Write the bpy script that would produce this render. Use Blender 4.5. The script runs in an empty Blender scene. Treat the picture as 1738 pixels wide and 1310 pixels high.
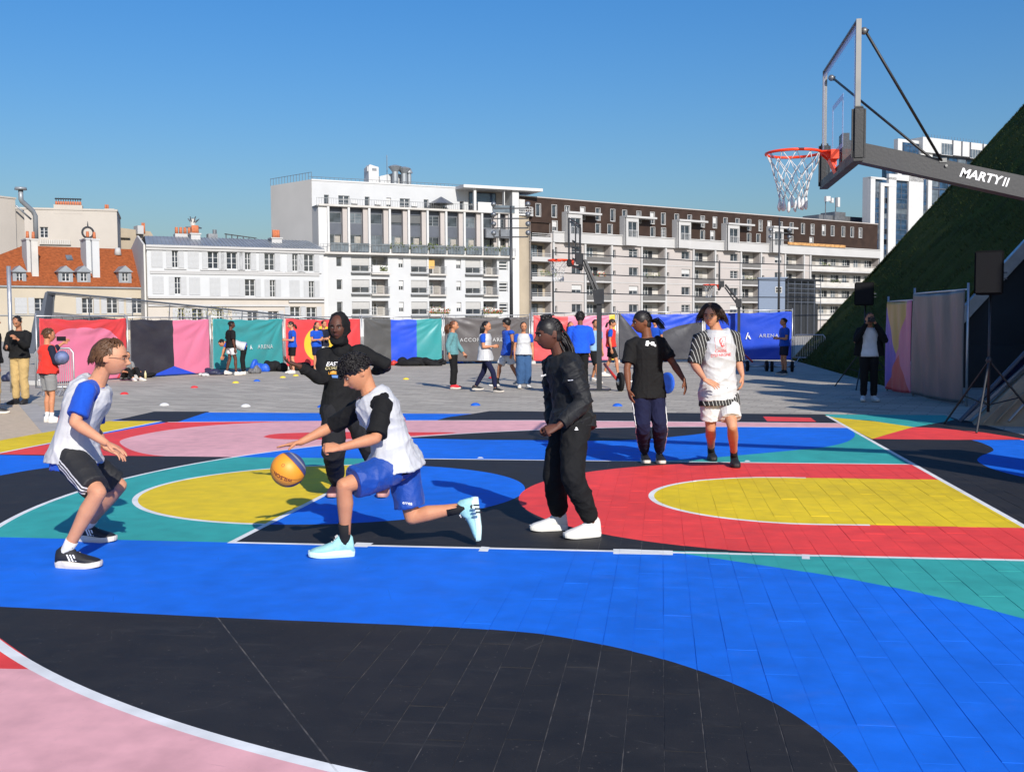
import bpy, bmesh, math, random
import numpy as np
from math import sin, cos, pi, radians, atan2, hypot, sqrt
from mathutils import Vector, Matrix
from mathutils.geometry import delaunay_2d_cdt
from mathutils.bvhtree import BVHTree

random.seed(7)
rng = np.random.default_rng(7)
SC = bpy.context.scene
COL = SC.collection
V = Vector

# ------------------------------------------------------------------ camera
PW, PH = 1738.0, 1310.0
CF, CAMP, YAW, PITCH, ROLL = 1838.0, V((-1.147, -9.858, 1.574)), -0.1371, 0.0574, -0.0060
cF = V((sin(YAW) * cos(PITCH), cos(YAW) * cos(PITCH), -sin(PITCH)))
cR = V((cos(YAW), -sin(YAW), 0)); cU = cR.cross(cF)
cR, cU = cR * cos(ROLL) + cU * sin(ROLL), -cR * sin(ROLL) + cU * cos(ROLL)
cam_d = bpy.data.cameras.new('camera'); cam = bpy.data.objects.new('camera', cam_d); COL.objects.link(cam)
cam_d.sensor_width = 36; cam_d.lens = 36 * CF / PW; cam_d.clip_start = 0.05; cam_d.clip_end = 3000
cam.matrix_world = Matrix(((cR.x, cU.x, -cF.x, CAMP.x), (cR.y, cU.y, -cF.y, CAMP.y), (cR.z, cU.z, -cF.z, CAMP.z), (0, 0, 0, 1)))
SC.camera = cam

# ------------------------------------------------------------------ sky, sun, exposure
SUN_AZ, SUN_EL = radians(151.5), radians(29)          # clockwise from +Y
wd = bpy.data.worlds.new("World"); SC.world = wd; wd.use_nodes = True
wn = wd.node_tree; wn.nodes.clear()
sky = wn.nodes.new('ShaderNodeTexSky'); sky.sky_type = 'NISHITA'; sky.sun_disc = False
sky.sun_elevation = SUN_EL; sky.sun_rotation = SUN_AZ
sky.air_density = 1.6; sky.dust_density = 1.9; sky.ozone_density = 10; sky.altitude = 60
bg = wn.nodes.new('ShaderNodeBackground'); bg.inputs[1].default_value = 0.114
wo = wn.nodes.new('ShaderNodeOutputWorld')
gm = wn.nodes.new('ShaderNodeGamma'); gm.inputs[1].default_value = .92            # clear deep-blue spring sky
hs = wn.nodes.new('ShaderNodeHueSaturation'); hs.inputs['Saturation'].default_value = 1.22; hs.inputs['Hue'].default_value = .511
wn.links.new(sky.outputs[0], gm.inputs[0]); wn.links.new(gm.outputs[0], hs.inputs['Color']); wn.links.new(hs.outputs[0], bg.inputs[0]); wn.links.new(bg.outputs[0], wo.inputs[0])
sd = bpy.data.lights.new('sun', 'SUN'); sd.energy = 4.6; sd.angle = radians(0.5); sd.color = (1.0, 0.945, 0.865)
so = bpy.data.objects.new('sun', sd); COL.objects.link(so)
sv = V((sin(SUN_AZ) * cos(SUN_EL), cos(SUN_AZ) * cos(SUN_EL), sin(SUN_EL)))
so.rotation_euler = sv.to_track_quat('Z', 'Y').to_euler(); so.location = sv * 50
SC.view_settings.view_transform = 'Standard'; SC.view_settings.look = 'None'
SC.view_settings.gamma = 1; SC.view_settings.exposure = 0.38
SC.render.engine = 'CYCLES'
try: SC.view_settings.use_curve_mapping = False
except Exception: pass

# ------------------------------------------------------------------ pixel <-> place
def ray(u, v): return cF + cR * ((u - PW / 2) / CF) - cU * ((v - PH / 2) / CF)
def G(u, v, z=0.0):
    d = ray(u, v); t = (z - CAMP.z) / d.z
    return CAMP + d * t
def D(u, v, dep): return CAMP + ray(u, v) * dep
def depth(p): return (V(p) - CAMP).dot(cF)
def G2(u, v): p = G(u, v); return (p.x, p.y)
def gat(u, dep):                         # ground spot in column u at camera depth dep
    p = D(u, 548, dep); return V((p.x, p.y, 0))

# ------------------------------------------------------------------ materials
def s2l(c): return tuple(((x / 255) / 12.92 if x / 255 <= .04045 else ((x / 255 + .055) / 1.055) ** 2.4) for x in c)
MATS = {}
class NT:
    """small helper to write node expressions"""
    def __init__(s, name):
        s.m = bpy.data.materials.new(name); s.m.use_nodes = True; s.t = s.m.node_tree
        s.b = s.t.nodes['Principled BSDF']; s.out = s.t.nodes['Material Output']
    def n(s, typ, **kw):
        nd = s.t.nodes.new(typ)
        for k, v in kw.items(): setattr(nd, k, v)
        return nd
    def put(s, v, sock):
        if hasattr(v, 'is_linked'): s.t.links.new(v, sock)
        else: sock.default_value = v
    def m2(s, op, a, b=0.0, c=None):
        nd = s.n('ShaderNodeMath', operation=op); s.put(a, nd.inputs[0]); s.put(b, nd.inputs[1])
        if c is not None: s.put(c, nd.inputs[2])
        return nd.outputs[0]
    def mix(s, f, a, b):
        nd = s.n('ShaderNodeMix', data_type='RGBA'); s.put(f, nd.inputs[0])
        s.put(a if hasattr(a, 'is_linked') else (*a[:3], 1), nd.inputs[6]); s.put(b if hasattr(b, 'is_linked') else (*b[:3], 1), nd.inputs[7])
        return nd.outputs[2]
    def obj(s): return s.n('ShaderNodeTexCoord').outputs['Object']
    def uv(s): return s.n('ShaderNodeTexCoord').outputs['UV']
    def pos(s): return s.n('ShaderNodeNewGeometry').outputs['Position']
    def xyz(s, v):
        nd = s.n('ShaderNodeSeparateXYZ'); s.put(v, nd.inputs[0]); return nd.outputs[0], nd.outputs[1], nd.outputs[2]
    def dot(s, v, w):
        nd = s.n('ShaderNodeVectorMath', operation='DOT_PRODUCT'); s.put(v, nd.inputs[0]); nd.inputs[1].default_value = w; return nd.outputs['Value']
    def noise(s, scale, detail=3, vec=None, rough=.55, dist=0.0):
        nd = s.n('ShaderNodeTexNoise'); nd.inputs['Scale'].default_value = scale; nd.inputs['Detail'].default_value = detail
        nd.inputs['Roughness'].default_value = rough; nd.inputs['Distortion'].default_value = dist
        if vec is not None: s.put(vec, nd.inputs['Vector'])
        return nd.outputs[0]
    def scl(s, vec, k):
        nd = s.n('ShaderNodeVectorMath', operation='MULTIPLY'); s.put(vec, nd.inputs[0]); nd.inputs[1].default_value = k; return nd.outputs[0]
    def bump(s, h, strength=.3, dist=.01):
        nd = s.n('ShaderNodeBump'); nd.inputs['Strength'].default_value = strength; nd.inputs['Distance'].default_value = dist
        s.put(h, nd.inputs['Height']); s.t.links.new(nd.outputs[0], s.b.inputs['Normal'])
    def ramp(s, v, lo, hi):
        nd = s.n('ShaderNodeMapRange'); s.put(v, nd.inputs[0]); nd.inputs[1].default_value = lo; nd.inputs[2].default_value = hi
        return nd.outputs[0]
    def col(s, c): s.put(c if hasattr(c, 'is_linked') else (*c[:3], 1), s.b.inputs['Base Color'])
    def rough(s, r): s.put(r, s.b.inputs['Roughness'])

def mat(name, c, rough=.7, var=.12, scale=6.0, bump=0.0, bscale=60.0, metal=0.0, spec=.5, sss=0.0, coord='obj', stretch=None, bdist=.01, sheen=0):
    """plain surface: base colour with uneven tone, fine relief and uneven gloss"""
    if name in MATS: return MATS[name]
    t = NT(name); vec = t.pos() if coord == 'pos' else t.obj()
    if stretch: vec = t.scl(vec, stretch)
    n1 = t.noise(scale, 5, vec); k = t.ramp(n1, .3, .7)
    t.col(t.mix(k, tuple(x * (1 - var) for x in c), tuple(min(1, x * (1 + var)) for x in c)))
    t.rough(t.m2('ADD', t.m2('MULTIPLY', k, .12), rough - .06)); t.b.inputs['Metallic'].default_value = metal
    t.b.inputs['Specular IOR Level'].default_value = spec
    if sss: t.b.inputs['Subsurface Weight'].default_value = sss; t.b.inputs['Subsurface Radius'].default_value = (.012, .005, .003)
    if sheen: t.b.inputs['Sheen Weight'].default_value = sheen
    if bump: t.bump(t.noise(bscale, 4, vec), bump, bdist)
    MATS[name] = t.m; return t.m

# ------------------------------------------------------------------ objects
def link(o, parent=None):
    COL.objects.link(o)
    if parent is not None: o.parent = parent
    return o
def tag(o, label=None, cat=None, group=None, kind=None):
    if label: o['label'] = label
    if cat: o['category'] = cat
    if group: o['group'] = group
    if kind: o['kind'] = kind
    return o
def empty(name, loc=(0, 0, 0), rz=0.0, label=None, cat=None, group=None):
    o = bpy.data.objects.new(name, None); o.location = loc; o.rotation_euler = (0, 0, rz); o.empty_display_size = .2
    link(o); return tag(o, label, cat, group)
def inst(name, mesh, parent=None, loc=(0, 0, 0), rz=0.0, scale=None):
    o = bpy.data.objects.new(name, mesh); o.location = loc; o.rotation_euler = (0, 0, rz)
    if scale: o.scale = scale
    return link(o, parent)
def kids(o): return [c for c in COL.objects if c.parent == o]
def copy_tree(o, parent=None, cache={}):
    c = o.copy(); link(c, parent)
    for ch in o.children: copy_tree(ch, c)
    return c

# rows of pieces too small to pick apart one by one stay joined as one part
JOINED = {'window_surrounds', 'railing', 'roof_railing', 'terrace_railing', 'wire_mesh', 'roof_seams', 'gate_bars', 'pilasters', 'balcony_ledges', 'balustrade', 'roof_vents', 'white_fins', 'white_piers', 'mullions', 'rails', 'balcony_rail', 'shade_streak_blocks', 'louvre', 'laces', 'board_marking', 'antenna_panel', 'mast_group', 'roof_rail', 'cornice', 'chimney_pots', 'hair_strands', 'leaves', 'stems'}
class MB:
    """collects shapes, links them as ONE mesh object"""
    def __init__(s): s.v = []; s.f = []; s.m = []; s.cur = 0; s.M = None
    def add(s, vs, fs, mi=None):
        b = len(s.v)
        if s.M is not None: vs = [s.M @ V(p) for p in vs]
        s.v += [tuple(p) for p in vs]; s.f += [tuple(i + b for i in f) for f in fs]
        s.m += [s.cur if mi is None else mi] * len(fs); return s
    def box(s, x0, x1, y0, y1, z0, z1, mi=None):
        s.add([(x0, y0, z0), (x1, y0, z0), (x1, y1, z0), (x0, y1, z0), (x0, y0, z1), (x1, y0, z1), (x1, y1, z1), (x0, y1, z1)],
              [(0, 3, 2, 1), (4, 5, 6, 7), (0, 1, 5, 4), (1, 2, 6, 5), (2, 3, 7, 6), (3, 0, 4, 7)], mi); return s
    def quad(s, a, b, c, d, mi=None): return s.add([a, b, c, d], [(0, 1, 2, 3)], mi)
    def poly(s, pts, mi=None): return s.add(pts, [tuple(range(len(pts)))], mi)
    def prism(s, pts, h, mi=None):
        """polygon pts (3-D, planar) pushed along vector h"""
        n = len(pts); h = V(h); q = [V(p) for p in pts] + [V(p) + h for p in pts]
        s.add(q, [tuple(range(n))[::-1], tuple(range(n, 2 * n))] + [(i, (i + 1) % n, n + (i + 1) % n, n + i) for i in range(n)], mi); return s
    def loft(s, rings, cap=True, mi=None, closed=False):
        n = len(rings[0]); vs = [p for r in rings for p in r]; fs = []
        R = len(rings)
        for i in range(R if closed else R - 1):
            j = (i + 1) % R
            for k in range(n): fs.append((i * n + k, i * n + (k + 1) % n, j * n + (k + 1) % n, j * n + k))
        if cap and not closed: fs += [tuple(range(n))[::-1], tuple((R - 1) * n + k for k in range(n))]
        return s.add(vs, fs, mi)
    def tube(s, pts, r, n=8, cap=True, mi=None, flat=None, ref=None, closed=False):
        """sweep through pts; r number or list"""
        pts = [V(p) for p in pts]; N = len(pts); rs = r if isinstance(r, (list, tuple)) else [r] * N
        rings = []; up = None
        for i, p in enumerate(pts):
            a = pts[i - 1] if (i or closed) else p; b = pts[(i + 1) % N] if (i < N - 1 or closed) else p
            t = (b - a).normalized() if (b - a).length > 1e-9 else V((0, 0, 1))
            if up is None:
                up = V(ref) if ref else (V((0, 0, 1)) if abs(t.z) < .9 else V((0, 1, 0)))
            x = up - t * up.dot(t)
            x = x.normalized() if x.length > 1e-6 else t.orthogonal().normalized(); y = t.cross(x); up = x
            rr = rs[i]; ra, rb = rr if isinstance(rr, tuple) else (rr, rr)
            rings.append([p + x * (cos(2 * pi * k / n) * ra) + y * (sin(2 * pi * k / n) * rb) for k in range(n)])
        return s.loft(rings, cap, mi, closed)
    def ball(s, c, rx, ry=None, rz=None, n=14, m=9, mi=None, rot=None):
        ry = ry or rx; rz = rz or rx; c = V(c); rings = []
        for j in range(1, m):
            th = pi * j / m
            r = [V((rx * sin(th) * cos(2 * pi * k / n), ry * sin(th) * sin(2 * pi * k / n), -rz * cos(th))) for k in range(n)]
            rings.append([c + (rot @ q if rot else q) for q in r])
        b = V((0, 0, -rz)); t = V((0, 0, rz)); vs = [p for r in rings for p in r] + [c + (rot @ b if rot else b), c + (rot @ t if rot else t)]
        fs = [(i * n + k, i * n + (k + 1) % n, (i + 1) * n + (k + 1) % n, (i + 1) * n + k) for i in range(m - 2) for k in range(n)]
        fs += [((k + 1) % n, k, (m - 1) * n) for k in range(n)] + [((m - 2) * n + k, (m - 2) * n + (k + 1) % n, (m - 1) * n + 1) for k in range(n)]
        return s.add(vs, fs, mi)
    def mesh(s, name, mats, smooth=False):
        me = bpy.data.meshes.new(name); me.from_pydata(s.v, [], s.f)
        for m in (mats if isinstance(mats, (list, tuple)) else [mats]): me.materials.append(m)
        if any(s.m): me.polygons.foreach_set('material_index', s.m)
        if smooth: me.polygons.foreach_set('use_smooth', [True] * len(me.polygons))
        me.update(); return me
    def build(s, name, mats, parent=None, loc=(0, 0, 0), rz=0.0, smooth=False):
        o = inst(name, s.mesh(name, mats, smooth), parent, loc, rz)
        if name in JOINED: o['kind'] = 'stuff'
        return o

def text_mesh(txt, size, depth=.001, align='CENTER', bold=0.0, shear=0.0, space=1.0):
    cu = bpy.data.curves.new('lettering', 'FONT'); cu.body = txt; cu.size = size; cu.align_x = align; cu.align_y = 'CENTER'
    cu.offset = bold * size; cu.shear = shear; cu.space_character = space; cu.extrude = depth; cu.resolution_u = 3
    o = bpy.data.objects.new('lettering', cu); COL.objects.link(o)
    dg = bpy.context.evaluated_depsgraph_get(); me = bpy.data.meshes.new_from_object(o.evaluated_get(dg))
    bpy.data.objects.remove(o); bpy.data.curves.remove(cu); return me
# ------------------------------------------------------------------ paint colours
CB = dict(blue=(.004, .135, .66), black=(.0165, .015, .0150), teal=(.035, .34, .31), yellow=(.70, .50, .010),
          red=(.76, .052, .047), pink=(.72, .37, .38), white=(.72, .72, .70))
CN = list(CB)
def court_mat(name, c, joint=False):
    t = NT('court_paint_' + name + ('_joint' if joint else '')); p = t.pos()
    big = t.noise(.5, 4, p); mid = t.noise(5, 6, p); fine = t.noise(140, 3, p)
    streak = t.noise(3.5, 5, t.scl(p, (.35, 5, 1)))
    k = t.m2('ADD', t.m2('MULTIPLY', big, .5), t.m2('MULTIPLY', mid, .5))
    lo, hi = (.84, 1.12) if name != 'black' else (.75, 1.3)
    c1 = t.mix(t.ramp(k, .38, .62), tuple(x * lo for x in c), tuple(min(.9, x * hi) for x in c))
    dust = (.17, .15, .125)
    sc = t.ramp(streak, .62, .78)                       # rolled-on paint streaks and dusty scuffs
    c2 = t.mix(t.m2('MULTIPLY', sc, .10 if name == 'black' else .05), c1, dust if name == 'black' else tuple(min(1, x * 1.3 + .02) for x in c))
    sp = t.m2('MULTIPLY', t.ramp(t.noise(55, 2, p), .71, .76), .45 if name == 'black' else .15)
    c3 = t.mix(sp, c2, dust)
    # shoe scuffs
    wv = t.n('ShaderNodeTexVoronoi', feature='DISTANCE_TO_EDGE'); wv.inputs['Scale'].default_value = 1.1
    t.put(t.scl(t.n('ShaderNodeVectorMath', operation='ADD').outputs[0], (1, 1, 1)) if False else p, wv.inputs['Vector'])
    ed = t.m2('MULTIPLY', t.m2('LESS_THAN', wv.outputs['Distance'], .0025), t.ramp(mid, .55, .62))
    c4 = t.mix(t.m2('MULTIPLY', ed, .22), c3, tuple(x * .35 for x in c) if name != 'black' else (.11, .10, .09))
    if joint:
        j = t.ramp(t.noise(9, 4, p), .42, .6)
        c4 = t.mix(j, tuple(x * .80 for x in c) if name != 'black' else (.035, .034, .034), tuple(x * .95 for x in c) if name != 'black' else (.105, .094, .084))
    foot = t.m2('MULTIPLY', t.ramp(t.noise(2.3, 6, t.scl(p, (1, 2.2, 1)), rough=.7), .56, .70), .04 if name != 'black' else .09)     # trodden dust
    c4 = t.mix(foot, c4, (.30, .28, .25) if name != 'black' else (.12, .11, .10))
    t.col(c4)
    t.rough(t.m2('ADD', .60, t.m2('MULTIPLY', mid, .2))); t.b.inputs['Specular IOR Level'].default_value = .3
    t.bump(t.m2('ADD', t.m2('MULTIPLY', fine, .6), t.m2('MULTIPLY', mid, .8)), .35, .003)
    return t.m
PAINT = [court_mat(n, CB[n]) for n in CN]; JOINT = [court_mat(n, CB[n], True) for n in CN]

# ------------------------------------------------------------------ painted shapes, in court metres (hoop at 0,0)
def Wp(*px): return [G2(u, v) for u, v in px]
def arc(cx, cy, r, a0, a1, n=64): return [(cx + r * cos(radians(a0 + (a1 - a0) * i / n)), cy + r * sin(radians(a0 + (a1 - a0) * i / n))) for i in range(n + 1)]
def rect(x0, x1, y0, y1): return [(x0, y0), (x1, y0), (x1, y1), (x0, y1)]
def band(pts, w):
    L = []; R = []
    for i, p in enumerate(pts):
        a = V(pts[max(0, i - 1)]); b = V(pts[min(len(pts) - 1, i + 1)]); t = (b - a).normalized(); n = V((-t.y, t.x)) * (w / 2)
        L.append((p[0] + n.x, p[1] + n.y)); R.append((p[0] - n.x, p[1] - n.y))
    return L + R[::-1]
def crom(pts, k=6):
    out = []; P = [V(p) for p in pts]
    for i in range(len(P) - 1):
        p0 = P[max(i - 1, 0)]; p1 = P[i]; p2 = P[i + 1]; p3 = P[min(i + 2, len(P) - 1)]
        for j in range(k):
            t = j / k
            out.append(tuple(.5 * ((2 * p1) + (p2 - p0) * t + (2 * p0 - 5 * p1 + 4 * p2 - p3) * t * t + (3 * p1 - p0 - 3 * p2 + p3) * t ** 3)))
    return out + [tuple(P[-1])]
X0, X1, Y0, Y1 = -10.2, 3.55, -8.4, 8.72
RA, KY, FT, BL = 6.64, 2.45, -4.225, 1.6
a_k = 180 - math.degrees(math.asin((2.42 - .02) / RA))
SHP = []
def shp(c, pts): SHP.append((CN.index(c), [(float(a), float(b)) for a, b in pts]))
shp('blue', rect(X0, X1, Y0, Y1))
shp('black', [*Wp((195, 714), (262, 699), (355, 699), (304, 716)), (-9.0, 6.7)])
shp('yellow', rect(X0, -9.3, 2.42, 6.95))
shp('black', crom(Wp((738, 715), (760, 708.8), (780, 706), (800, 703.2), (832, 698)), 4) + [(BL, 9), (BL, 7.2)])
shp('red', Wp((1295, 707.6), (1376, 709.7), (1385.6, 716.5), (1302, 715.4)))
# inside the arc, above the key
shp('blue', arc(0, .02, RA, 90, 180) + [(0, 0)])
shp('blue', rect(-1, BL, 0, 6.64))
shp('black', crom(Wp((700, 744.5), (810, 747), (918, 748), (1000, 749), (1063, 748), (1112, 745), (1146, 741.7), (1195, 736), (1215, 728.4)), 4) + Wp((1217, 722), (1000, 718), (690, 738)))
shp('teal', [(-1.8, 2.42)] + crom(Wp((1060, 784), (1173, 781), (1228, 776), (1311, 768.5), (1368, 763), (1394, 760.5), (1418, 756), (1436, 751), (1447, 745), (1451, 738), (1444, 728)), 4) + [(BL, 6.7), (BL, 2.42)])
shp('teal', [p for p in arc(0, .02, RA, a_k, 202, 30)] + [(-6.15, -2.45), (FT, -2.45), (FT, 2.42)])
# outside the arc
OUA = arc(0, .02, RA, a_k, 90, 40)
SIDE = Wp((1423, 719), (1200, 716.8), (900, 714), (700, 714.3), (500, 715.5), (285, 717))
shp('red', OUA + [(BL, 6.66)] + SIDE + [(-9.3, 2.42)])
shp('pink', OUA + [(BL, 6.66)] + SIDE[:4] + crom(Wp((466, 716.8), (371, 721.6), (292, 729.6), (245, 737.5), (210, 746), (204, 753), (224, 765), (259, 773), (318, 777.6)), 5))
shp('red', crom(Wp((447, 742), (458, 738.5), (486, 736), (560, 734.2), (640, 733.8), (700, 734.3), (776, 735), (700, 740.5), (640, 744), (560, 746.5), (486, 746.3), (458, 744.5), (447, 742)), 4))
shp('black', [(X0, 2.42)] + [p for p in arc(0, .02, RA, a_k, 202, 30)] + [(X0, -2.5)])
shp('blue', [(X0, 2.42)] + crom(Wp((178, 776.5), (150, 782), (98, 792), (50, 799), (0, 808)), 4) + [(X0, 1.2)])
# the key
shp('black', rect(FT, BL, -KY, KY))
shp('blue', [p for p in arc(FT, .07, 1.81, -90, 90)])
shp('red', arc(0, 0, 2.43, 90, 270) + [(BL, -2.43), (BL, 2.43)])
shp('yellow', arc(.05, .0, 1.28, 90, 270) + [(BL, -1.28), (BL, 1.27)])
shp('yellow', arc(FT, .07, 1.78, 90, 270))
# near side
shp('teal', crom(Wp((1120, 936), (1142, 939), (1272, 958), (1425, 981.5), (1594, 1015.5), (1738, 1052)), 4) + [(2.4, -3.5), (BL + 2, -2.45), (BL, -2.45)])
bk = crom(Wp((0, 1031.5), (150, 1038.8), (435, 1052.5), (700, 1063.5), (869, 1073.5), (969, 1086), (1104, 1115), (1219, 1152.5), (1304, 1190), (1369, 1230), (1419, 1270), (1454, 1308)), 6)
shp('black', [(-6.6, -4.05)] + bk + [(-.43, -6.6), (-.6, -7.3), (-1.2, Y0), (-9, Y0), (-9, -5)])
shp('pink', arc(0, -.02, RA, 216, 272, 60) + [(1, Y0), (X0, Y0), (X0, -5)])
shp('red', Wp((0, 1137), (75, 1138.5), (0, 1085)) + [(-6.5, -4.4), (-6.5, -5.24)])
shp('blue', [(-.3, Y0), (-.3, -6.62), (BL, -6.62), (BL, Y0)])
# beyond the baseline
shp('black', rect(BL, X1, Y0, Y1))
shp('teal', [(BL, 9), (BL, 8.2)] + Wp((1475, 714), (1550, 726), (1581, 722), (1620, 713)) + [(X1, 9)])
shp('black', Wp((1550, 726), (1575, 721.5), (1605, 716), (1640, 714), (1760, 745), (1700, 745)))
shp('yellow', Wp((1400, 706), (1418, 709.5), (1486, 716), (1550.5, 725.5), (1516, 735), (1480, 745.8)))
shp('red', Wp((1480, 745.8), (1516, 735), (1550.5, 725.7), (1587, 726.8), (1671, 735), (1742, 746.5), (1620, 747.2)))
shp('blue', Wp((1760, 747.5), (1649, 747.6)) + crom(Wp((1649, 747.6), (1665, 752), (1682, 759.5), (1686, 765.5), (1676, 770.5), (1665.6, 774.5), (1658.6, 781), (1665.6, 788), (1688, 798), (1738, 811)), 4) + [(3.55, 1.9), (3.55, 5.1)])
# lines
WH = []
def line(pts, w=.05): shp('white', band(pts, w))
line([(FT - .025, -KY), (BL, -KY)]); line([(FT - .025, KY), (BL, KY)]); line([(FT, -KY), (FT, KY)])
line([(BL, Y0), (BL, Y1)]); line(arc(0, .02, RA, 90, 202, 90)); line(arc(0, .0, RA, 212, 272, 60), .06); line([(0, 6.66), (BL, 6.66)])
line(arc(FT, .07, 1.805, 90, 270, 60)); line([(.30, 1.285)] + arc(.05, 0, 1.285, 90, 270, 50) + [(.45, -1.285)])
line([(-9.3, 2.42), (-9.3, 6.95)]); line(SIDE)
for q in [((605, 922), (634, 923), (623, 930), (598, 929.4)), ((817, 929), (831, 930), (828, 937.6), (812, 937)), ((1361, 942), (1374, 942.6), (1374.5, 950.6), (1361, 950)),
          ((1041, 933), (1142, 936), (1142, 943.5), (1041, 941.5)), ((810, 778.5), (813, 776.4), (818, 776.5), (821, 778.8)), ((1263, 784.5), (1266, 782.2), (1271, 782.4), (1274, 784.6))]:
    shp('white', Wp(*q))

# ------------------------------------------------------------------ slabs on the right of the seam
SX, SY, JW = .1485, .62, .0038
seam = lambda y: -3.44 - .66 * (y + 4.49)                  # x of the seam
slabs = []
nx0 = int((X1 + 3.2) / SX)
for i in range(nx0 + 16):
    xa = BL + .98 - i * SX * 1.0
    xb = xa + SX
    for j in range(16):
        ya = -6.9 + j * SY + (i % 2) * SY * .5 + (i % 3) * .04; yb = ya + SY
        if yb > 2.6: continue
        if xa < seam(ya) + .03 or (yb > -4.3 and xa < -2.0 - max(0, -3.2 - yb) * .6): continue
        slabs.append((xa + JW / 2, xb - JW / 2, ya + JW / 2, yb - JW / 2))
vs2 = []; es2 = []
def addloop(pts, close=True):
    b = len(vs2); vs2.extend(V(p) for p in pts); n = len(pts)
    es2.extend((b + i, b + (i + 1) % n) for i in range(n if close else n - 1))
for ci, pts in SHP: addloop(pts)
jit = [random.uniform(-.0012, .0012) for _ in slabs]
for (xa, xb, ya, yb), q in zip(slabs, jit): addloop([(xa + q, ya), (xb + q, ya), (xb + q, yb), (xa + q, yb)])
addloop([(seam(-7.3) - .004, -7.3), (seam(2.6) - .004, 2.6), (seam(2.6) + .006, 2.6), (seam(-7.3) + .006, -7.3)])
rv, re_, rf, *_ = delaunay_2d_cdt(vs2, es2, [], 0, 1e-6, False)
RV = np.array([(p.x, p.y) for p in rv]); RF = np.array([tuple(f) for f in rf]); CEN = RV[RF].mean(1)
def inpoly(P, poly):
    poly = np.array(poly); x, y = P[:, 0], P[:, 1]; ins = np.zeros(len(P), bool); n = len(poly); j = n - 1
    m = (x >= poly[:, 0].min()) & (x <= poly[:, 0].max()) & (y >= poly[:, 1].min()) & (y <= poly[:, 1].max())
    idx = np.nonzero(m)[0]; xx = x[idx]; yy = y[idx]; r = np.zeros(len(idx), bool)
    for i in range(n):
        xi, yi = poly[i]; xj, yj = poly[j]
        if yi != yj: r ^= ((yi > yy) != (yj > yy)) & (xx < (xj - xi) * (yy - yi) / (yj - yi) + xi)
        j = i
    ins[idx] = r; return ins
colr = np.full(len(RF), -1)
for ci, pts in SHP: colr[inpoly(CEN, pts)] = ci
sid = np.full(len(RF), -1)
for k, ((xa, xb, ya, yb), q) in enumerate(zip(slabs, jit)):
    m = (CEN[:, 0] > xa + q) & (CEN[:, 0] < xb + q) & (CEN[:, 1] > ya) & (CEN[:, 1] < yb); sid[m] = k
sa = [s for s in slabs]
inreg = np.zeros(len(RF), bool)
for (xa, xb, ya, yb) in slabs:
    inreg |= (CEN[:, 0] > xa - JW) & (CEN[:, 0] < xb + JW) & (CEN[:, 1] > ya - JW) & (CEN[:, 1] < yb + JW)
sm = (np.abs(CEN[:, 0] - (-3.44 - .66 * (CEN[:, 1] + 4.49)) - .001) < .0062) & (CEN[:, 1] > -7.3) & (CEN[:, 1] < -3.9)
def paint_mesh(name, tri, z, skirt, mats, parent, kind=None):
    used, inv = np.unique(RF[tri].ravel(), return_inverse=True); F = inv.reshape(-1, 3)
    vs = [(RV[i][0], RV[i][1], z) for i in used]; fs = [tuple(f) for f in F]; mi = [int(c) for c in colr[tri]]
    if skirt:
        from collections import Counter
        ec = {}
        for fi, f in enumerate(fs):
            for a, b in ((0, 1), (1, 2), (2, 0)):
                e = (f[a], f[b]); k2 = (min(e), max(e)); ec.setdefault(k2, []).append((e, fi))
        n = len(vs); vs += [(p[0], p[1], z - skirt) for p in vs[:n]]
        for k2, l in ec.items():
            if len(l) == 1: (a, b), fi = l[0]; fs.append((b, a, a + n, b + n)); mi.append(mi[fi])
    me = bpy.data.meshes.new(name); me.from_pydata(vs, [], fs)
    for m in mats: me.materials.append(m)
    me.polygons.foreach_set('material_index', mi); me.update()
    # faces up
    o = bpy.data.objects.new(name, me); link(o, parent)
    if kind: o['kind'] = kind
    return o
ZT = .008
court = paint_mesh('court', np.nonzero((colr >= 0) & (~inreg) & (~sm))[0], ZT, .006, PAINT, None, 'structure')
joints = paint_mesh('court_joint', np.nonzero((colr >= 0) & ((inreg & (sid < 0)) | sm))[0], ZT - .0013, 0, JOINT, court, 'stuff')
def slab_rank(k):
    xa, xb, ya, yb = slabs[k]; c = V(((xa + xb) / 2, (ya + yb) / 2, 0)); d = depth(c)
    u = PW / 2 + CF * (c - CAMP).dot(cR) / max(d, .1); v = PH / 2 - CF * (c - CAMP).dot(cU) / max(d, .1)
    vis = -60 < u < PW + 60 and v < PH + 60
    return (0 if vis else 1, d)
order = sorted(range(len(slabs)), key=slab_rank)
rest = []
tri_of = {}
for i, s_ in enumerate(sid):
    if s_ >= 0 and colr[i] >= 0: tri_of.setdefault(int(s_), []).append(i)
nvis = 0
for k in order:
    if k not in tri_of: continue
    if nvis < 298 and slab_rank(k)[0] == 0:
        paint_mesh('paving_slab', np.array(tri_of[k]), ZT + random.uniform(-.0008, .0012), .006, PAINT, court); nvis += 1
    else: rest += tri_of[k]
if rest: paint_mesh('paving_slabs', np.array(rest), ZT, .006, PAINT, court, 'stuff')

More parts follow.
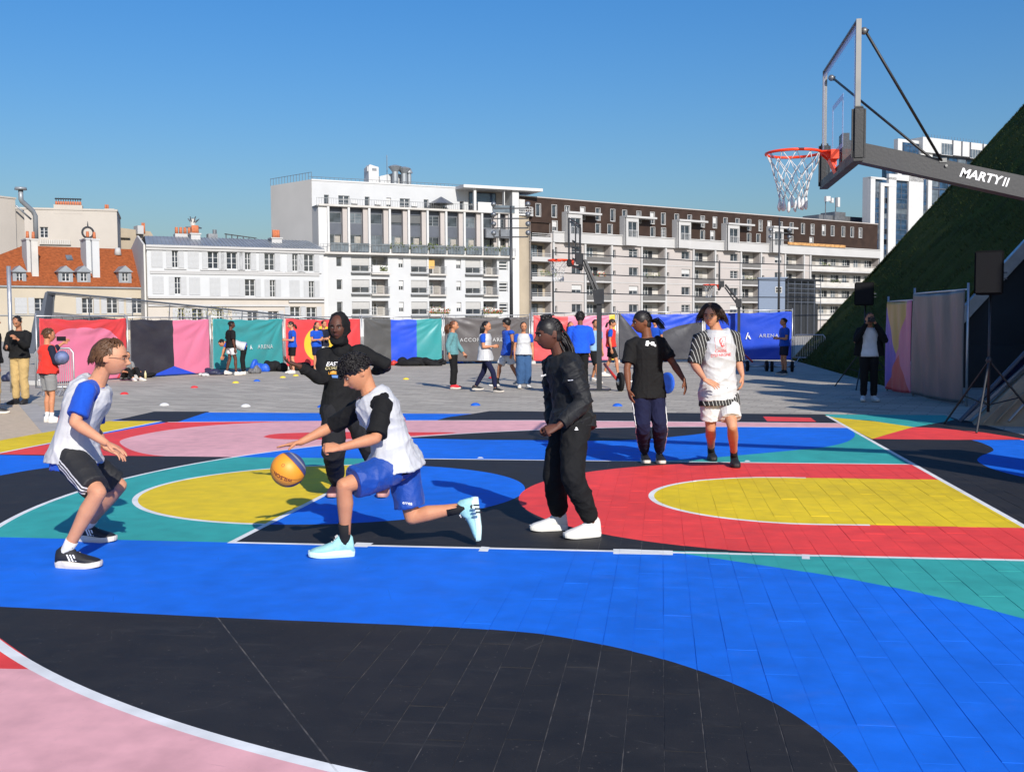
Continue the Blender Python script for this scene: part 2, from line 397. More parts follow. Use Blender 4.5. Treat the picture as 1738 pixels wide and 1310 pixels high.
# ------------------------------------------------------------------ plaza paving all around
t = NT('plaza_paving'); p = t.pos()
rot = t.n('ShaderNodeMapping'); t.put(p, rot.inputs[0]); rot.inputs['Rotation'].default_value = (0, 0, radians(18))
br = t.n('ShaderNodeTexBrick'); t.put(rot.outputs[0], br.inputs['Vector']); br.inputs['Scale'].default_value = 1.0
br.inputs['Brick Width'].default_value = .62; br.inputs['Row Height'].default_value = .22; br.inputs['Mortar Size'].default_value = .012; br.inputs['Mortar Smooth'].default_value = .2
br.inputs['Color1'].default_value = (.30, .265, .212, 1); br.inputs['Color2'].default_value = (.52, .465, .375, 1); br.inputs['Mortar'].default_value = (.13, .115, .10, 1); br.inputs['Bias'].default_value = -.1
n1 = t.noise(.35, 5, p); n2 = t.noise(2.2, 5, t.scl(p, (.4, 2.0, 1))); n3 = t.noise(45, 4, p)
c = t.mix(t.m2('MULTIPLY', t.ramp(n1, .35, .7), .35), br.outputs[0], (.42, .378, .308))
c = t.mix(t.m2('MULTIPLY', t.ramp(n2, .45, .72), .55), c, (.26, .232, .195))
c = t.mix(t.m2('MULTIPLY', n3, .25), c, (.44, .41, .36)); t.col(c); t.rough(.85)
t.bump(t.m2('SUBTRACT', t.m2('MULTIPLY', n3, .3), t.m2('MULTIPLY', br.outputs['Fac'], 1.0)), .5, .006)
M_PLAZA = t.m
g = MB(); g.quad((-900, -120, 0), (900, -120, 0), (900, 1500, 0), (-900, 1500, 0)); plaza = g.build('plaza_paving', M_PLAZA); plaza['kind'] = 'structure'
# beige ground at the left, with its pale edging strip
M_SAND = mat('beige_resin_ground', (.50, .39, .27), .9, .12, 9, .3, 120, coord='pos')
M_EDGE = mat('pale_edging_stone', (.36, .335, .305), .8, .15, 3, .3, 60, coord='pos')
a, b_ = G(34, 690), G(78, 742)
dirn = (b_ - a).normalized(); nn = V((-dirn.y, dirn.x, 0)); 
if nn.x > 0: nn = -nn
g = MB(); A0 = a - dirn * 0.6; B0 = b_ - dirn * 0; g.poly([(p.x, p.y, .004) for p in (A0, B0, V((X0, 4.2, 0)), V((X0, Y0, 0)), V((-40, Y0, 0)), V((-40, A0.y, 0)))]); o = g.build('beige_ground', M_SAND); o['kind'] = 'structure'
for p in o.data.polygons: pass
g = MB(); B1 = b_ + dirn * .2; g.prism([(p.x, p.y, .0) for p in (A0 - nn * .34, B1 - nn * .34, B1 , A0)], (0, 0, .007)); o = g.build('edging_strip', M_EDGE); o['kind'] = 'structure'
# ------------------------------------------------------------------ building materials
M_WHITE = mat('white_render_wall', (.450, .458, .465), .85, .05, .35, .15, 40, spec=.2)
M_WHITE2 = mat('off_white_render', (.415, .41, .405), .85, .06, .3, .15, 40, spec=.2)
M_SIDE = mat('grey_gable_render', (.50, .48, .45), .85, .05, .25, .15, 30, spec=.2)
M_CREAM = mat('cream_render_wall', (0.408, 0.357, 0.279), .88, .06, .3, .2, 40, spec=.2)
M_CREAM2 = mat('pale_cream_wall', (0.430, 0.391, 0.345), .88, .06, .25, .2, 40, spec=.2)
M_BEIGE = mat('beige_panel_wall', (.385, .352, .335), .85, .06, .25, .15, 40, spec=.2)
M_BTILE = mat('beige_ribbed_tile', (0.342, 0.288, 0.216), .8, .10, .5, .3, 20, spec=.2)
M_BROWN = mat('dark_brown_slate_cladding', (.034, .019, .013), .6, .22, .8, .4, 6, spec=.3)
M_SLATE = mat('blue_grey_panel', (.070, .080, .102), .5, .10, 1.0, .1, 30)
M_ZINC = mat('grey_zinc_roof', (.25, .27, .29), .45, .12, .6, .2, 10, metal=.3)
M_RTILE = mat('orange_clay_roof_tiles', (0.255, 0.072, 0.024), .85, .28, 3.5, .6, 12, spec=.2)
M_TRIM = mat('white_painted_trim', (.49, .49, .485), .55, .04, 2)
M_SHUT = mat('pale_grey_shutter', (.36, .365, .37), .6, .06, 2)
M_ROLL = mat('grey_roller_shutter', (.37, .365, .355), .6, .06, 2)
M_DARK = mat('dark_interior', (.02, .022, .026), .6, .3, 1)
M_CURT = mat('curtain_behind_glass', (.30, .28, .25), .9, .15, 3)
M_RAIL = mat('grey_railing_metal', (.20, .205, .21), .45, .08, 2, metal=.4)
M_GRAILP = mat('grey_balcony_panel', (.125, .12, .115), .55, .10, 1)
M_CONC = mat('weathered_concrete', (.46, .44, .41), .9, .12, .6, .3, 20)
M_POT = mat('terracotta_pots', (.42, .13, .055), .8, .2, 4)
M_DKMET = mat('dark_grey_steel', (.045, .047, .052), .45, .15, 3, metal=.5)
M_MIDMET = mat('mid_grey_steel', (.20, .21, .225), .42, .12, 2, metal=.6)
M_LEAFB = mat('balcony_plant_leaves', (.10, .13, .025), .8, .4, 8)
M_FLOWR = mat('balcony_flowers_red', (.5, .10, .06), .8, .3, 8)
M_AWN = mat('ochre_awning_cloth', (.55, .33, .10), .9, .1, 2)
def glass_mat(name, c, rough=.08, var=.5):
    t = NT(name); n = t.noise(.9, 2, t.obj()); t.col(t.mix(t.ramp(n, .35, .65), tuple(x * (1 - var) for x in c), tuple(x * (1 + var) for x in c)))
    t.b.inputs['Roughness'].default_value = rough; t.b.inputs['Specular IOR Level'].default_value = .8
    t.bump(t.noise(1.5, 2, t.obj()), .04, .02); return t.m
M_GLASS = glass_mat('window_glass', (.035, .042, .052)); M_GLASSB = glass_mat('blue_tinted_glass', (.02, .05, .10), .06)
M_GLASSL = glass_mat('light_reflecting_glass', (.10, .12, .14), .12, .3)

class Bld:
    """a building: local x along the facade (left to right as seen), local y away from us, z up"""
    def __init__(s, name, u0, d0, u1, d1, label, cat='building', group=None):
        s.A = gat(u0, d0); s.B = gat(u1, d1); e = (s.B - s.A); s.L = e.length; s.rz = atan2(e.y, e.x)
        s.root = empty(name, s.A, s.rz, label, cat, group); s.e = e.normalized(); s.n = V((-s.e.y, s.e.x, 0)); s.cache = {}
    def at(s, u, v, y=0.0):
        """facade coordinates of a pixel on the plane at local depth y"""
        P0 = s.A + s.n * y; r = ray(u, v); t = (P0 - CAMP).dot(s.n) / r.dot(s.n); q = CAMP + r * t - P0
        return q.dot(s.e), q.z
    def X(s, u, y=0.0): return s.at(u, 500, y)[0]
    def Z(s, u, v, y=0.0): return s.at(u, v, y)[1]
    def part(s, name, mb, mats, parent=None, loc=(0, 0, 0), smooth=False, label=None):
        o = mb.build(name, mats, parent or s.root, loc, smooth=smooth)
        if label: o['label'] = label
        return o
    def wall(s, x0, x1, z0, z1, holes, y=0.0, th=.3, mats=None, name='wall', back=True):
        """front wall sheet with real openings and reveals"""
        mb = MB(); xs = sorted({x0, x1, *[h[0] for h in holes], *[h[1] for h in holes]}); zs = sorted({z0, z1, *[h[2] for h in holes], *[h[3] for h in holes]})
        xs = [x for x in xs if x0 <= x <= x1]; zs = [z for z in zs if z0 <= z <= z1]
        for a, b in zip(xs, xs[1:]):
            run = None
            for c, d in zip(zs, zs[1:]):
                mx, mz = (a + b) / 2, (c + d) / 2
                if any(h[0] < mx < h[1] and h[2] < mz < h[3] for h in holes):
                    if run is not None: mb.quad((a, y, run), (b, y, run), (b, y, c), (a, y, c)); run = None
                elif run is None: run = c
            if run is not None: mb.quad((a, y, run), (b, y, run), (b, y, z1), (a, y, z1))
        for h in holes:
            a, b, c, d = h[:4]; t_ = h[4] if len(h) > 4 else th
            mb.quad((a, y, c), (a, y, d), (a, y + t_, d), (a, y + t_, c)); mb.quad((b, y, c), (b, y + t_, c), (b, y + t_, d), (b, y, d))
            mb.quad((a, y, d), (b, y, d), (b, y + t_, d), (a, y + t_, d)); mb.quad((a, y, c), (a, y + t_, c), (b, y + t_, c), (b, y, c))
        return s.part(name, mb, mats)
    def window(s, a, b, c, d, y=.22, style='cas', fm=None, gm=None, name='window'):
        """casement window filling a hole; frame is the part, pane(s) the sub-part"""
        w, h = round(b - a, 2), round(d - c, 2); key = (w, h, style, (fm or M_TRIM).name, (gm or M_GLASS).name)
        if key not in s.cache:
            f = MB(); g = MB(); t_ = min(.07, w * .08)
            f.box(0, w, 0, .07, 0, t_); f.box(0, w, 0, .07, h - t_, h); f.box(0, t_, 0, .07, t_, h - t_); f.box(w - t_, w, 0, .07, t_, h - t_)
            if style in ('cas', 'french'):
                f.box(w / 2 - t_ * .8, w / 2 + t_ * .8, -.01, .065, t_, h - t_)
                n = 3 if h > 1.2 else 2
                for i in range(1, n):
                    z = t_ + (h - 2 * t_) * i / n; f.box(t_, w / 2 - t_ * .8, .005, .06, z - .02, z + .02); f.box(w / 2 + t_ * .8, w - t_, .005, .06, z - .02, z + .02)
            if style == 'strip':
                n = max(2, int(w / .8))
                for i in range(1, n): x = w * i / n; f.box(x - .03, x + .03, 0, .06, t_, h - t_)
            if style == 'roll':          # half lowered roller shutter
                f.box(t_, w - t_, -.03, .05, h * .42, h - t_)
                for i in range(6): z = h * .42 + (h * .55) * i / 6; f.box(t_, w - t_, -.045, -.03, z, z + .03)
                f.box(w / 2 - .03, w / 2 + .03, 0, .06, t_, h * .42)
            g.box(t_, w - t_, .035, .045, t_, h - t_)
            s.cache[key] = (f.mesh(name, fm or M_TRIM), g.mesh('pane', gm or M_GLASS))
        fme, gme = s.cache[key]; o = inst(name, fme, s.root, (a, y, c)); inst('pane', gme, o, (0, .0, 0)); return o
    def shutters(s, a, b, c, d, closed=False, y=0.0, both=True, side=0):
        w = (b - a) / 2; h = d - c; key = ('sh', round(w, 2), round(h, 2))
        if key not in s.cache:
            m = MB(); m.box(0, w, -.05, -.012, 0, h)
            n = int(h / .14)
            for i in range(n): z = .06 + (h - .1) * i / n; m.prism([(.05, -.05, z), (.05, -.075, z + .01), (.05, -.05, z + .08)], (w - .1, 0, 0))
            s.cache[key] = m.mesh('shutter', M_SHUT)
        me = s.cache[key]
        if closed: pos = (a + .01, a + w + .01)
        else: pos = [p for p, k in ((a - w - .03, 1), (b + .03, 2)) if side in (0, k)]
        for x in pos: inst('shutter', me, s.root, (x, y, c))

# ------------------------------------------------------------------ E: blind cream building far left, C2 etc behind
def c1(x, y): return (x / 5.04, 300 + y / 5.04)
def c2(x, y): return (240 + x / 5.431, 360 + y / 5.431)
def c3(x, y): return (450 + x / 4.0419, 260 + y / 4.0419)
def c4(x, y): return (780 + x / 4.345, 300 + y / 4.345)
def c5(x, y): return (1140 + x / 4.828, 320 + y / 4.828)
def c6(x, y): return (1280 + x / 2.978, y / 2.978)

def pots(b, x0, x1, z, n, y=1.0, h=.7, cap=False):
    for i in range(n):
        m = MB(); x = x0 + (x1 - x0) * (i + .5) / n; m.tube([(x, y, z), (x, y, z + h)], [.16, .13], 8)
        if cap: m.cur = 1; m.tube([(x, y, z + h), (x, y, z + h + .25)], [.05, .05], 6); m.ball((x, y, z + h + .35), .2, .2, .12, 8, 6)
        b.part('chimney_pot', m, [M_POT, M_DKMET], smooth=True)

b = Bld('cream_building', 30, 150, 203, 154, 'tall blank cream gable building with a row of small chimney pots behind the red roof')
zt = b.Z(120, 357); xr = b.X(202)
hole = (*[b.X(u) for u in (71, 85)], b.Z(78, 403.5), b.Z(78, 385.5))
b.wall(0, xr, 0, zt, [hole], mats=M_CREAM2); b.window(*hole)
m = MB(); m.box(0, xr, .31, 12, 0, zt); m.box(-.1, xr + .1, -.1, 12, zt, zt + .25); b.part('wall_core', m, M_CREAM2)
m = MB(); m.box(b.X(95.5), b.X(144), -.02, 1.6, zt - .5, b.Z(120, 348)); b.part('chimney_stack', m, M_CREAM2)
pots(b, b.X(97), b.X(142), b.Z(120, 348), 11, .8, .55, True)
m = MB(); m.box(b.X(181), b.X(198), 0, 2, zt, zt + .35); b.part('parapet', m, M_CREAM2)
pots(b, b.X(181), b.X(188), zt + .3, 2, 1, .7)
m = MB(); z0 = b.Z(90, 415)
for i in range(14):
    x = b.X(71 + i * 3.7); m.box(x, x + .22, -.35, -.05, b.Z(90, 414.5), b.Z(90, 407.5))
m.box(b.X(70), b.X(123), -.32, -.02, b.Z(90, 415.5), b.Z(90, 414.5)); b.part('balustrade', m, M_CONC)

b = Bld('cream_building', -60, 128, 50, 136, 'cream rendered house wall at the far left edge with a tall metal flue')
m = MB(); m.box(0, b.X(31), 0, 10, 0, b.Z(15, 337)); m.box(-.1, b.X(31) + .1, -.08, 10, b.Z(15, 337), b.Z(15, 337) + .2); b.part('wall', m, M_CREAM2)
m = MB(); m.box(b.X(31) + .02, b.X(50), .5, 9, 0, b.Z(42, 356)); b.part('side_wall', m, M_CREAM2)
m = MB(); P = [c1(*q) for q in ((290, 540), (290, 340), (270, 300), (178, 215), (172, 200), (172, 120))]
pts = [(b.X(u), -.7, b.Z(u, v)) for u, v in P]; m.tube(pts, .30, 10); m.tube([pts[-1], (pts[-1][0], -.7, pts[-1][2] + .3)], [.75, .7], 10)
m.tube([(b.X(28), -.4, b.Z(28, 350)), (b.X(52), -.5, b.Z(52, 373))], .12, 6); b.part('flue', m, M_ZINC, smooth=True)

# tan rooftop building behind the zinc roof
b = Bld('tan_building', 200, 165, 330, 172, 'tan rooftops with small chimneys behind the zinc roofed house')
m = MB(); m.box(0, b.X(262), 0, 8, 0, b.Z(230, 398)); m.box(b.X(203), b.X(222), -.6, 0, b.Z(210, 404), b.Z(210, 401)); b.part('wall', m, M_BTILE)
m = MB(); m.prism([(0, 0, b.Z(230, 398)), (b.X(262), 0, b.Z(230, 398)), (b.X(258), 0, b.Z(230, 392)), (b.X(207), 0, b.Z(230, 388))], (0, 6, 0)); b.part('roof', m, M_BTILE)
m = MB(); m.box(b.X(233), b.X(243), -1, 1, b.Z(238, 398), b.Z(238, 384)); b.part('chimney', m, M_WHITE2); pots(b, b.X(243), b.X(249), b.Z(238, 396), 2, 0, 1.6)
b = Bld('rooftop_mast', 326, 150, 336, 150, 'spiky rooftop antenna platform on a short mast above the zinc roof', 'antenna')
m = MB(); xc = b.X(330); zb = 5; m.tube([(xc, 0, zb), (xc, 0, b.Z(330, 372))], .35, 8); b.part('mast', m, M_CONC)
m = MB(); m.box(b.X(321), b.X(341.5), -1, 1, b.Z(330, 387.5), b.Z(330, 385.5))
for i in range(16):
    a_ = i * .9; x = b.X(322 + i * 1.15); m.tube([(xc, 0, b.Z(330, 382)), (x, sin(a_) * .6, b.Z(330, 371 + 3 * sin(i * 2.3)))], .07, 4)
b.part('antenna_frame', m, M_MIDMET)

# ------------------------------------------------------------------ D: red tiled house
b = Bld('red_roofed_house', -120, 113.5, 260, 127, 'low cream house with orange tiled roof, grey dormers and white shutters')
ze = b.Z(130, 486); L = b.L
rows = [(c1(345, 0)[0], 'half'), (c1(748, 0)[0], 'open'), (c1(960, 0)[0], 'open'), (c1(1172, 0)[0], 'open'), (c1(175, 0)[0], 'closed')]
holes = []
for u, st in rows:
    w = .62; x = b.X(u); zt_, zb_ = b.Z(u, 506), b.Z(u, 532); holes.append((x - w, x + w, zb_, zt_))
b.wall(0, L, 0, ze, holes, mats=M_CREAM)
m = MB(); m.box(0, L, .35, 9, 0, ze - .05); b.part('wall_core', m, M_CREAM)
for (u, st), h in zip(rows, holes):
    b.window(*h); b.shutters(h[0], h[1], h[2] - .05, h[3] + .05, closed=(st == 'closed'))
m = MB(); m.box(0, L + .1, -.25, -.003, ze - .18, ze + .02); m.box(0, L, -.1, -.003, b.Z(130, 536), b.Z(130, 534.5)); b.part('gutter', m, M_ZINC)
# tiled roof: rows of tiles with real steps, hip at the right
zr = b.Z(100, 419, 6.0); m = MB(); nr = 26; x1r = b.X(c1(1180, 0)[0], 6) ; x0r = b.X(c1(215, 0)[0], 6)
xl = b.X(c1(0, 0)[0]) - 6
for i in range(nr):
    f0, f1 = i / nr, (i + 1) / nr; za, zb = ze + (zr - ze) * f0, ze + (zr - ze) * f1; ya, yb = -.3 + 6.3 * f0, -.3 + 6.3 * f1
    xa0, xa1 = 0 + (x0r) * f0, L + (x1r - L) * f0 + .15 * (1 - f0) * math.sin(f0 * 3) - 1.2 * sin(pi * f0) * .5; xb0, xb1 = (x0r) * f1, L + (x1r - L) * f1 - 1.2 * sin(pi * f1) * .5
    m.quad((xa0, ya, za + .06), (xa1, ya, za + .06), (xb1, yb, zb), (xb0, yb, zb)); m.quad((xa0, ya, za), (xa1, ya, za), (xa1, ya, za + .06), (xa0, ya, za + .06))
# right hip side and back
m.quad((L, -.3, ze), (L + .4, 10, ze), (x1r + .3, 10, zr), (x1r, 6, zr)); m.quad((0, 14, ze), (L, 14, ze), (x1r, 6, zr), (x0r, 6, zr)); m.quad((0, -.3, ze), (x0r, 6, zr), (0, 14, ze), (0, 10, ze))
b.part('roof', m, M_RTILE)
def roofy(z): return -.3 + 6.3 * (z - ze) / (zr - ze)
for (a_, b_) in ((125, 215), (515, 615), (675, 765), (1030, 1115)):
    u0, u1 = c1(a_, 0)[0], c1(b_, 0)[0]; xa, xb = b.X(u0, .4), b.X(u1, .4); zb_, zt_ = b.Z(u0, c1(0, 912)[1], .4), b.Z(u0, c1(0, 815)[1], .4); zp = b.Z(u0, c1(0, 760)[1], .4)
    dm = MB(); yb_ = roofy(zt_) + .2; yp = roofy(zp) + .1; xm = (xa + xb) / 2
    t_ = .2
    dm.box(xa - .15, xa + t_, .3, yb_, zb_, zt_); dm.box(xb - t_, xb + .15, .3, yb_, zb_, zt_); dm.box(xa + t_, xb - t_, .3, .6, zb_, zb_ + .22); dm.box(xa + t_, xb - t_, .3, .6, zt_ - .12, zt_)
    d = b.part('dormer', dm, M_ZINC)
    rm = MB(); e0 = .3
    rm.prism([(xa - e0, .05, zt_), (xb + e0, .05, zt_), (xm, .05, zp)], (0, yp, 0)); b.part('dormer_roof', rm, M_ZINC, d)
    f = b.window(xa + t_, xb - t_, zb_ + .22, zt_ - .12, .4, 'cas')
vl = MB(); z0, z1 = b.Z(122, 441.5, 3.2), b.Z(122, 433.5, 3.2)
x0, x1 = b.X(117, 3.2), b.X(127.5, 3.2); vl.prism([(x0, roofy(z0) - .15, z0 + .1), (x1, roofy(z0) - .15, z0 + .1), (x1, roofy(z1) - .15, z1 + .1), (x0, roofy(z1) - .15, z1 + .1)], (0, .1, -.15)); b.part('skylight', vl, M_GLASSL)
for a_, b_, yt, yb_, cm, dep in ((232, 268, 540, 800, M_WHITE2, 2.2), (272, 328, 545, 865, M_CONC, 1.6), (738, 788, 540, 800, M_WHITE, 2.2), (790, 850, 545, 870, M_WHITE, 1.6)):
    u0, u1 = c1(a_, 0)[0], c1(b_, 0)[0]; z0, z1 = b.Z(u0, c1(0, yb_)[1], dep), b.Z(u0, c1(0, yt)[1], dep); m = MB(); m.box(b.X(u0, dep), b.X(u1, dep), dep - .5, dep + 2.0, z0 - .6, z1); m.box(b.X(u0, dep) - .08, b.X(u1, dep) + .08, dep - .58, dep + 2.08, z1, z1 + .15)
    ch = b.part('chimney', m, cm); pm = MB(); xm = (b.X(u0, dep) + b.X(u1, dep)) / 2
    pm.tube([(xm, dep, z1 + .1), (xm, dep, z1 + .95)], [.2, .15], 8); b.part('chimney_pot', pm, M_POT, ch, smooth=True)
m = MB(); u = c1(765, 0)[0]; x = b.X(u, 2); z = b.Z(u, c1(0, 480)[1], 2); pts = [(x + .62 * sin(a_ * pi / 8), 1.9, z + .62 * cos(a_ * pi / 8)) for a_ in range(16)]
m.tube(pts, .12, 6, closed=True); m.tube([(x, 1.9, z + .5), (x, 1.9, z + 1.3)], [.12, .02], 6); b.part('roof_ornament', m, M_DKMET)
m = MB(); u = c1(1018, 0)[0]; m.tube([(b.X(u, 5), 5, b.Z(u, c1(0, 672)[1], 5)), (b.X(u, 5), 5, b.Z(u, c1(0, 610)[1], 5))], [.45, .3], 8); b.part('roof_vent', m, M_WHITE2, smooth=True)
for w_ in [o for o in b.root.children if o.name.startswith('window')]: pass

# ------------------------------------------------------------------ C: white house with zinc roof
b = Bld('white_shuttered_house', 252, 124, 551, 133.6, 'white three storey house with grey zinc roof, long shutters and cream lower floor')
K = b; L = b.L; ze = b.Z(252, 415.5)
R1 = [(150, 'c'), (318, 'h'), (485, 'c'), (668, 'o'), (840, 'o'), (987, 's'), (1187, 'o'), (1422, 'h2'), (1550, 'o')]
R2 = [(155, 'c'), (337, 'h'), (492, 'c'), (680, 'c'), (852, 'c'), (1003, 'o'), (1212, 'h'), (1412, 'c'), (1570, 'h')]
R3 = [(365, 'h'), (512, 'o'), (718, 'h'), (880, 'c'), (1022, 'o'), (1212, 'o')]; R4 = [(1415, 'o'), (1565, 'o')]
zr = lambda cy: b.Z(400, 360 + cy / 5.431)
holes = []; spec_ = []
for R, (t_, bt) in ((R1, (372, 528)), (R2, (615, 772)), (R3, (903, 1010)), (R4, (855, 1010))):
    for x, st in R:
        u = 240 + x / 5.431; xx = b.X(u); dv = (u - 400) * (9.5 / 300) * (0 if R in (R3, R4) else .6)
        zt_, zb_ = b.Z(u, 360 + (t_ + (x - 870) * .03) / 5.431), b.Z(u, 360 + (bt + (x - 870) * .03) / 5.431)
        if st == 'c': spec_.append((xx - .62, xx + .62, zb_, zt_, st)); continue
        w = .62 if st in 'o' else .34
        h = (xx - w, xx + w, zb_, zt_); holes.append(h); spec_.append((*h, st))
zm = b.Z(400, c2(0, 795)[1])
b.wall(0, L, zm, ze, [h for h in holes if h[2] > zm], mats=M_WHITE)
xs_ = b.X(c2(1355, 0)[0]); b.wall(0, L, 0, zm, [h for h in holes if h[2] < zm], mats=M_CREAM2, name='lower_wall')
for h in spec_:
    if h[4] != 'c': b.window(*h[:4])
    if h[4] == 'c': b.shutters(h[0], h[1], h[2] - .05, h[3] + .05, True)
    else:
        w = (h[1] - h[0]) / 2
        c_ = (h[0] + h[1]) / 2; b.shutters(h[0], h[0] + 1.24 if h[4] != 'o' else h[1], h[2] - .05, h[3] + .05, False, side=1); b.shutters(h[1] - 1.24 if h[4] != 'o' else h[0], h[1], h[2] - .05, h[3] + .05, False, side=2)
m = MB(); m.box(0, L, .35, 10, 0, ze - .05)
b.part('wall_core', m, M_SIDE)
m = MB(); m.box(-.1, L + .1, -.35, -.003, ze - .25, ze); m.box(-.1, L + .1, -.2, -.003, ze - .55, ze - .25)
for cy in (556, 572): z = zr(cy); m.box(.3, L - .6, -.12, -.003, z - .09, z + .09)
for cy in (540,): 
    for h in holes:
        if h[3] > zr(500): m.box(h[0] - .9, h[1] + .9, -.14, -.003, h[2] - .22, h[2] - .1)
z = zr(790); m.box(0, L, -.3, -.003, z - .12, z + .12); z = zr(862); m.box(0, xs_, -.18, -.003, z - .1, z + .1); z = zr(822); m.box(xs_, L, -.25, -.003, z - .12, z + .1)
b.part('cornice', m, M_WHITE2)
m = MB(); dz = 4.5; zrr = b.Z(300, 402, dz); a0 = b.X(c2(0, 0)[0] + 2, dz); a1 = b.X(c2(1550, 0)[0], dz)
m.quad((-.1, -.3, ze + .01), (L + .1, -.3, ze + .01), (a1, dz, zrr), (a0 + .4, dz, zrr)); m.quad((L + .1, -.3, ze), (L + .1, 10, ze), (a1, dz, zrr), (a1, dz, zrr - .001)); m.quad((-.1, 10, ze), (a0 + .4, dz, zrr), (a1, dz, zrr), (L, 10, ze))
rf = b.part('roof', m, M_ZINC)
m = MB()
for i in range(1, 46): f = i / 46; m.prism([(-.1 + (L + .2) * f - .02, -.3, ze + .01), (-.1 + (L + .2) * f + .02, -.3, ze + .01), (a0 + .4 + (a1 - a0 - .4) * f + .02, dz, zrr), (a0 + .4 + (a1 - a0 - .4) * f - .02, dz, zrr)], (0, 0, .06))
b.part('roof_seams', m, M_ZINC, rf)
m = MB(); zz = b.Z(200, 398, 5); m.poly([(-.2, 0, ze), (-.2, 10, ze - .2), (-.2, 10, 0), (-.2, 0, 0)]); m.prism([(-.15, 0, 0), (-.15, 0, ze), (-.15, dz, zrr), (-.15, 10, ze), (-.15, 10, 0)], (-.2, 0, 0)); b.part('gable_wall', m, M_SIDE)
for x0_, x1_, yt, yb_, dp in ((470, 556, 205, 270, 3.2), (1212, 1305, 245, 308, 2.6)):
    u0, u1 = c2(x0_, 0)[0], c2(x1_, 0)[0]; z0, z1 = b.Z(u0, c2(0, yb_)[1], dp), b.Z(u0, c2(0, yt)[1], dp); m = MB(); m.box(b.X(u0, dp), b.X(u1, dp), dp, dp + 1.5, z0 - .8, z1); m.box(b.X(u0, dp) - .1, b.X(u1, dp) + .1, dp - .1, dp + 1.6, z1, z1 + .15); c_ = b.part('chimney', m, M_WHITE2)
    for i in range(3):
        pm = MB(); x = b.X(u0, dp) + (b.X(u1, dp) - b.X(u0, dp)) * (.3 + .22 * i); pm.tube([(x, dp + .5, z1 + .1), (x, dp + .5, z1 + 1.1)], [.22, .18], 8); b.part('chimney_pot', pm, M_POT, c_, smooth=True)
pm = MB(); u = c2(400, 0)[0]; x = b.X(u, 5); z = b.Z(u, c2(0, 225)[1], 5); pm.box(x - 1, x + 1, 4.8, 6, z - .6, z + .3); ch = b.part('chimney', pm, M_WHITE2)
pm = MB()
for i in range(4): pm.tube([(x - .75 + i * .5, 5.3, z + .3), (x - .75 + i * .5, 5.3, z + 1.1)], [.2, .17], 8)
b.part('chimney_pots', pm, M_POT, ch, smooth=True)
pm = MB(); u = c2(665, 0)[0]; x = b.X(u, 5); z = b.Z(u, c2(0, 255)[1], 5); pm.box(x - .5, x + .6, 4.8, 6, z, z + .7); pm.tube([(x + .3, 5, z + .7), (x + .3, 5, z + 1.2)], .25, 8); b.part('roof_vent', pm, M_MIDMET)
pm = MB(); u = c2(930, 0)[0]; x = b.X(u, 5)
for i in range(6): pm.box(x - 1.9 + i * .7, x - 1.8 + i * .7, 4.9, 5.0, zrr - .3, zrr + .6 - i * .08)
pm.prism([(x - 2, 4.9, zrr + .62), (x + 1.9, 4.9, zrr + .2), (x + 1.9, 4.9, zrr + .1), (x - 2, 4.9, zrr + .5)], (0, .2, 0)); b.part('roof_rail', pm, M_DKMET)

# ------------------------------------------------------------------ A: white apartment block with slate bays
b = Bld('white_apartment_block', 541, 139, 872, 151.2, 'white apartment block with blue grey glazed bays, balconies and roof pipes')
L = b.L
def bx(x): return b.X(450 + x / 4.0419)
def bz(x, y): return b.Z(450 + x / 4.0419, 260 + y / 4.0419)
zl = bz(420, 675)                # ledge level under the bays (straight in the place, so take it once)
zl2 = bz(1650, 712); zl = (zl + zl2) / 2; zt_ = (bz(430, 352) + bz(1440, 410)) / 2; zroof = (bz(340, 182) + bz(1400, 250)) / 2
holes = []; todo = []
def lev(xr_, y): return bz(xr_, y)
rowsA = [(710, 825), (865, 970), (1018, 1120)]
zrow = [(b.Z(640, 260 + t0 / 4.0419), b.Z(640, 260 + t1 / 4.0419)) for t0, t1 in ((712, 822), (868, 967), (1018, 1115))]
for k, (zt1, zb1) in enumerate(zrow):
    for x0_, x1_ in ((492, 530), (918, 950), (1313, 1345)):
        h = (bx(x0_), bx(x1_), zt1 - 1.35, zt1 - .05); holes.append(h); todo.append(('w', h, x0_))
    for x0_, x1_ in ((592, 716), (1000, 1112), (1373, 1478)):
        h = (bx(x0_) + .05, bx(x1_), zb1 + .15, zt1); holes.append(h); todo.append(('roll', h, k))
    for x0_, x1_ in ((726, 845), (1120, 1233), (1492, 1592)):
        h = (bx(x0_) + .1, bx(x1_), zb1, zt1 + .1, 1.5); holes.append(h); todo.append(('log', h, k + x0_))
    h = (bx(1606), bx(1664), zt1 - 1.45, zt1 - .1); holes.append(h); todo.append(('lv', h, k))
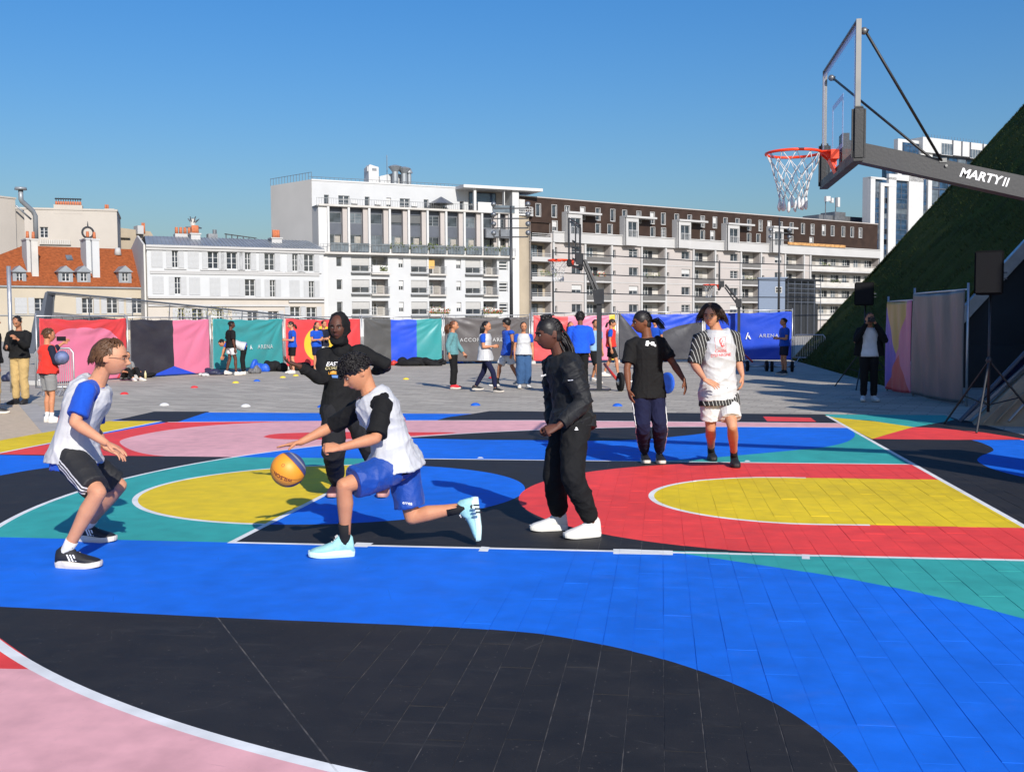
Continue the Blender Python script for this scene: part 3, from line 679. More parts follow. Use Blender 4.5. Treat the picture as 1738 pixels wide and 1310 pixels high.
# bays
finx = [430, 570, 710, 850, 980, 1108, 1235, 1360, 1480, 1595, 1668]
bay = []
for i in range(10):
    a_, c_ = bx(finx[i]) + .28, bx(finx[i + 1]) - .02; bay.append((a_, c_)); holes.append((a_, c_, zl + .25, zt_ - .1, .9))
b.wall(0 + bx(372), L, 0, zt_, holes, mats=M_WHITE, th=.35)
m = MB(); m.box(bx(372), L, 1.9, 12, 0, zt_)
for k2, (ty, h, q) in enumerate(todo):
    if ty != 'log': m.box(h[0], h[1], .9, 1.9, h[2], h[3])
b.part('wall_core', m, M_SIDE)
for i, (a_, c_) in enumerate(bay):
    H = zt_ - zl - .35; z0 = zl + .25; w = c_ - a_; wp = w * .76
    m = MB(); m.box(a_ + wp, c_, .0, .9, z0, z0 + H); bf = b.part('fin', m, M_BEIGE)
    m = MB(); m.box(a_, a_ + wp, .55, .75, z0 + H * .88, z0 + H); b.part('bay_panel', m, M_SLATE)
    m = MB(); m.box(a_, a_ + wp, .55, .75, z0 + H * .38, z0 + H * .64); b.part('bay_panel', m, M_SLATE)
    st = 'cas' if i % 2 else 'plain'
    if i in (3, 4): 
        mm = MB(); mm.box(a_, a_ + wp, .58, .70, z0 + H * .70, z0 + H * .87)
        for q in range(7): mm.box(a_, a_ + wp, .555, .58, z0 + H * (.70 + .024 * q), z0 + H * (.71 + .024 * q))
        b.part('blind', mm, mat('dark_grey_blind', (.10, .105, .11), .6))
        b.window(a_, a_ + wp, z0 + H * .64, z0 + H * .70, .6, 'plain', M_DKMET)
    else: b.window(a_, a_ + wp, z0 + H * .64, z0 + H * .88, .6, st, M_MIDMET, [M_GLASS, M_GLASSL, M_GLASS][i % 3])
    b.window(a_, a_ + wp, z0, z0 + H * .38, .6, 'strip', M_MIDMET, [M_GLASS, M_GLASSL][(i // 2) % 2])
    if i % 3 != 2:
        mm = MB(); mm.box(a_ + wp * .45, a_ + wp * .9, .61, .63, z0 + .1, z0 + H * .34); b.part('curtain', mm, M_CURT)
    mm = MB(); mm.box(a_, c_, -.62, -.58, z0 - .15, z0 + .95); b.part('glass_railing', mm, M_GLASSL)
m = MB()
for x in finx: m.box(bx(x), bx(x) + .28, -.35, -.003, zl, zt_)
m.box(bx(372), bx(430), -.12, -.003, 0, zt_)
b.part('white_fins', m, M_TRIM)
m = MB(); m.box(bx(372), L, -.75, -.003, zl - .25, zl); m.box(bx(372), L, -.45, -.36, zt_ - .1, zt_ + .15); b.part('ledge', m, M_CONC)
m = MB(); m.box(bx(372), L, -.73, -.70, zl + 1.0, zl + 1.05)
n = 60
for i in range(n + 1): x = bx(372) + (L - bx(372)) * i / n; m.box(x - .02, x + .02, -.73, -.70, zl, zl + 1.0)
b.part('railing', m, M_RAIL)
for x0_, x1_, zz in ((1500, 1585, .44), (1598, 1668, .44)):
    m = MB(); H = zt_ - zl; z = zl + H * zz; m.box(bx(x0_), bx(x1_), -1.0, .5, z - .2, z); m.box(bx(x0_), bx(x1_), -1.0, -.95, z, z + 1.0); m.box(bx(x0_), bx(x0_) + .05, -.95, 0, z, z + 1.0); b.part('balcony', m, [M_MIDMET])
# openings of the lower floors
for ty, h, q in todo:
    if ty == 'w': b.window(h[0], h[1], h[2], h[3], .2, 'plain' if q == 492 else 'roll')
    elif ty == 'roll': b.window(h[0], h[1], h[2], h[3], .12, 'roll', M_ROLL)
    elif ty == 'lv':
        m = MB()
        for z in (.0, .33, .66): m.box(h[0], h[1], .1, .16, h[2] + (h[3] - h[2]) * (z + .22), h[2] + (h[3] - h[2]) * (z + .33))
        b.part('louvre', m, M_TRIM); b.window(h[0], h[1], h[2], h[3], .2, 'plain')
    else:
        a_, c_, z0, z1 = h[:4]; w = c_ - a_; m = MB(); m.box(a_, c_, 1.5, 1.6, z0, z1); m.box(a_, c_, 0, 1.5, z0 - .02, z0 + .03); lw = b.part('loggia_wall', m, M_BEIGE if q % 2 else M_CONC)
        b.window(a_ + w * .08, a_ + w * .5, z0 + .1, z1 - .25, 1.38, 'cas', M_TRIM, [M_GLASS, M_GLASSL][q % 2]); 
        m = MB(); m.box(a_ + w * .58, a_ + w * .9, 1.4, 1.48, z0 + .2, z1 - .5); b.part('curtain', m, M_CURT)
        m = MB(); m.box(a_ - .1, c_ + .15, -.55, 0, z0 - .22, z0 - .04); b.part('balcony_slab', m, M_CONC)
        m = MB(); m.box(a_, c_ + .1, -.52, -.48, z0 + .9, z0 + .96)
        if q % 3 == 0: m.box(a_, c_ + .1, -.51, -.49, z0, z0 + .9)
        else:
            for i in range(16): x = a_ + (c_ - a_) * i / 15; m.box(x - .015, x + .015, -.51, -.48, z0 - .05, z0 + .9)
        b.part('balcony_rail', m, M_TRIM if q % 3 == 0 else M_RAIL)
m = MB()
for (zt1, zb1) in zrow:
    for x0_, x1_ in ((592, 722), (1000, 1116), (1373, 1490)): m.box(bx(x0_) - .05, bx(x1_), -.5, -.003, zb1 - .1, zb1 + .05); m.box(bx(x0_), bx(x1_), -.48, -.45, zb1 + .85, zb1 + .9)
b.part('balcony_ledges', m, M_RAIL)
def plant(b, x, z, w, y=-.45, fl=False, n=60):
    m = MB(); r_ = random.Random(int(x * 100)); m.tube([(x - w, y, z - .02), (x + w, y, z - .02)], .06, 5)
    
    for i in range(n):
        p = V((x + r_.uniform(-w, w), y + r_.uniform(-.2, .2), z + abs(r_.gauss(0, .32)))); s_ = r_.uniform(.06, .14); d1 = V((r_.uniform(-1, 1), r_.uniform(-1, 1), r_.uniform(-1, 1))).normalized(); d2 = d1.orthogonal().normalized()
        m.cur = 1 if (fl and r_.random() < .4) else 0; m.add([p - d1 * s_, p + d2 * s_, p + d1 * s_, p - d2 * s_], [(0, 1, 2, 3)])
    o = m.build('balcony_plant', [M_LEAFB, M_FLOWR], None); o.location = b.root.location; o.rotation_euler = b.root.rotation_euler; return o
PL = 'plants on the balconies'
for x, k, fl, lab in ((805, 0, 0, 'green potted plant on the top loggia of the white block'), (1185, 2, 1, 'red and green flower boxes on the lower middle balcony of the white block'), (1550, 2, 1, 'bushy flower boxes at the lowest right balcony of the white block')):
    tag(plant(b, bx(x), zrow[k][1] + .35, 1.5 if fl else .5, -.62, fl, 160 if fl else 60), lab, 'plant', PL)
tag(plant(b, bx(1133), zl + .7, .5, -.5, 0, 120), 'yellow green shrub on the terrace of the white block', 'plant', PL)
for x, lab in ((1030, 'low plants along the fifth glazed bay'), (1165, 'low plants beside the yellow green terrace shrub'), (1280, 'low plants along the seventh glazed bay'), (1400, 'low plants along the eighth glazed bay'), (1545, 'plants under the upper right balcony'), (1625, 'plants in the last glazed bay by the mast'), (900, 'low plants along the fourth glazed bay')):
    tag(plant(b, bx(x), zl + .75, 1.0, -.5, 0, 70), lab + ' of the white block', 'plant', PL)
m = MB(); h = zrow[0]; m.box(bx(1128), bx(1168), .2, .35, h[1] + .7, h[1] + 1.9); b.part('awning', m, M_AWN)
# set-back top storey
yS = 2.0
def tx(x): return b.X(450 + x / 4.0419, yS)
def tz(x, y): return b.Z(450 + x / 4.0419, 260 + y / 4.0419, yS)
zr0 = (tz(340, 182) + tz(1400, 252)) / 2
hh = []
for x0_, x1_, k in ((415, 447, 0), (512, 588, 1), (693, 725, 0), (840, 872, 2), (932, 1000, 1), (1095, 1127, 0), (1222, 1250, 0), (1340, 1368, 0)):
    top = zr0 - 1.75; bot = zt_ + .1 if k != 2 else zr0 - 3.3; hh.append((tx(x0_), tx(x1_), bot, top, k))
x_l = tx(331); x_r = tx(1425)
b.wall(x_l, x_r, zt_ - .3, zr0, [h[:4] for h in hh], yS, .3, M_WHITE, 'top_storey_wall')
for h in hh: b.window(h[0], h[1], h[2], h[3], yS + .2, 'cas' if h[4] == 1 else ('roll' if h[4] == 2 else 'plain'))
m = MB(); m.box(x_l, x_r, yS + .6, 12, zt_ - .3, zr0 - .02); m.box(bx(372), L, -.3, 1.99, zt_ - .12, zt_ + .02); b.part('terrace_slab', m, M_SIDE)
m = MB(); m.box(x_l - .02, x_r, yS - .08, yS + .3, zr0, zr0 + .18); b.part('parapet', m, M_TRIM)
# grey side wall
m = MB(); q0 = V((x_l - .02, yS, 0)); 
sl = b.A + b.e * x_l + b.n * yS
far = gat(463.5, 147.5); fl = far - b.A; fx, fy = fl.dot(b.e), fl.dot(b.n)
zs = b.A
zside = (CAMP.z + (552.6 - 318.5) / CF * 147.5)
m.prism([(x_l - .03, yS + .02, 0), (x_l - .03, yS + .02, zr0 + .15), (fx, fy, zside), (fx, fy, 0)], (.25, .25, 0)); b.part('side_wall', m, M_SIDE)
m = MB(); m.prism([(bx(372) - .02, .02, 0), (bx(372) - .02, .02, zt_), (x_l - .01, yS + .01, zt_), (x_l - .01, yS + .01, 0)], (.1, .1, 0)); b.part('side_wall', m, M_SIDE)
m = MB()
for i in range(15): f = i / 14; x, y, z = x_l + (fx - x_l) * f, yS + (fy - yS) * f, zr0 + .15 + (zside - zr0 - .15) * f; m.tube([(x, y, z), (x, y, z + .95)], .03, 4)
m.tube([(x_l, yS, zr0 + 1.05), (fx, fy, zside + .9)], .03, 4)
for i in range(40): x = x_l + (x_r - x_l) * i / 39; m.tube([(x, yS + 1.5, zr0), (x, yS + 1.5, zr0 + .7)], .02, 4)
m.tube([(x_l, yS + 1.5, zr0 + .7), (x_r, yS + 1.5, zr0 + .7)], .025, 4); b.part('roof_railing', m, M_RAIL)
m = MB(); z = zt_ + .9; m.box(x_l, bx(1440), -.25, -.2, z, z + .05)
m.box(x_l, bx(372), -.25, 1.9, zt_ - .15, zt_)
for i in range(70): x = x_l + (bx(1440) - x_l) * i / 69; m.box(x - .015, x + .015, -.24, -.21, zt_, z)
b.part('terrace_railing', m, M_RAIL)
for x, lab in ((630, 'small folding chair'), (790, 'glazed screen'), (1040, 'deck chair')):
    m = MB(); xx = bx(x); m.box(xx - .4, xx + .4, .6, .7, zt_ + .02, zt_ + .9); m.box(xx - .4, xx + .4, .2, .6, zt_ + .4, zt_ + .46); b.part('terrace_seat', m, M_TRIM)
m = MB(); m.tube([(bx(1225), .6, zt_), (bx(1225), .6, zt_ + 1.3)], .04, 5); m.tube([(bx(1225), .6, zt_ + .9), (bx(1225), .6, zt_ + 1.9)], [1.8, .05], 8); b.part('terrace_parasol', m, M_MIDMET)
# roof things
yq = 5
def rx(x): return b.X(450 + x / 4.0419, yq)
def rz_(x, y): return b.Z(450 + x / 4.0419, 260 + y / 4.0419, yq)
m = MB(); m.box(rx(722), rx(790), yq, yq + 2, zr0 - .3, rz_(750, 95)); m.prism([(rx(722), yq, rz_(750, 95)), (rx(790), yq, rz_(750, 95)), (rx(730), yq, rz_(750, 80))], (0, 1.5, 0)); m.box(rx(716), rx(722), yq + .2, yq + 1, rz_(750, 125), rz_(750, 95)); m.cur = 1; m.box(rx(745), rx(775), yq - .03, yq, rz_(750, 122), rz_(750, 105)); b.part('chimney', m, [M_TRIM, M_MIDMET])
m = MB(); m.prism([(rx(795), yq, zr0 - .3), (rx(975), yq, zr0 - .3), (rx(975), yq, rz_(975, 150)), (rx(890), yq, rz_(890, 138)), (rx(795), yq, rz_(795, 160))], (0, 4, 0)); b.part('roof_plant_room', m, M_WHITE)
for x, yt, r_, cap in ((885, 85, .42, 1), (945, 97, .42, 1), (980, 115, .28, 0)):
    m = MB(); X_ = rx(x); zt2 = rz_(x, yt); m.tube([(X_, yq - 1, zr0 - .2), (X_, yq - 1, zt2 - .6)], r_, 10)
    if cap: m.tube([(X_, yq - 1, zt2 - 1.0), (X_, yq - 1, zt2 - .35), (X_, yq - 1, zt2 - .25), (X_, yq - 1, zt2 - .1)], [.42, .95, .8, .3], 12)
    else: m.tube([(X_, yq - 1, zt2 - .6), (X_, yq - 1, zt2)], [.5, .25], 10)
    b.part('vent_pipe', m, M_ZINC)
m = MB(); m.tube([(rx(847), yq, zr0), (rx(847), yq, rz_(847, 15))], .05, 5); b.part('antenna', m, M_MIDMET)
# framed loggia at the top right
cz0 = zt_ + .1; xa, xb = bx(1430), L + .6; m = MB(); zc = b.Z(830, 260 + 235 / 4.0419, 0)
m.box(bx(1350), xb + 3.6, -.9, 4, zc - .3, zc + .1); fr = b.part('roof_canopy', m, M_TRIM)
m = MB(); m.box(bx(1430), bx(1430) + .35, -.4, 0, cz0, zc - .3); m.box(bx(1635), bx(1640) , -.4, .2, cz0, zc - .3); m.box(L - .3, L + .7, -.4, 6, 0, zc - .3); b.part('column', m, M_TRIM)
m = MB(); m.box(bx(1435), L - .3, 2.2, 3, cz0, zc - .3); b.part('wall_core', m, M_BEIGE)
b.window(bx(1442), bx(1628), zc - 2.1, zc - .5, 1.9, 'plain', M_DKMET, M_GLASSB); b.window(bx(1442), bx(1628), cz0 + .3, zc - 2.2, 1.9, 'strip', M_MIDMET, M_GLASS)
m = MB(); m.box(bx(1455), bx(1552), -.5, -.4, zt_ - .1, zt_ + 1.3); b.part('white_panel', m, M_TRIM)
m = MB(); m.box(bx(1555), L, -.5, -.46, zt_, zt_ + 1.0); b.part('glass_railing', m, M_GLASSL)

# ------------------------------------------------------------------ B: long cream block with brown mansard
b = Bld('cream_apartment_block', 875, 151.6, 1490, 200, 'long cream apartment block with dark brown mansard, small white windows and loggias')
L = b.L
zR = (b.Z(900, 331) + b.Z(1470, 382)) / 2
def px4(x): return 780 + x / 4.345
def px5(x): return 1140 + x / 4.828
xc0 = b.X(px4(685)); zp0 = (b.Z(px4(700), 300 + 500 / 4.345) + b.Z(px5(1600), 320 + 553 / 4.828)) / 2      # underside of parapet band
zp1 = (b.Z(px4(700), 300 + 408 / 4.345) + b.Z(px5(1600), 320 + 497 / 4.828)) / 2
# brown cladding with windows
mx = [916, 943, 965, 991, 1017, 1042, 1062, 1086, 1109, 1127.5, 1150, 1172, 1194, 1214.6, 1232.6, 1253, 1272.6, 1292, 1307, 1326, 1344.6, 1363.7, 1380, 1399, 1414, 1432, 1447, 1461]
hs_ = []; zw1 = b.Z(943, 300 + 205 / 4.345); zw0 = b.Z(943, 300 + 278 / 4.345); zh = zw1 - zw0
ztop = (b.Z(943, 300 + 205 / 4.345) + b.Z(1447, 320 + 320 / 4.828)) / 2
for u in mx: x = b.X(u); hs_.append((x - .42, x + .42, ztop - 1.75, ztop))
lo = [px4(712), px4(1030), px4(1118), px4(1432), px4(1512), px5(342), px5(260), px5(640), px5(717), px5(985), px5(1150)]
for u in lo: x = b.X(u); hs_.append((x - .45, x + .45, zp1 + .12, zp1 + 1.55))
b.wall(0, L, zp1 - .2, zR, hs_, .3, .25, M_BROWN, 'mansard')
for i, h in enumerate(hs_): b.window(*h, y=.42, style=('plain', 'roll', 'plain', 'plain', 'cas')[(i * 7) % 5], gm=M_GLASS)
m = MB()
for h in hs_: 
    m.box(h[0] - .05, h[0], .22, .3, h[2] - .05, h[3] + .05); m.box(h[1], h[1] + .05, .22, .3, h[2] - .05, h[3] + .05); m.box(h[0], h[1], .22, .3, h[3], h[3] + .05); m.box(h[0], h[1], .18, .3, h[2] - .06, h[2])
b.part('window_surrounds', m, M_TRIM)
m = MB(); m.box(0, L, 1.9, 14, 0, zR - .03); m.box(0, L, .6, 1.9, zp1, zR - .03); m.box(0, L, .2, .6, zR, zR + .15); m.cur = 1; b.part('wall_core', m, [M_BEIGE])
m = MB()
for u in (946, 1182, 1300): x = b.X(u, 3); m.box(x - .9, x + .9, 3, 5, zR, zR + .45)
b.part('roof_vents', m, M_DKMET)
# projecting boxes with canopies
for x0_, x1_, x2_, w0, w1 in ((px4(745), px4(815), px4(1045), px4(822), px4(897)), (px4(1170), px4(1240), px4(1450), px4(1245), px4(1312)), (px4(1556), px5(68), px5(290), px5(74), px5(148)), (px5(392), px5(470), px5(672), px5(474), px5(545)), (px5(762), px5(838), px5(1025), px5(842), px5(905))):
    yP = -1.2; xa, xb = b.X(x1_, yP), b.X(x2_, yP) ; wa, wb = b.X(w0, yP), b.X(w1, yP); zt2 = zp1 + 2.6; xm = wb + .25; m = MB()
    h = (wa, wb, zp1 - .3, zt2 - .6)
    m.box(xa - .3, xm, yP + .3, .28, zp0, zt2 - .01); m.box(xa - .3, b.X(x2_, yP), yP - .2, .28, zt2, zt2 + .28); b.part('bay_box', m, M_WHITE2)
    b.wall(xa - .3, xm, zp0, zt2 - .01, [h], yP, .25, M_WHITE2, 'bay_wall'); b.window(*h, y=yP + .15, style='strip')
    m = MB()
    for i in range(8): x = h[0] + (h[1] - h[0]) * i / 7; m.box(x - .02, x + .02, yP - .15, yP - .12, h[2], h[2] + 1)
    m.box(h[0], h[1], yP - .15, yP - .12, h[2] + 1, h[2] + 1.05); b.part('balcony_rail', m, M_TRIM)
m = MB(); m.box(xc0, L, -.3, .28, zp0, zp1); m.box(xc0, L, -.42, -.3, zp1 - .1, zp1 + .03); m.box(xc0, L, -.38, -.3, zp0, zp0 + .12); b.part('parapet_band', m, M_WHITE2)
# body
FH = (b.Z(1015, 300 + 630 / 4.345) - b.Z(1015, 300 + 910 / 4.345)) / 2
zf = [b.Z(1015, 300 + 630 / 4.345) - FH * k for k in range(0, 4)]     # loggia floor levels (bottoms)
zf[0] = zf[0]
holes = []; todo = []
for u in (979, 1075.5, 1164, 1246, 1321):
    x = b.X(u)
    for k, z in enumerate(zf): h = (x - .95, x + .95, z + .95, z + 2.2); holes.append(h); todo.append(('w', h, k + int(u)))
for u in (px4(708), px4(1140), px4(1535), px5(370), px5(748)):
    x = b.X(u)
    for k, z in enumerate(zf): h = (x - .3, x + .3, z + (.7 if k == 0 else 1.0), z + (1.9 if k in (0, 3) else 1.6)); holes.append(h); todo.append(('s', h, k))
for u0, u1 in ((px4(930), px4(1110)), (px4(1345), px4(1508)), (px5(180), px5(343)), (px5(567), px5(718)), (px5(927), px5(1070))):
    for k, z in enumerate(zf): h = (b.X(u0), b.X(u1), z, z + FH - .28, 1.4); holes.append(h); todo.append(('l', h, k + int(u0)))
for k, z in enumerate(zf): h = (b.X(px5(1135)), L - .1, z, z + FH - .28, 1.4); holes.append(h); todo.append(('L', h, k))
for k, z in enumerate([zp1 - .1 - 2.6] + [q for q in zf]):
    pass
xe0, xe1 = b.X(px4(527)), b.X(px4(672))
for k in range(5): z = zf[0] + FH * (1 - k); h = (xe0, xe1, z, z + FH - .28, 1.4); todo.append(('e', h, k)); holes.append(h)
b.wall(xe0 - .05, L, 0, zp1 - .25, holes, 0, .3, M_BEIGE)
fine = 0
for ty, h, q in todo:
    a_, c_, z0, z1 = h[:4]
    if ty == 'w': b.window(a_, c_, z0, z1, .2, ('strip', 'roll', 'strip', 'cas')[q % 4])
    elif ty == 's': b.window(a_, c_, z0, z1, .2, 'plain')
    else:
        w = c_ - a_; m = MB(); m.box(a_, c_, 1.4, 1.5, z0, z1); b.part('loggia_wall', m, M_CONC if ty != 'e' else M_BTILE)
        nW = 1 if ty != 'L' else 6
        for i in range(nW):
            s0 = a_ + w * (i + .25) / nW; b.window(s0, s0 + 1.25, z0 + .05, z1 - .3, 1.28, 'cas', M_TRIM if ty != 'e' else M_DKMET, [M_GLASS, M_GLASSL, M_GLASS][(q + i) % 3])
            m = MB(); m.box(s0 + 1.4, s0 + 2.2, 1.33, 1.39, z0 + .1, z1 - .4); b.part('curtain', m, [M_CURT, M_DARK][(q + i) % 2])
        m = MB(); m.box(a_ - .05, c_ + .05, -.35, 1.4, z0 - .22, z0 - .003); b.part('balcony_slab', m, M_WHITE2)
        m = MB()
        if ty in 'lL': m.box(a_, c_, -.32, -.28, z0 + .02, z0 + .75); m.box(a_, c_, -.33, -.27, z0 + .9, z0 + .96)
        else: m.box(a_, c_, -.32, -.25, z0 + .0, z0 + .45); m.box(a_, c_, -.32, -.27, z0 + .62, z0 + .68); m.box(a_, c_, -.32, -.27, z0 + .88, z0 + .95)
        b.part('balcony_rail', m, M_GRAILP if ty in 'l' else (M_CONC if ty == 'L' else M_WHITE2))
# vertical pilasters beside the loggias
m = MB()
for u in (px4(690), px4(922), px4(1118), px4(1338), px4(1515), px5(172), px5(350), px5(560), px5(725), px5(922), px5(1076), px5(1128)):
    x = b.X(u); m.box(x - .16, x + .16, -.25, -.003, 0, zp0)
for k in range(5): z = zf[0] + FH * (1 - k) - .22; m.box(xc0, L, -.06, -.003, z, z + .1)
b.part('pilasters', m, M_WHITE2)
# rounded beige stair tower with curved balcony
m = MB(); x0, x1 = b.X(px4(413)) , b.X(px4(524)); zt3 = b.Z(px4(470), 300 + 290 / 4.345); R_ = (x1 - x0) / 2; cx_ = (x0 + x1) / 2
seg = [(cx_ - R_ * cos(pi * i / 14), .5 - .9 * sin(pi * i / 14)) for i in range(15)]
for i in range(14): m.quad((seg[i][0], seg[i][1], 0), (seg[i + 1][0], seg[i + 1][1], 0), (seg[i + 1][0], seg[i + 1][1], zt3), (seg[i][0], seg[i][1], zt3))
m.poly([(x, y, zt3) for x, y in seg]); b.part('stair_tower', m, M_BTILE)
m = MB(); g_ = [(cx_ + .3 - (R_ + .3) * cos(pi * i / 14), .5 - 1.3 * sin(pi * i / 14)) for i in range(15)]; m.prism([(x, y, zt3 + .01) for x, y in g_], (0, 0, .2))
for zz in (.5, .85, 1.2): m.tube([(x, y, zt3 + zz) for x, y in g_], .05, 5)
for x, y in g_: m.tube([(x, y, zt3), (x, y, zt3 + 1.2)], .04, 4)
b.part('curved_balcony', m, M_TRIM)
h = (b.X(px4(448)), b.X(px4(490)), zt3 + .2, zt3 + 2.3); b.window(*h, y=.15, style='roll')
for x, k, lab in ((b.X(px4(650)), 1, 'leafy plant in the corner balcony by the beige tower'), (b.X(px4(1020)), 1, 'yellow flowers on the second loggia of the cream block'), (b.X(px4(1420)), 1, 'plants on the second column of loggias of the cream block'), (b.X(px5(640)), 1, 'large green plant in the fourth column of loggias of the cream block'), (b.X(px5(1250)), 0, 'green hedge along the top right balcony of the cream block'), (b.X(px5(1330)), 1, 'green shrubs on the long right balcony of the cream block')):
    tag(plant(b, x, zf[k] + .7, 1.4, -.2, 'yellow' in lab, 130), lab, 'plant', PL)
m = MB(); m.box(b.X(px5(930)), b.X(px5(1400)), -.55, -.43, zp1 + .0, zp1 + .45); b.part('flower_trough', m, mat('orange_planting', (.42, .22, .08), .9, .5, 2))
# rooftop telecom room, seen past the end of the roof
b2 = Bld('telecom_room', 1388, 205, 1466, 212, 'grey rooftop plant room with white phone antennas above the brown roof', 'antenna')
m = MB(); z0 = 10; m.box(0, b2.L, 0, 4, z0, b2.Z(1430, 367)); m.box(b2.X(1412), b2.X(1430), -.5, 3, z0, b2.Z(1430, 361)); b2.part('housing', m, M_MIDMET)
m = MB()
for u, t1, t0 in ((1396, 334, 370), (1413, 336, 366), (1465, 331, 372)): x = b2.X(u); m.tube([(x, -.5, b2.Z(u, t0)), (x, -.5, b2.Z(u, t1))], .1, 5)
b2.part('mast', m, M_MIDMET)
m = MB()
for u, t1, t0 in ((1395, 334, 343), (1398.5, 334, 342), (1404, 337, 345), (1414.5, 336, 352), (1463.5, 331, 349), (1471, 332, 341)): x = b2.X(u); m.box(x - .3, x + .3, -1.1, -.6, b2.Z(u, t0), b2.Z(u, t1))
b2.part('antenna_panel', m, M_TRIM)
# thin blue grey box before the cream block, standing in for a cast shadow
b3 = Bld('shadow_box', 1288, 118, 1332, 118, 'low blue grey box standing in for a shadow cast on the cream block')
m = MB(); zt4 = b3.Z(1300, 473); m.box(0, b3.L, 0, .6, 0, zt4); m.box(-.1, b3.L + .2, -.1, .6, zt4, zt4 + .15); b3.part('wall', m, mat('blue_grey_shadow', (.16, .20, .27), .8, .08))  # body of the shadow stand-in, not a real wall
h = (b3.L * .62, b3.L * .88, b3.Z(1320, 497), b3.Z(1320, 487)); b3.window(*h, y=-.05)  # window set on the shadow stand-in box
b3 = Bld('glazed_annexe', 1332.5, 119, 1388, 124, 'dark glazed low annexe with horizontal rails below the cream block')
m = MB(); zt4 = b3.Z(1350, 475); m.box(0, b3.L, 0, .5, 0, zt4 - 2.6); m.box(.2, b3.L, .3, .5, zt4 - 2.6, zt4 - .01); m.box(-.1, b3.L, -.4, .5, zt4, zt4 + .15); b3.part('wall', m, M_DKMET)
m = MB(); 
for i in range(5): z = zt4 - .5 * (i + 1); m.box(0, b3.L, -.35, -.3, z, z + .08)
for i in range(6): x = b3.L * i / 5; m.box(x - .05, x + .05, -.34, -.31, 0, zt4)
b3.part('rails', m, M_SLATE)

# ------------------------------------------------------------------ G: white and blue glass tower on the right
b = Bld('glass_tower', 1474, 205, 1560, 212, 'modern white tower with tall blue glass strips behind the grass slope')
def gx(x, y=0): return b.X(1280 + x / 2.978, y)
def gz(x, y_, y=0): return b.Z(1280 + x / 2.978, y_ / 2.978, y)
z1 = gz(640, 898); z2 = gz(770, 889)
m = MB(); m.box(gx(577) + .2, gx(880), .3, 1.6, 0, z1 - .3); m.box(gx(700), gx(880), .3, 1.6, z1 - .3, z2 - .3); b.part('glass_core', m, M_GLASSB)
m = MB()
for a_, c_, zt5 in ((577, 600, gz(600, 900)), (628, 646, gz(640, 925)), (668, 706, gz(690, 898)), (769, 842, gz(800, 888)), (866, 880, gz(870, 888))): m.box(gx(a_), gx(c_), -.25, .3, 0, zt5)
m.box(gx(577), gx(646), -.25, .3, gz(600, 905), gz(600, 895)); m.box(gx(632), gx(706), -.28, .3, gz(650, 942), gz(650, 926)); m.box(gx(668), gx(842), -.25, .3, gz(750, 915), gz(750, 886)); m.box(gx(577), gx(706), .31, 1.7, z1 - .3, z1); m.box(gx(700), gx(880), .31, 1.7, z2 - .3, z2); m.box(gx(577) - .01, gx(577) + .19, .31, 1.7, 0, z1 - .31)
b.part('white_piers', m, M_TRIM)
for a_, c_ in ((601, 627), (647, 667), (707, 768), (843, 865)):
    t0 = 920 if a_ < 630 else (946 if a_ < 700 else 918)
    for k in range(9):
        zt5 = gz(700, t0 + k * 52); 
        if zt5 < 3: break
        b.window(gx(a_), gx(c_), zt5 - 3.2, zt5 - .15, .05, 'cas' if k % 3 == 0 else 'plain', M_SLATE, [M_GLASSB, M_GLASSL, M_GLASSB, M_GLASSB][(k + a_) % 4])
yy = 4
zu = gz(840, 697, yy); zl_ = gz(1000, 790, yy)
m = MB(); m.box(gx(716, yy), gx(820, yy), yy, yy + 1, 0, gz(770, 706, yy)); m.box(gx(820, yy) + .01, gx(1160, yy), yy - 1, yy + 2, zl_, zu); m.box(gx(820, yy), gx(880, yy), yy - .5, yy + 2, 0, zl_); b.part('upper_block', m, M_TRIM)
m = MB(); m.box(gx(880, yy) + .01, gx(1150, yy), yy, yy + 11, 0, zl_ - .01); m.box(gx(738, yy), gx(820, yy), yy - .1, yy, 0, gz(770, 722, yy)); m.box(gx(668, yy), gx(716, yy), yy + .5, yy + 1.5, 0, gz(700, 830, yy)); b.part('glass_core', m, M_GLASSB)
for a_, c_, t0, t1 in ((912, 968, 728, 788), (1056, 1120, 742, 790)): b.window(gx(a_, yy), gx(c_, yy), gz(940, t1, yy), gz(940, t0, yy), yy - 1.1, 'strip', M_TRIM, M_GLASSL)
m = MB()
for x in (968, 1014, 1056, 1120): m.box(gx(x, yy) - .1, gx(x, yy) + .1, yy - 1.2, yy - 1, zl_, zu)
for k in range(7): z = zl_ - 3.3 * k; m.box(gx(880, yy), gx(1150, yy), yy - .15, yy - .003, z - .35, z - .1)
for k in range(1, 6): x = gx(880 + 45 * k, yy); m.box(x - .08, x + .08, yy - .12, yy - .003, 0, zl_)
for i in range(22): x = gx(840 + 14.5 * i, yy); m.tube([(x, yy, zu), (x, yy, zu + .9)], .04, 4)
b.part('mullions', m, M_SLATE)
for k in range(6):
    for j in range(5):
        if (k * 3 + j) % 3 == 0: z = zl_ - 3.3 * k; b.window(gx(882 + 45 * j, yy), gx(922 + 45 * j, yy), z - 3.2, z - .45, yy - .08, 'plain', M_SLATE, M_GLASSL)
for k in range(5): z = gz(770, 735 + 60 * k, yy); b.window(gx(742, yy), gx(816, yy), z - 3.5, z, yy - .2, 'strip', M_SLATE, M_GLASSB)

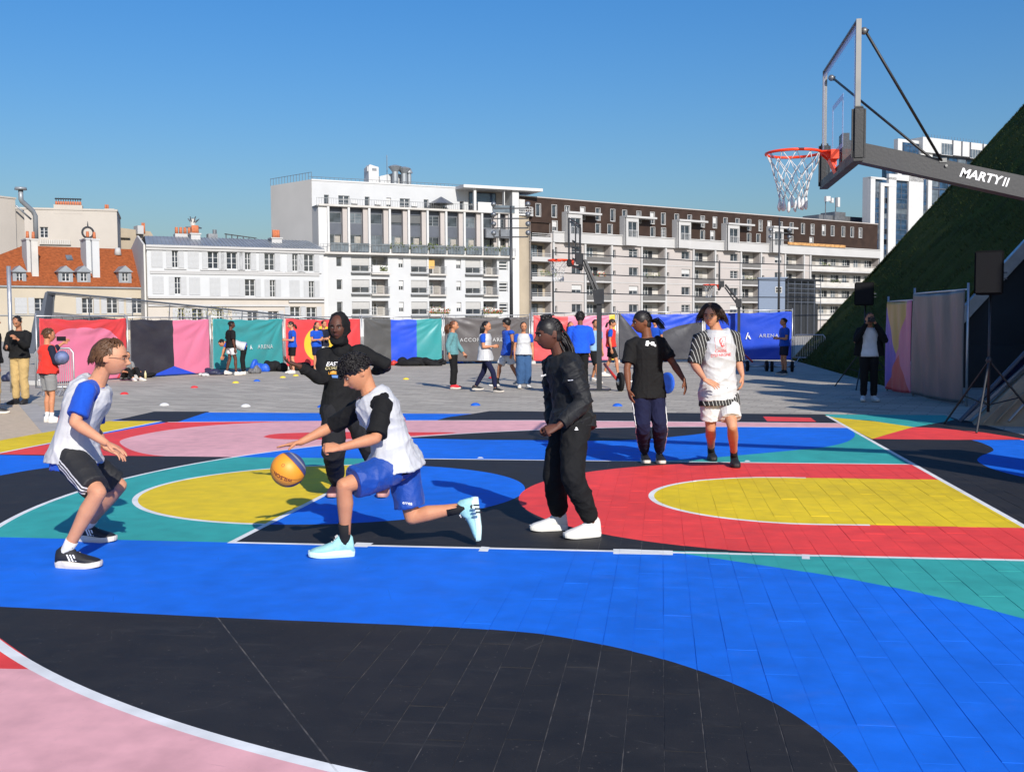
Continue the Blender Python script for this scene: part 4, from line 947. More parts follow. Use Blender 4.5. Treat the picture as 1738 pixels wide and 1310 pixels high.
# ------------------------------------------------------------------ floodlight masts and cables
def mast(u, dep, vt, arms, label, r0=.13):
    base = gat(u, dep); root = empty('floodlight_mast', base, YAW * -1, label, 'mast', 'floodlight masts before the blocks')
    zt6 = CAMP.z + (548 - vt) / CF * dep; m = MB(); m.tube([(0, 0, 0), (0, 0, zt6)], [r0, r0 * .55], 8); m.build('pole', M_DKMET, root, smooth=True)
    for v, w in arms:
        z = CAMP.z + (548 - v) / CF * dep; m = MB(); m.box(-w, w, -.05, .05, z - .04, z + .04); m.build('crossarm', M_DKMET, root)
        for s_ in (-1, 1):
            m = MB(); m.ball((s_ * w, -.15, z + .25), .17, .2, .17, 8, 6); m.tube([(s_ * w, 0, z), (s_ * w, -.1, z + .22)], .03, 5); m.build('floodlight', M_MIDMET, root, smooth=True)
    return root
mast(868, 70, 350, ((354, 1.1), (371, 1.1), (387, 1.1), (402, 1.1)), 'slim dark floodlight mast with four pairs of lamps before the white block')
mast(1321.5, 92, 372, ((398, .8), (410, .8)), 'slim dark floodlight mast with two pairs of lamps before the cream block', .12)
# ------------------------------------------------------------------ site fences with banners
M_GALV = mat('galvanised_steel_tube', (.50, .50, .50), .4, .12, 6, metal=.7)
FX = [(60, 29.3), (215, 32.48), (356, 35.52), (480, 38.5), (613, 40.96), (752, 42.72), (902, 42.66), (1047, 43.22), (1195, 43.16), (1348, 42.28)]
FP = [gat(u, d) for u, d in FX]
def ban_mat(name, build):
    t = NT(name); x, y, _ = t.xyz(t.uv()); c = build(t, x, y); n = t.noise(3, 4, t.uv())
    t.col(t.mix(t.m2('MULTIPLY', t.ramp(n, .3, .75), .12), c, (.25, .25, .25))); t.rough(.42); t.b.inputs['Specular IOR Level'].default_value = .5
    t.bump(t.noise(5, 2, t.scl(t.uv(), (3, 1.2, 1)), dist=.8), .25, .03); return t.m
def circ(t, x, y, cx, cy, r, asp=1.9):
    a = t.m2('MULTIPLY', t.m2('SUBTRACT', x, cx), asp); b = t.m2('SUBTRACT', y, cy)
    return t.m2('LESS_THAN', t.m2('ADD', t.m2('MULTIPLY', a, a), t.m2('MULTIPLY', b, b)), r * r)
lt = lambda t, x, k: t.m2('LESS_THAN', x, k)
BRED, BPINK, BDARK, BTEAL, BYEL, BBLUE, BGREY = (.62, .045, .05), (.66, .17, .28), (.022, .020, .030), (.03, .26, .27), (.70, .46, .03), (.008, .06, .55), (.085, .075, .075)
def tri_(t, x, y): return t.m2('LESS_THAN', y, t.m2('SUBTRACT', .16, t.m2('MULTIPLY', t.m2('ABSOLUTE', t.m2('SUBTRACT', x, .52)), .55)))
BANS = [
 ('red_banner_with_pink_blob', 'red banner with a big pink round shape on the leftmost fence panel', lambda t, x, y: t.mix(t.m2('MAXIMUM', circ(t, x, y, .36, .36, .50, 1.55), t.m2('MAXIMUM', circ(t, x, y, .50, .37, .50, 1.5), circ(t, x, y, .66, .36, .50, 1.75))), BRED, BPINK), .03, 1.80),
 ('black_and_pink_banner', 'banner half black half pink with a blue triangle at its foot', lambda t, x, y: t.mix(tri_(t, x, y), t.mix(lt(t, x, .52), BPINK, BDARK), BBLUE), .03, 1.77),
 ('teal_banner', 'teal banner with white lettering between the pink and the yellow circle banners', lambda t, x, y: t.mix(0.0, BTEAL, BTEAL), .12, 1.80),
 ('red_banner_with_yellow_disc', 'red banner with a large yellow circle behind the player in the black head covering', lambda t, x, y: t.mix(circ(t, x, y, .47, .46, .40, 1.7), BRED, BYEL), .1, 1.80),
 ('tricolour_banner', 'banner in black, blue and teal stripes', lambda t, x, y: t.mix(lt(t, x, .67), BTEAL, t.mix(lt(t, x, .34), BBLUE, (.06, .06, .06))), .1, 1.80),
 ('grey_banner', 'creased grey brown banner with white lettering behind the girl in teal', lambda t, x, y: t.mix(0.0, BGREY, BGREY), .1, 1.85),
 ('red_and_pink_banner', 'banner half red half pink with a yellow edge behind the blue hoodie', lambda t, x, y: t.mix(lt(t, x, .93), BYEL, t.mix(lt(t, x, .42), BPINK, BRED)), .1, 1.90),
 ('blue_banner_with_black_arc', 'blue banner with a black half disc behind the girl in the black t-shirt', lambda t, x, y: t.mix(t.m2('MAXIMUM', circ(t, x, y, 1.0, .02, .78, 1.1), t.m2('LESS_THAN', t.m2('ADD', t.m2('MULTIPLY', x, 2.2), y), 1.05)), BBLUE, (.035, .035, .045)), .1, 1.95),
 ('blue_banner', 'plain blue banner with white lettering beside the grass slope', lambda t, x, y: t.mix(circ(t, x, y, -.02, .02, .62, 1.5), BBLUE, (.035, .035, .045)), .1, 1.98)]
M_PLTIE = mat('black_cable_tie', (.015, .015, .016), .5)
M_LETTER = mat('white_printed_lettering', (.78, .78, .78), .5, .03)
for i, (nm, lab, fn, zb, zt_) in enumerate(BANS):
    A, B = FP[i], FP[i + 1]; e = (B - A); L = e.length; rz = atan2(e.y, e.x)
    fr = empty('fence_panel', A, rz, ['grey steel mesh fence panel carrying the ' + lab.split(' ', 0)[0]][0][:200].replace('banner banner', 'banner'), 'fence', 'steel fence panels round the plaza')
    fr['label'] = 'steel fence panel behind the ' + nm.replace('_', ' ')
    for x in (.02, L - .07):
        m = MB(); m.tube([(x, 0, .02), (x, 0, zt_ + .13)], .021, 8); m.build('post', M_GALV, fr, smooth=True)
    for z in (zt_ + .06, .12): m = MB(); m.tube([(.02, 0, z), (L - .07, 0, z)], .017, 6); m.build('rail', M_GALV, fr, smooth=True)
    m = MB()
    for k in range(1, 24): x = .02 + (L - .09) * k / 24; m.tube([(x, .004, .12), (x, .004, zt_ + .06)], .0025, 3, False)
    for k in range(1, 7): z = .12 + (zt_ - .1) * k / 7; m.tube([(.02, 0, z), (L - .07, 0, z)], .0025, 3, False)
    m.build('wire_mesh', M_GALV, fr)
    for x in (0.0,):
        m = MB(); m.prism([(-.11, -.32, 0), (.11, -.32, 0), (.09, -.32, .11), (-.09, -.32, .11)], (0, .64, 0)); m.build('foot_block', M_CONC, fr)
    # cloth sheet with creases pulled from its corners
    nx, nz = 70, 36; vs = []; fs = []; uv = []
    sd_ = random.Random(i + 3); ph = sd_.uniform(0, 6)
    for jz in range(nz + 1):
        for jx in range(nx + 1):
            u_, v_ = jx / nx, jz / nz; x = .07 + (L - .17) * u_; z = zb + (zt_ - zb) * v_
            sag = .05 * sin(pi * u_) * (v_ ** 3) * (1 if i not in (1,) else .4) + .012 * sin(u_ * 24 + i) * v_ ** 6
            r1 = math.atan2(1 - v_ + .05, 1.02 - u_) ; d1 = hypot(1.02 - u_, 1 - v_)
            r0 = math.atan2(1 - v_ + .05, u_ + .02); d0 = hypot(u_, 1 - v_)
            am = .035 if i in (0, 2, 4, 5) else .018
            w = am * (sin(r1 * 15 + ph) * math.exp(-d1 * 1.6) + .7 * sin(r0 * 13 + ph * 2) * math.exp(-d0 * 2)) + .015 * sin(5 * u_ + 3 * v_ + ph) + .01 * sin(11 * u_ - 7 * v_ + ph)
            vs.append((x, -.045 - abs(w) * 1.1 - .012, z - sag)); uv.append((u_, v_))
    for jz in range(nz):
        for jx in range(nx): q = jz * (nx + 1) + jx; fs.append((q, q + 1, q + nx + 2, q + nx + 1))
    me = bpy.data.meshes.new(nm); me.from_pydata(vs, [], fs); ul = me.uv_layers.new(name='uv')
    li = np.zeros(len(me.loops), int); me.loops.foreach_get('vertex_index', li); ul.data.foreach_set('uv', np.array(uv)[li].ravel())
    me.materials.append(ban_mat(nm, fn)); me.polygons.foreach_set('use_smooth', [True] * len(fs))
    bo = inst('banner', me, None, A, rz); tag(bo, lab, 'banner', 'printed banners on the fence')
    md = bo.modifiers.new('thickness', 'SOLIDIFY'); md.thickness = .004
    m = MB()
    for k in range(9):
        for zz in (zt_ - .03, zb + .03): x = .1 + (L - .24) * k / 8; m.tube([(x, -.03, zz), (x + .005, -.062, zz + .01), (x, -.02, zz + .07 if zz > 1 else zz - .0)], .006, 4)
    m.build('ties', M_PLTIE, fr)['kind'] = 'stuff'
    def letter(txt, size, uc, vc, space=1.25):
        tm = text_mesh(txt, size, .002, bold=.012, space=space)
        sp = .07 + (L - .17) * uc; zc = zb + (zt_ - zb) * vc
        for v in tm.vertices: v.co = V((v.co.x + sp, -.115 + v.co.z * 0, v.co.y + zc))
        tm.materials.append(M_LETTER); inst('lettering', tm, bo)
    if i == 2: letter('ACCOR', .2, .30, .42); letter('ARENA', .2, .72, .42)
    if i == 5: letter('ACCOR', .2, .30, .48); letter('ARENA', .2, .68, .48)
    if i == 8: letter('ACCOR', .2, .26, .50); letter('ARENA', .2, .74, .50)
    if i == 8 or i == 2 or i == 5:
        m = MB(); sp = .07 + (L - .17) * {8: .50, 2: .51, 5: .49}[i]; zc = zb + (zt_ - zb) * {8: .5, 2: .42, 5: .48}[i]; k = 1 if i == 8 else .55
        m.prism([(sp - .10 * k, -.117, zc - .13 * k), (sp - .06 * k, -.117, zc - .13 * k), (sp + .02 * k, -.117, zc + .13 * k), (sp - .02 * k, -.117, zc + .13 * k)], (0, .002, 0)); m.prism([(sp + .03 * k, -.117, zc + .05 * k), (sp + .12 * k, -.117, zc - .13 * k), (sp + .07 * k, -.117, zc - .13 * k), (sp + .0 * k, -.117, zc - .03 * k)], (0, .002, 0)); m.build('emblem', M_LETTER, bo)

# fence ends and the grey footbridge behind
def crowd_barrier(loc, rz, label, L=2.2):
    r = empty('crowd_barrier', loc, rz, label, 'barrier', 'steel crowd barriers'); m = MB()
    P = [(0, 0, .18), (0, 0, .98), (.08, 0, 1.08), (L - .08, 0, 1.08), (L, 0, .98), (L, 0, .18), (L - .0, 0, .2)]
    m.tube(P, .02, 7); m.tube([(0, 0, .2), (L, 0, .2)], .018, 7); m.build('frame', M_GALV, r, smooth=True)
    for k in range(1, 18):
        m = MB(); x = L * k / 18; m.tube([(x, 0, .2), (x, 0, 1.07)], .008, 5, False); m.build('bar', M_GALV, r)
    for x in (.25, L - .25):
        m = MB(); m.tube([(x, -.3, .01), (x, 0, .22), (x, .3, .01)], .018, 6); m.build('foot', M_GALV, r)
    return r
crowd_barrier(gat(58, 24.5), radians(10), 'steel crowd barrier behind the child in the red vest', 1.0 if False else .85)
crowd_barrier(gat(1348, 42.0), radians(-35), 'steel crowd barrier between the blue banner and the grass slope', 1.3)

M_BRIDGE = mat('grey_footbridge_parapet', (.16, .155, .15), .6, .1, 1)
r = empty('footbridge', gat(60, 44), 0, 'grey footbridge with a sloping cable handrail behind the fence', 'bridge')
def rel(u, v, d): return D(u, v, d) - r.location
m = MB(); q = [rel(80, 530, 46), rel(215, 544, 50), rel(215, 552, 50), rel(60, 552, 45)]; q = [rel(80, 529, 46), rel(220, 543.5, 50), rel(220, 560, 50), rel(80, 560, 46)]; m.prism(q, (0, .15, 0)); m.build('parapet', M_BRIDGE, r)
m = MB(); m.prism([rel(76.5, 496, 44), rel(81, 496, 44), rel(73, 545, 44), rel(64, 545, 44)], (.0, .6, 0)); m.prism([rel(60, 527, 44.5), rel(72, 527, 44.5), rel(58, 600, 44.5), rel(46, 600, 44.5)], (0, .4, 0)); m.build('end_post', M_SLATE, r)
m = MB(); m.tube([rel(80, 496, 44), rel(200, 506.5, 48), rel(420, 528.5, 56), rel(560, 543, 62)], .045, 6); m.tube([rel(80, 499, 44), rel(200, 510, 48), rel(420, 533, 56), rel(560, 547, 62)], .02, 5); m.build('handrail', M_MIDMET, r)
for u in (92, 153, 226, 288, 352, 411, 470):
    v0 = 497 + (u - 80) * .0975; d = 44 + (u - 80) * .037; m = MB(); m.tube([rel(u, v0, d), rel(u - 3, v0 + 62, d)], .025, 5); m.build('rail_post', M_MIDMET, r)
tag(r, kind=None)
for u, v, w, s_, lab in ((315, 540, .9, 3, 'thin yellow leaved bush above the second fence panel'), (355, 536, 1.0, 4, 'thin yellow leaved bush beside the pink banner post'), (380, 539, .8, 5, 'small yellow leaved bush above the teal banner')):
    rr = random.Random(s_); root = empty('bush', gat(u, 60), 0, lab, 'bush', 'thin bushes behind the fence'); m = MB(); base = D(u, v, 60).z
    for k in range(7): a_ = rr.uniform(-.7, .7); m.tube([(0, 0, 0), (a_ * .4, rr.uniform(-.2, .2), base * .7), (a_, rr.uniform(-.4, .4), base + rr.uniform(-.1, .5))], [.02, .012, .005], 4)
    m.build('stems', mat('bush_stem', (.12, .08, .05), .9), root); m = MB()
    for k in range(260):
        p = V((rr.gauss(0, w * .45), rr.gauss(0, .3), base + rr.uniform(-.7, .55))); d1 = V((rr.uniform(-1, 1), rr.uniform(-1, 1), rr.uniform(-1, 1))).normalized(); d2 = d1.orthogonal().normalized(); z = rr.uniform(.02, .05); m.add([p - d1 * z, p + d2 * z * .6, p + d1 * z, p - d2 * z * .6], [(0, 1, 2, 3)])
    m.build('leaves', mat('yellow_green_leaves', (.22, .20, .03), .8, .4, 6), root)
tag(MB().tube([gat(17.5, 26) * 1.0, gat(17.5, 26) + V((0, 0, D(17, 452, 26).z))], [.055, .05], 10).build('steel_pole', M_GALV, smooth=True), 'plain pale steel pole at the left edge of the plaza', 'pole')

# thin wires that cross in front of the cream block
for k, (va, vb) in enumerate(((428.5, 449), (463, 474), (495.5, 501.5), (531, 531))):
    A = D(940, va, 52); B = D(1440, vb + 4, 60); m = MB(); m.tube([A, (A + B) / 2 - V((0, 0, .1)), B], .028, 5)
    tag(m.build('steel_cable', M_DKMET), ['topmost', 'second', 'third', 'lowest'][k] + ' of the four dark cables strung level before the cream block', 'cable', 'cables strung before the cream block')
tag(MB().tube([gat(939, 52), gat(939, 52) + V((0, 0, D(939, 424, 52).z))], .05, 6).build('cable_post', M_DKMET), 'thin dark post that holds the cables beside the far hoop', 'post')

# ------------------------------------------------------------------ grass pyramid on the right
def grassmat(name, c):
    t = NT(name); p = t.pos(); k = t.ramp(t.noise(1.3, 6, p), .3, .7); k2 = t.ramp(t.noise(.25, 4, t.scl(p, (1, .5, 2))), .35, .65)
    a = t.mix(k, tuple(x * .55 for x in c), tuple(x * 1.3 for x in c)); t.col(t.mix(t.m2('MULTIPLY', k2, .4), a, (c[0] * 1.5, c[1] * 1.1, c[2]))); t.rough(.95); t.b.inputs['Specular IOR Level'].default_value = .1
    t.bump(t.noise(18, 6, p), 1.0, .08); return t.m
M_GRASS = grassmat('lawn_turf', (.050, .072, .010)); M_BLADE = mat('lawn_blades', (.038, .054, .008), .9, .4, 3)
XS, YS0, YS1, SL, HT = 4.25, 17.2, 36.0, 1.14, 17.0
arena = empty('arena', (0, 0, 0), 0, 'arena building with a steep grass covered pyramid side and a dark recessed entrance', 'building')
W_ = HT / SL
m = MB(); NX, NY = 30, 34; vs = []; 
for j in range(NY + 1):
    for i in range(NX + 1):
        f = i / NX; x = XS + W_ * f; z = HT * f; y = YS0 + (YS1 - YS0) * j / NY; h = .05 * sin(x * 2.1 + y) * cos(y * 1.3) * (1 if 0 < i < NX else 0); vs.append((x - h, y, z + h))
m.add(vs, [(j * (NX + 1) + i, (j + 1) * (NX + 1) + i, (j + 1) * (NX + 1) + i + 1, j * (NX + 1) + i + 1) for j in range(NY) for i in range(NX)])
m.quad((XS, YS1, 0), (XS + W_, YS1, 0), (XS + W_ + .01, YS1, HT), (XS + W_, YS1, HT)); m.quad((XS, YS1, 0), (XS + 24, YS1 + 9, 0), (XS + 24, YS1 + 9, HT), (XS + W_, YS1, HT))
m.build('grass_slope', M_GRASS, arena, smooth=True)
rr = np.random.default_rng(5); n = 40000; f = rr.random(n) ** 1.2; yy = YS0 + (YS1 - YS0) * rr.random(n)
edge = rr.random(n) < .3; yy[edge] = YS1 - rr.random(edge.sum()) * .25; f[:n // 10] = rr.random(n // 10) * .05
x = XS + W_ * f; z = HT * f; s_ = .025 + .035 * rr.random(n); ang = rr.random(n) * 6.28
bv = np.zeros((n, 3, 3)); dx, dy = np.cos(ang) * s_ * .35, np.sin(ang) * s_ * .35
bv[:, 0] = np.c_[x - dx, yy - dy, z]; bv[:, 1] = np.c_[x + dx, yy + dy, z]; bv[:, 2] = np.c_[x - s_ * 1.0 + .3 * dx, yy + rr.normal(0, .02, n), z + s_ * 1.3]
me = bpy.data.meshes.new('grass'); me.from_pydata(bv.reshape(-1, 3).tolist(), [], np.arange(3 * n).reshape(-1, 3).tolist()); me.materials.append(M_BLADE)
o = inst('grass', me); tag(o, 'short dark grass growing on the slope of the arena', 'grass', kind='stuff')
# trim, recess, glass and gates of the entrance
M_NAVY = glass_mat('dark_blue_glass', (.008, .016, .06), .15, .4); M_GATE = mat('black_gate_metal', (.012, .012, .014), .5, .2, 4, metal=.3)
def sx(z): return XS + z / SL
m = MB()
m.prism([(sx(0) + .0, YS0, 0), (sx(0) + .35, YS0, 0), (sx(HT) + .35, YS0, HT), (sx(HT), YS0, HT)], (0, -.25, 0)); m.build('edge_trim', M_GALV, arena)
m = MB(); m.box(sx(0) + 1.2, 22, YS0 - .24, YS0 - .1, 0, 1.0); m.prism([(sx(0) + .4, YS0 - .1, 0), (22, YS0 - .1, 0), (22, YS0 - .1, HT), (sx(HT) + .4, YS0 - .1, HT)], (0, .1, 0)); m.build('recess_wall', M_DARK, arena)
m = MB(); m.box(8.6, 9.2, 11.0, YS0 - .3, 3.7, 7.5); m.build('blue_glazing', glass_mat('deep_blue_glass', (.012, .035, .16), .2, .4), arena)
m = MB(); m.box(7.4, 9.2, 11, 11.25, 3.15, 3.7); m.box(7.4, 7.65, 11.3, 16.5, 3.3, 3.7); m.build('lintel', M_CONC, arena)
m = MB()
for k in range(40): yk = 9.5 + k * .17; m.box(8.3, 8.34, yk, yk + .05, 0, 3.1)
m.box(8.28, 8.36, 9.4, 16.6, 3.05, 3.15); m.build('gate_bars', M_GATE, arena)
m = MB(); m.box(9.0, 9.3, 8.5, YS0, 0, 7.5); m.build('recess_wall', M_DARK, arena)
# inclined glazing, its pale edge beams and the timber apron at the right edge
M_WOOD = mat('pale_timber_ramp', (.36, .25, .15), .8, .2, 3, .3, 30)
def inc(name, pts, th, m):
    mm = MB(); mm.prism(pts, th, m if False else None); return mm.build(name, m, arena)
g0 = G(1634, 712); inc('inclined_glazing', [D(1640, 704, 17.0), D(1655, 690, 17.0), D(1775, 563, 17.4), D(1775, 590, 17.4)], (.02, .08, 0), M_NAVY)
mm = MB(); mm.tube([D(1628, 716, 16.9), D(1775, 562, 17.3)], .035, 8); mm.build('edge_beam', M_SLATE, arena)
mm = MB(); mm.prism([D(1636, 713, 16.8), D(1646, 713, 16.8), D(1775, 596, 17.1), D(1775, 588, 17.1)], (.02, .12, 0)); mm.build('edge_beam', M_MIDMET, arena)
mm = MB(); q = [G(1650, 722), G(1790, 730), D(1790, 590, 17.2), D(1780, 596, 17.1)]; mm.prism([q[0] + V((0, 0, -.02)), q[1] + V((0, .4, -.02)), q[2], q[3]], (.1, .5, 0)); mm.build('timber_apron', M_WOOD, arena)
for k in range(5):
    u0 = 1668 + k * 22; mm = MB(); mm.prism([D(u0, 717 - k * 1.5, 16.2), D(u0 + 2, 718 - k * 1.5, 16.2), D(u0 + 62, 660 - k * 6, 16.5), D(u0 + 60, 660 - k * 6, 16.5)], (0, .05, 0)); mm.build('timber_batten', M_CONC if k == 2 else M_WOOD, arena)
# unseen arena mass beside the court: podium sized to shade the right of the plaza
m = MB(); m.box(7.6, 24, -1.0, 8.4, 0, 6.2); m.box(9.4, 24, 8.4, YS0, 4.6, 11); m.box(9.4, 24, 8.41, YS0, 0, 4.6); m.box(7.9, 24, -6, -1.01, 0, 3.0); m.build('unseen_podium', M_CONC, arena)
m = MB()
for k in (0, 1, 2, 4, 5): yk = -.9 + k * 1.55; m.box(7.62, 8.4, yk, yk + (.9, .45, 1.1)[k % 3], 6.2, 7.0 + (k % 3) * .35)
m.build('shade_streak_blocks', M_CONC, arena)  # gapped blocks added on top to break the cast shade into streaks

# ------------------------------------------------------------------ fence panels by the entrance
def side_panel(A, B, h, lab, mt, rr=1):
    e = B - A; L = e.length; r = empty('fence_panel', A, atan2(e.y, e.x), lab, 'fence', 'fence panels beside the arena entrance')
    for x in (0, L):
        m = MB(); m.tube([(x, 0, 0), (x, 0, h + .12)], .025, 8); m.build('post', M_GALV, r, smooth=True)
    for z in (h, .1): m = MB(); m.tube([(0, 0, z), (L, 0, z)], .018, 6); m.build('rail', M_GALV, r)
    nx, nz = 50, 30; vs = []; uv = []
    for j in range(nz + 1):
        for i in range(nx + 1):
            u, v = i / nx, j / nz; vs.append((.03 + (L - .06) * u, -.04 - .03 * abs(sin(u * 9 + v * 2 + rr)) - .01 * sin(u * 23), .06 + (h - .06) * v - .03 * sin(pi * u))); uv.append((u, v))
    fs = [(j * (nx + 1) + i, j * (nx + 1) + i + 1, (j + 1) * (nx + 1) + i + 1, (j + 1) * (nx + 1) + i) for j in range(nz) for i in range(nx)]
    me = bpy.data.meshes.new('banner'); me.from_pydata(vs, [], fs); ul = me.uv_layers.new(name='uv'); li = np.zeros(len(me.loops), int); me.loops.foreach_get('vertex_index', li); ul.data.foreach_set('uv', np.array(uv)[li].ravel())
    me.materials.append(mt); me.polygons.foreach_set('use_smooth', [True] * len(fs)); o = inst('banner', me, None, A, atan2(e.y, e.x)); md = o.modifiers.new('thickness', 'SOLIDIFY'); md.thickness = .004
    return r, o
def bm1(t, x, y):
    v1 = t.m2('LESS_THAN', t.m2('ABSOLUTE', t.m2('SUBTRACT', x, .42)), t.m2('MULTIPLY', t.m2('SUBTRACT', y, .42), .80)); lo = t.m2('LESS_THAN', y, t.m2('SUBTRACT', .42, t.m2('MULTIPLY', t.m2('ABSOLUTE', t.m2('SUBTRACT', x, .5)), .9)))
    return t.mix(v1, t.mix(lo, t.mix(lt(t, x, .42), BPINK, (.08, .06, .45)), BRED), (.60, .36, .08))
q0 = G(1506, 663); q1 = G(1550, 672); q2 = G(1640, 690)
r1, o1 = side_panel(q0, q1, 2.02, 'steel fence panel with the yellow and violet banner by the arena entrance', ban_mat('yellow_and_violet_banner', bm1)); tag(o1, 'narrow banner with yellow, violet and pink triangles by the arena entrance', 'banner')
r1, o1 = side_panel(q1, q2, 2.15, 'steel fence panel with the plain grey cloth by the arena entrance', ban_mat('grey_cloth', lambda t, x, y: t.mix(0.0, (.13, .12, .115), (.1, .1, .1)))); tag(o1, 'plain wrinkled grey cloth on a fence panel by the arena entrance', 'banner')

# ------------------------------------------------------------------ loudspeakers on tripod stands
M_SPK = mat('black_loudspeaker_plastic', (.005, .005, .0055), .7, .2, 5, .3, 120, spec=.15)
def speaker_stand(u, vb, d, vt, vbm, w, lab, spread=.75, rz=0.0):
    base = gat(u, d); root = empty('speaker_stand', base, rz, 'black tripod stand under the ' + lab, 'stand', 'tripod speaker stands')
    zt7 = CAMP.z + (547 - vbm) / CF * d; m = MB(); m.tube([(0, 0, .25), (0, 0, zt7 + .1)], [.022, .018], 8); m.build('pole', M_DKMET, root, smooth=True)
    for k in range(3):
        a_ = k * 2 * pi / 3 + .5; m = MB(); m.tube([(0, 0, 1.0), (spread * cos(a_), spread * sin(a_), .015)], .016, 6); m.tube([(0, 0, .35), (spread * .55 * cos(a_), spread * .55 * sin(a_), .46)], .010, 5); m.build('leg', M_DKMET, root)
    m = MB(); m.ball((0, 0, 1.0), .045, .045, .06, 10, 6); m.build('collar', M_DKMET, root, smooth=True)
    H = (vbm - vt) / CF * d; bm_ = bmesh.new(); pts = [(-w / 2, -.17), (w / 2, -.17), (w * .36, .17), (-w * .36, .17)]
    s = MB(); s.prism([(x, y, 0) for x, y in pts], (0, 0, H)); me = s.mesh('cabinet', M_SPK); bm_.from_mesh(me); bmesh.ops.bevel(bm_, geom=list(bm_.edges), offset=.02, segments=2, affect='EDGES'); bm_.to_mesh(me); bm_.free()
    sp = empty('loudspeaker', base + V((0, 0, zt7 + .1)), rz, lab, 'loudspeaker', 'loudspeakers on stands'); inst('cabinet', me, sp)
    m = MB(); m.box(-w / 2 + .03, w / 2 - .03, -.182, -.171, .03, H - .03); m.build('grille', mat('speaker_grille', (.008, .008, .009), .7, .2, 40, .6, 200, spec=.2), sp)
    m = MB(); m.tube([(w / 2 - .03, 0, H * .5), (w / 2 + .02, 0, H * .5)], .012, 6); m.box(w / 2 - .02, w / 2 + .012, -.06, .06, H * .35, H * .38); m.build('handle', M_MIDMET, sp)
speaker_stand(1680, 720, 15.7, 441, 515, .40, 'large black loudspeaker beside the dark entrance', .8, radians(-25))
speaker_stand(1468, 650, 25.5, 488, 527, .45, 'black loudspeaker above the photographer by the grass slope', .9, radians(-20))
# ------------------------------------------------------------------ basketball hoops
M_ORANGE = mat('orange_red_rim_paint', (.85, .055, .010), .4, .08, 8); M_NET = mat('white_net_cord', (.62, .62, .60), .8, .15, 40); M_PAD = mat('black_edge_padding', (.007, .007, .008), .5, .15, 8, .1, 60); M_ALU = mat('brushed_aluminium', (.17, .17, .165), .45, .08, 8, metal=.5); M_ARM = mat('dark_grey_powder_coat', (.022, .0225, .025), .5, .15, 3, .1, 40)
tg = bpy.data.materials.new('clear_backboard_glass'); tg.use_nodes = True; nt = tg.node_tree; nt.nodes.clear(); o1 = nt.nodes.new('ShaderNodeOutputMaterial'); mx_ = nt.nodes.new('ShaderNodeMixShader'); tr = nt.nodes.new('ShaderNodeBsdfTransparent'); gl = nt.nodes.new('ShaderNodeBsdfGlossy'); gl.inputs['Roughness'].default_value = .03; tr.inputs[0].default_value = (.975, .98, .99, 1); mx_.inputs[0].default_value = .035; gl.inputs[0].default_value = (.9, .9, .95, 1)
nt.links.new(tr.outputs[0], mx_.inputs[1]); nt.links.new(gl.outputs[0], mx_.inputs[2]); nt.links.new(mx_.outputs[0], o1.inputs[0])
tw = bpy.data.materials.new('white_frosted_line'); tw.use_nodes = True; nt = tw.node_tree; b_ = nt.nodes['Principled BSDF']; b_.inputs['Base Color'].default_value = (.5, .55, .75, 1); b_.inputs['Alpha'].default_value = .45
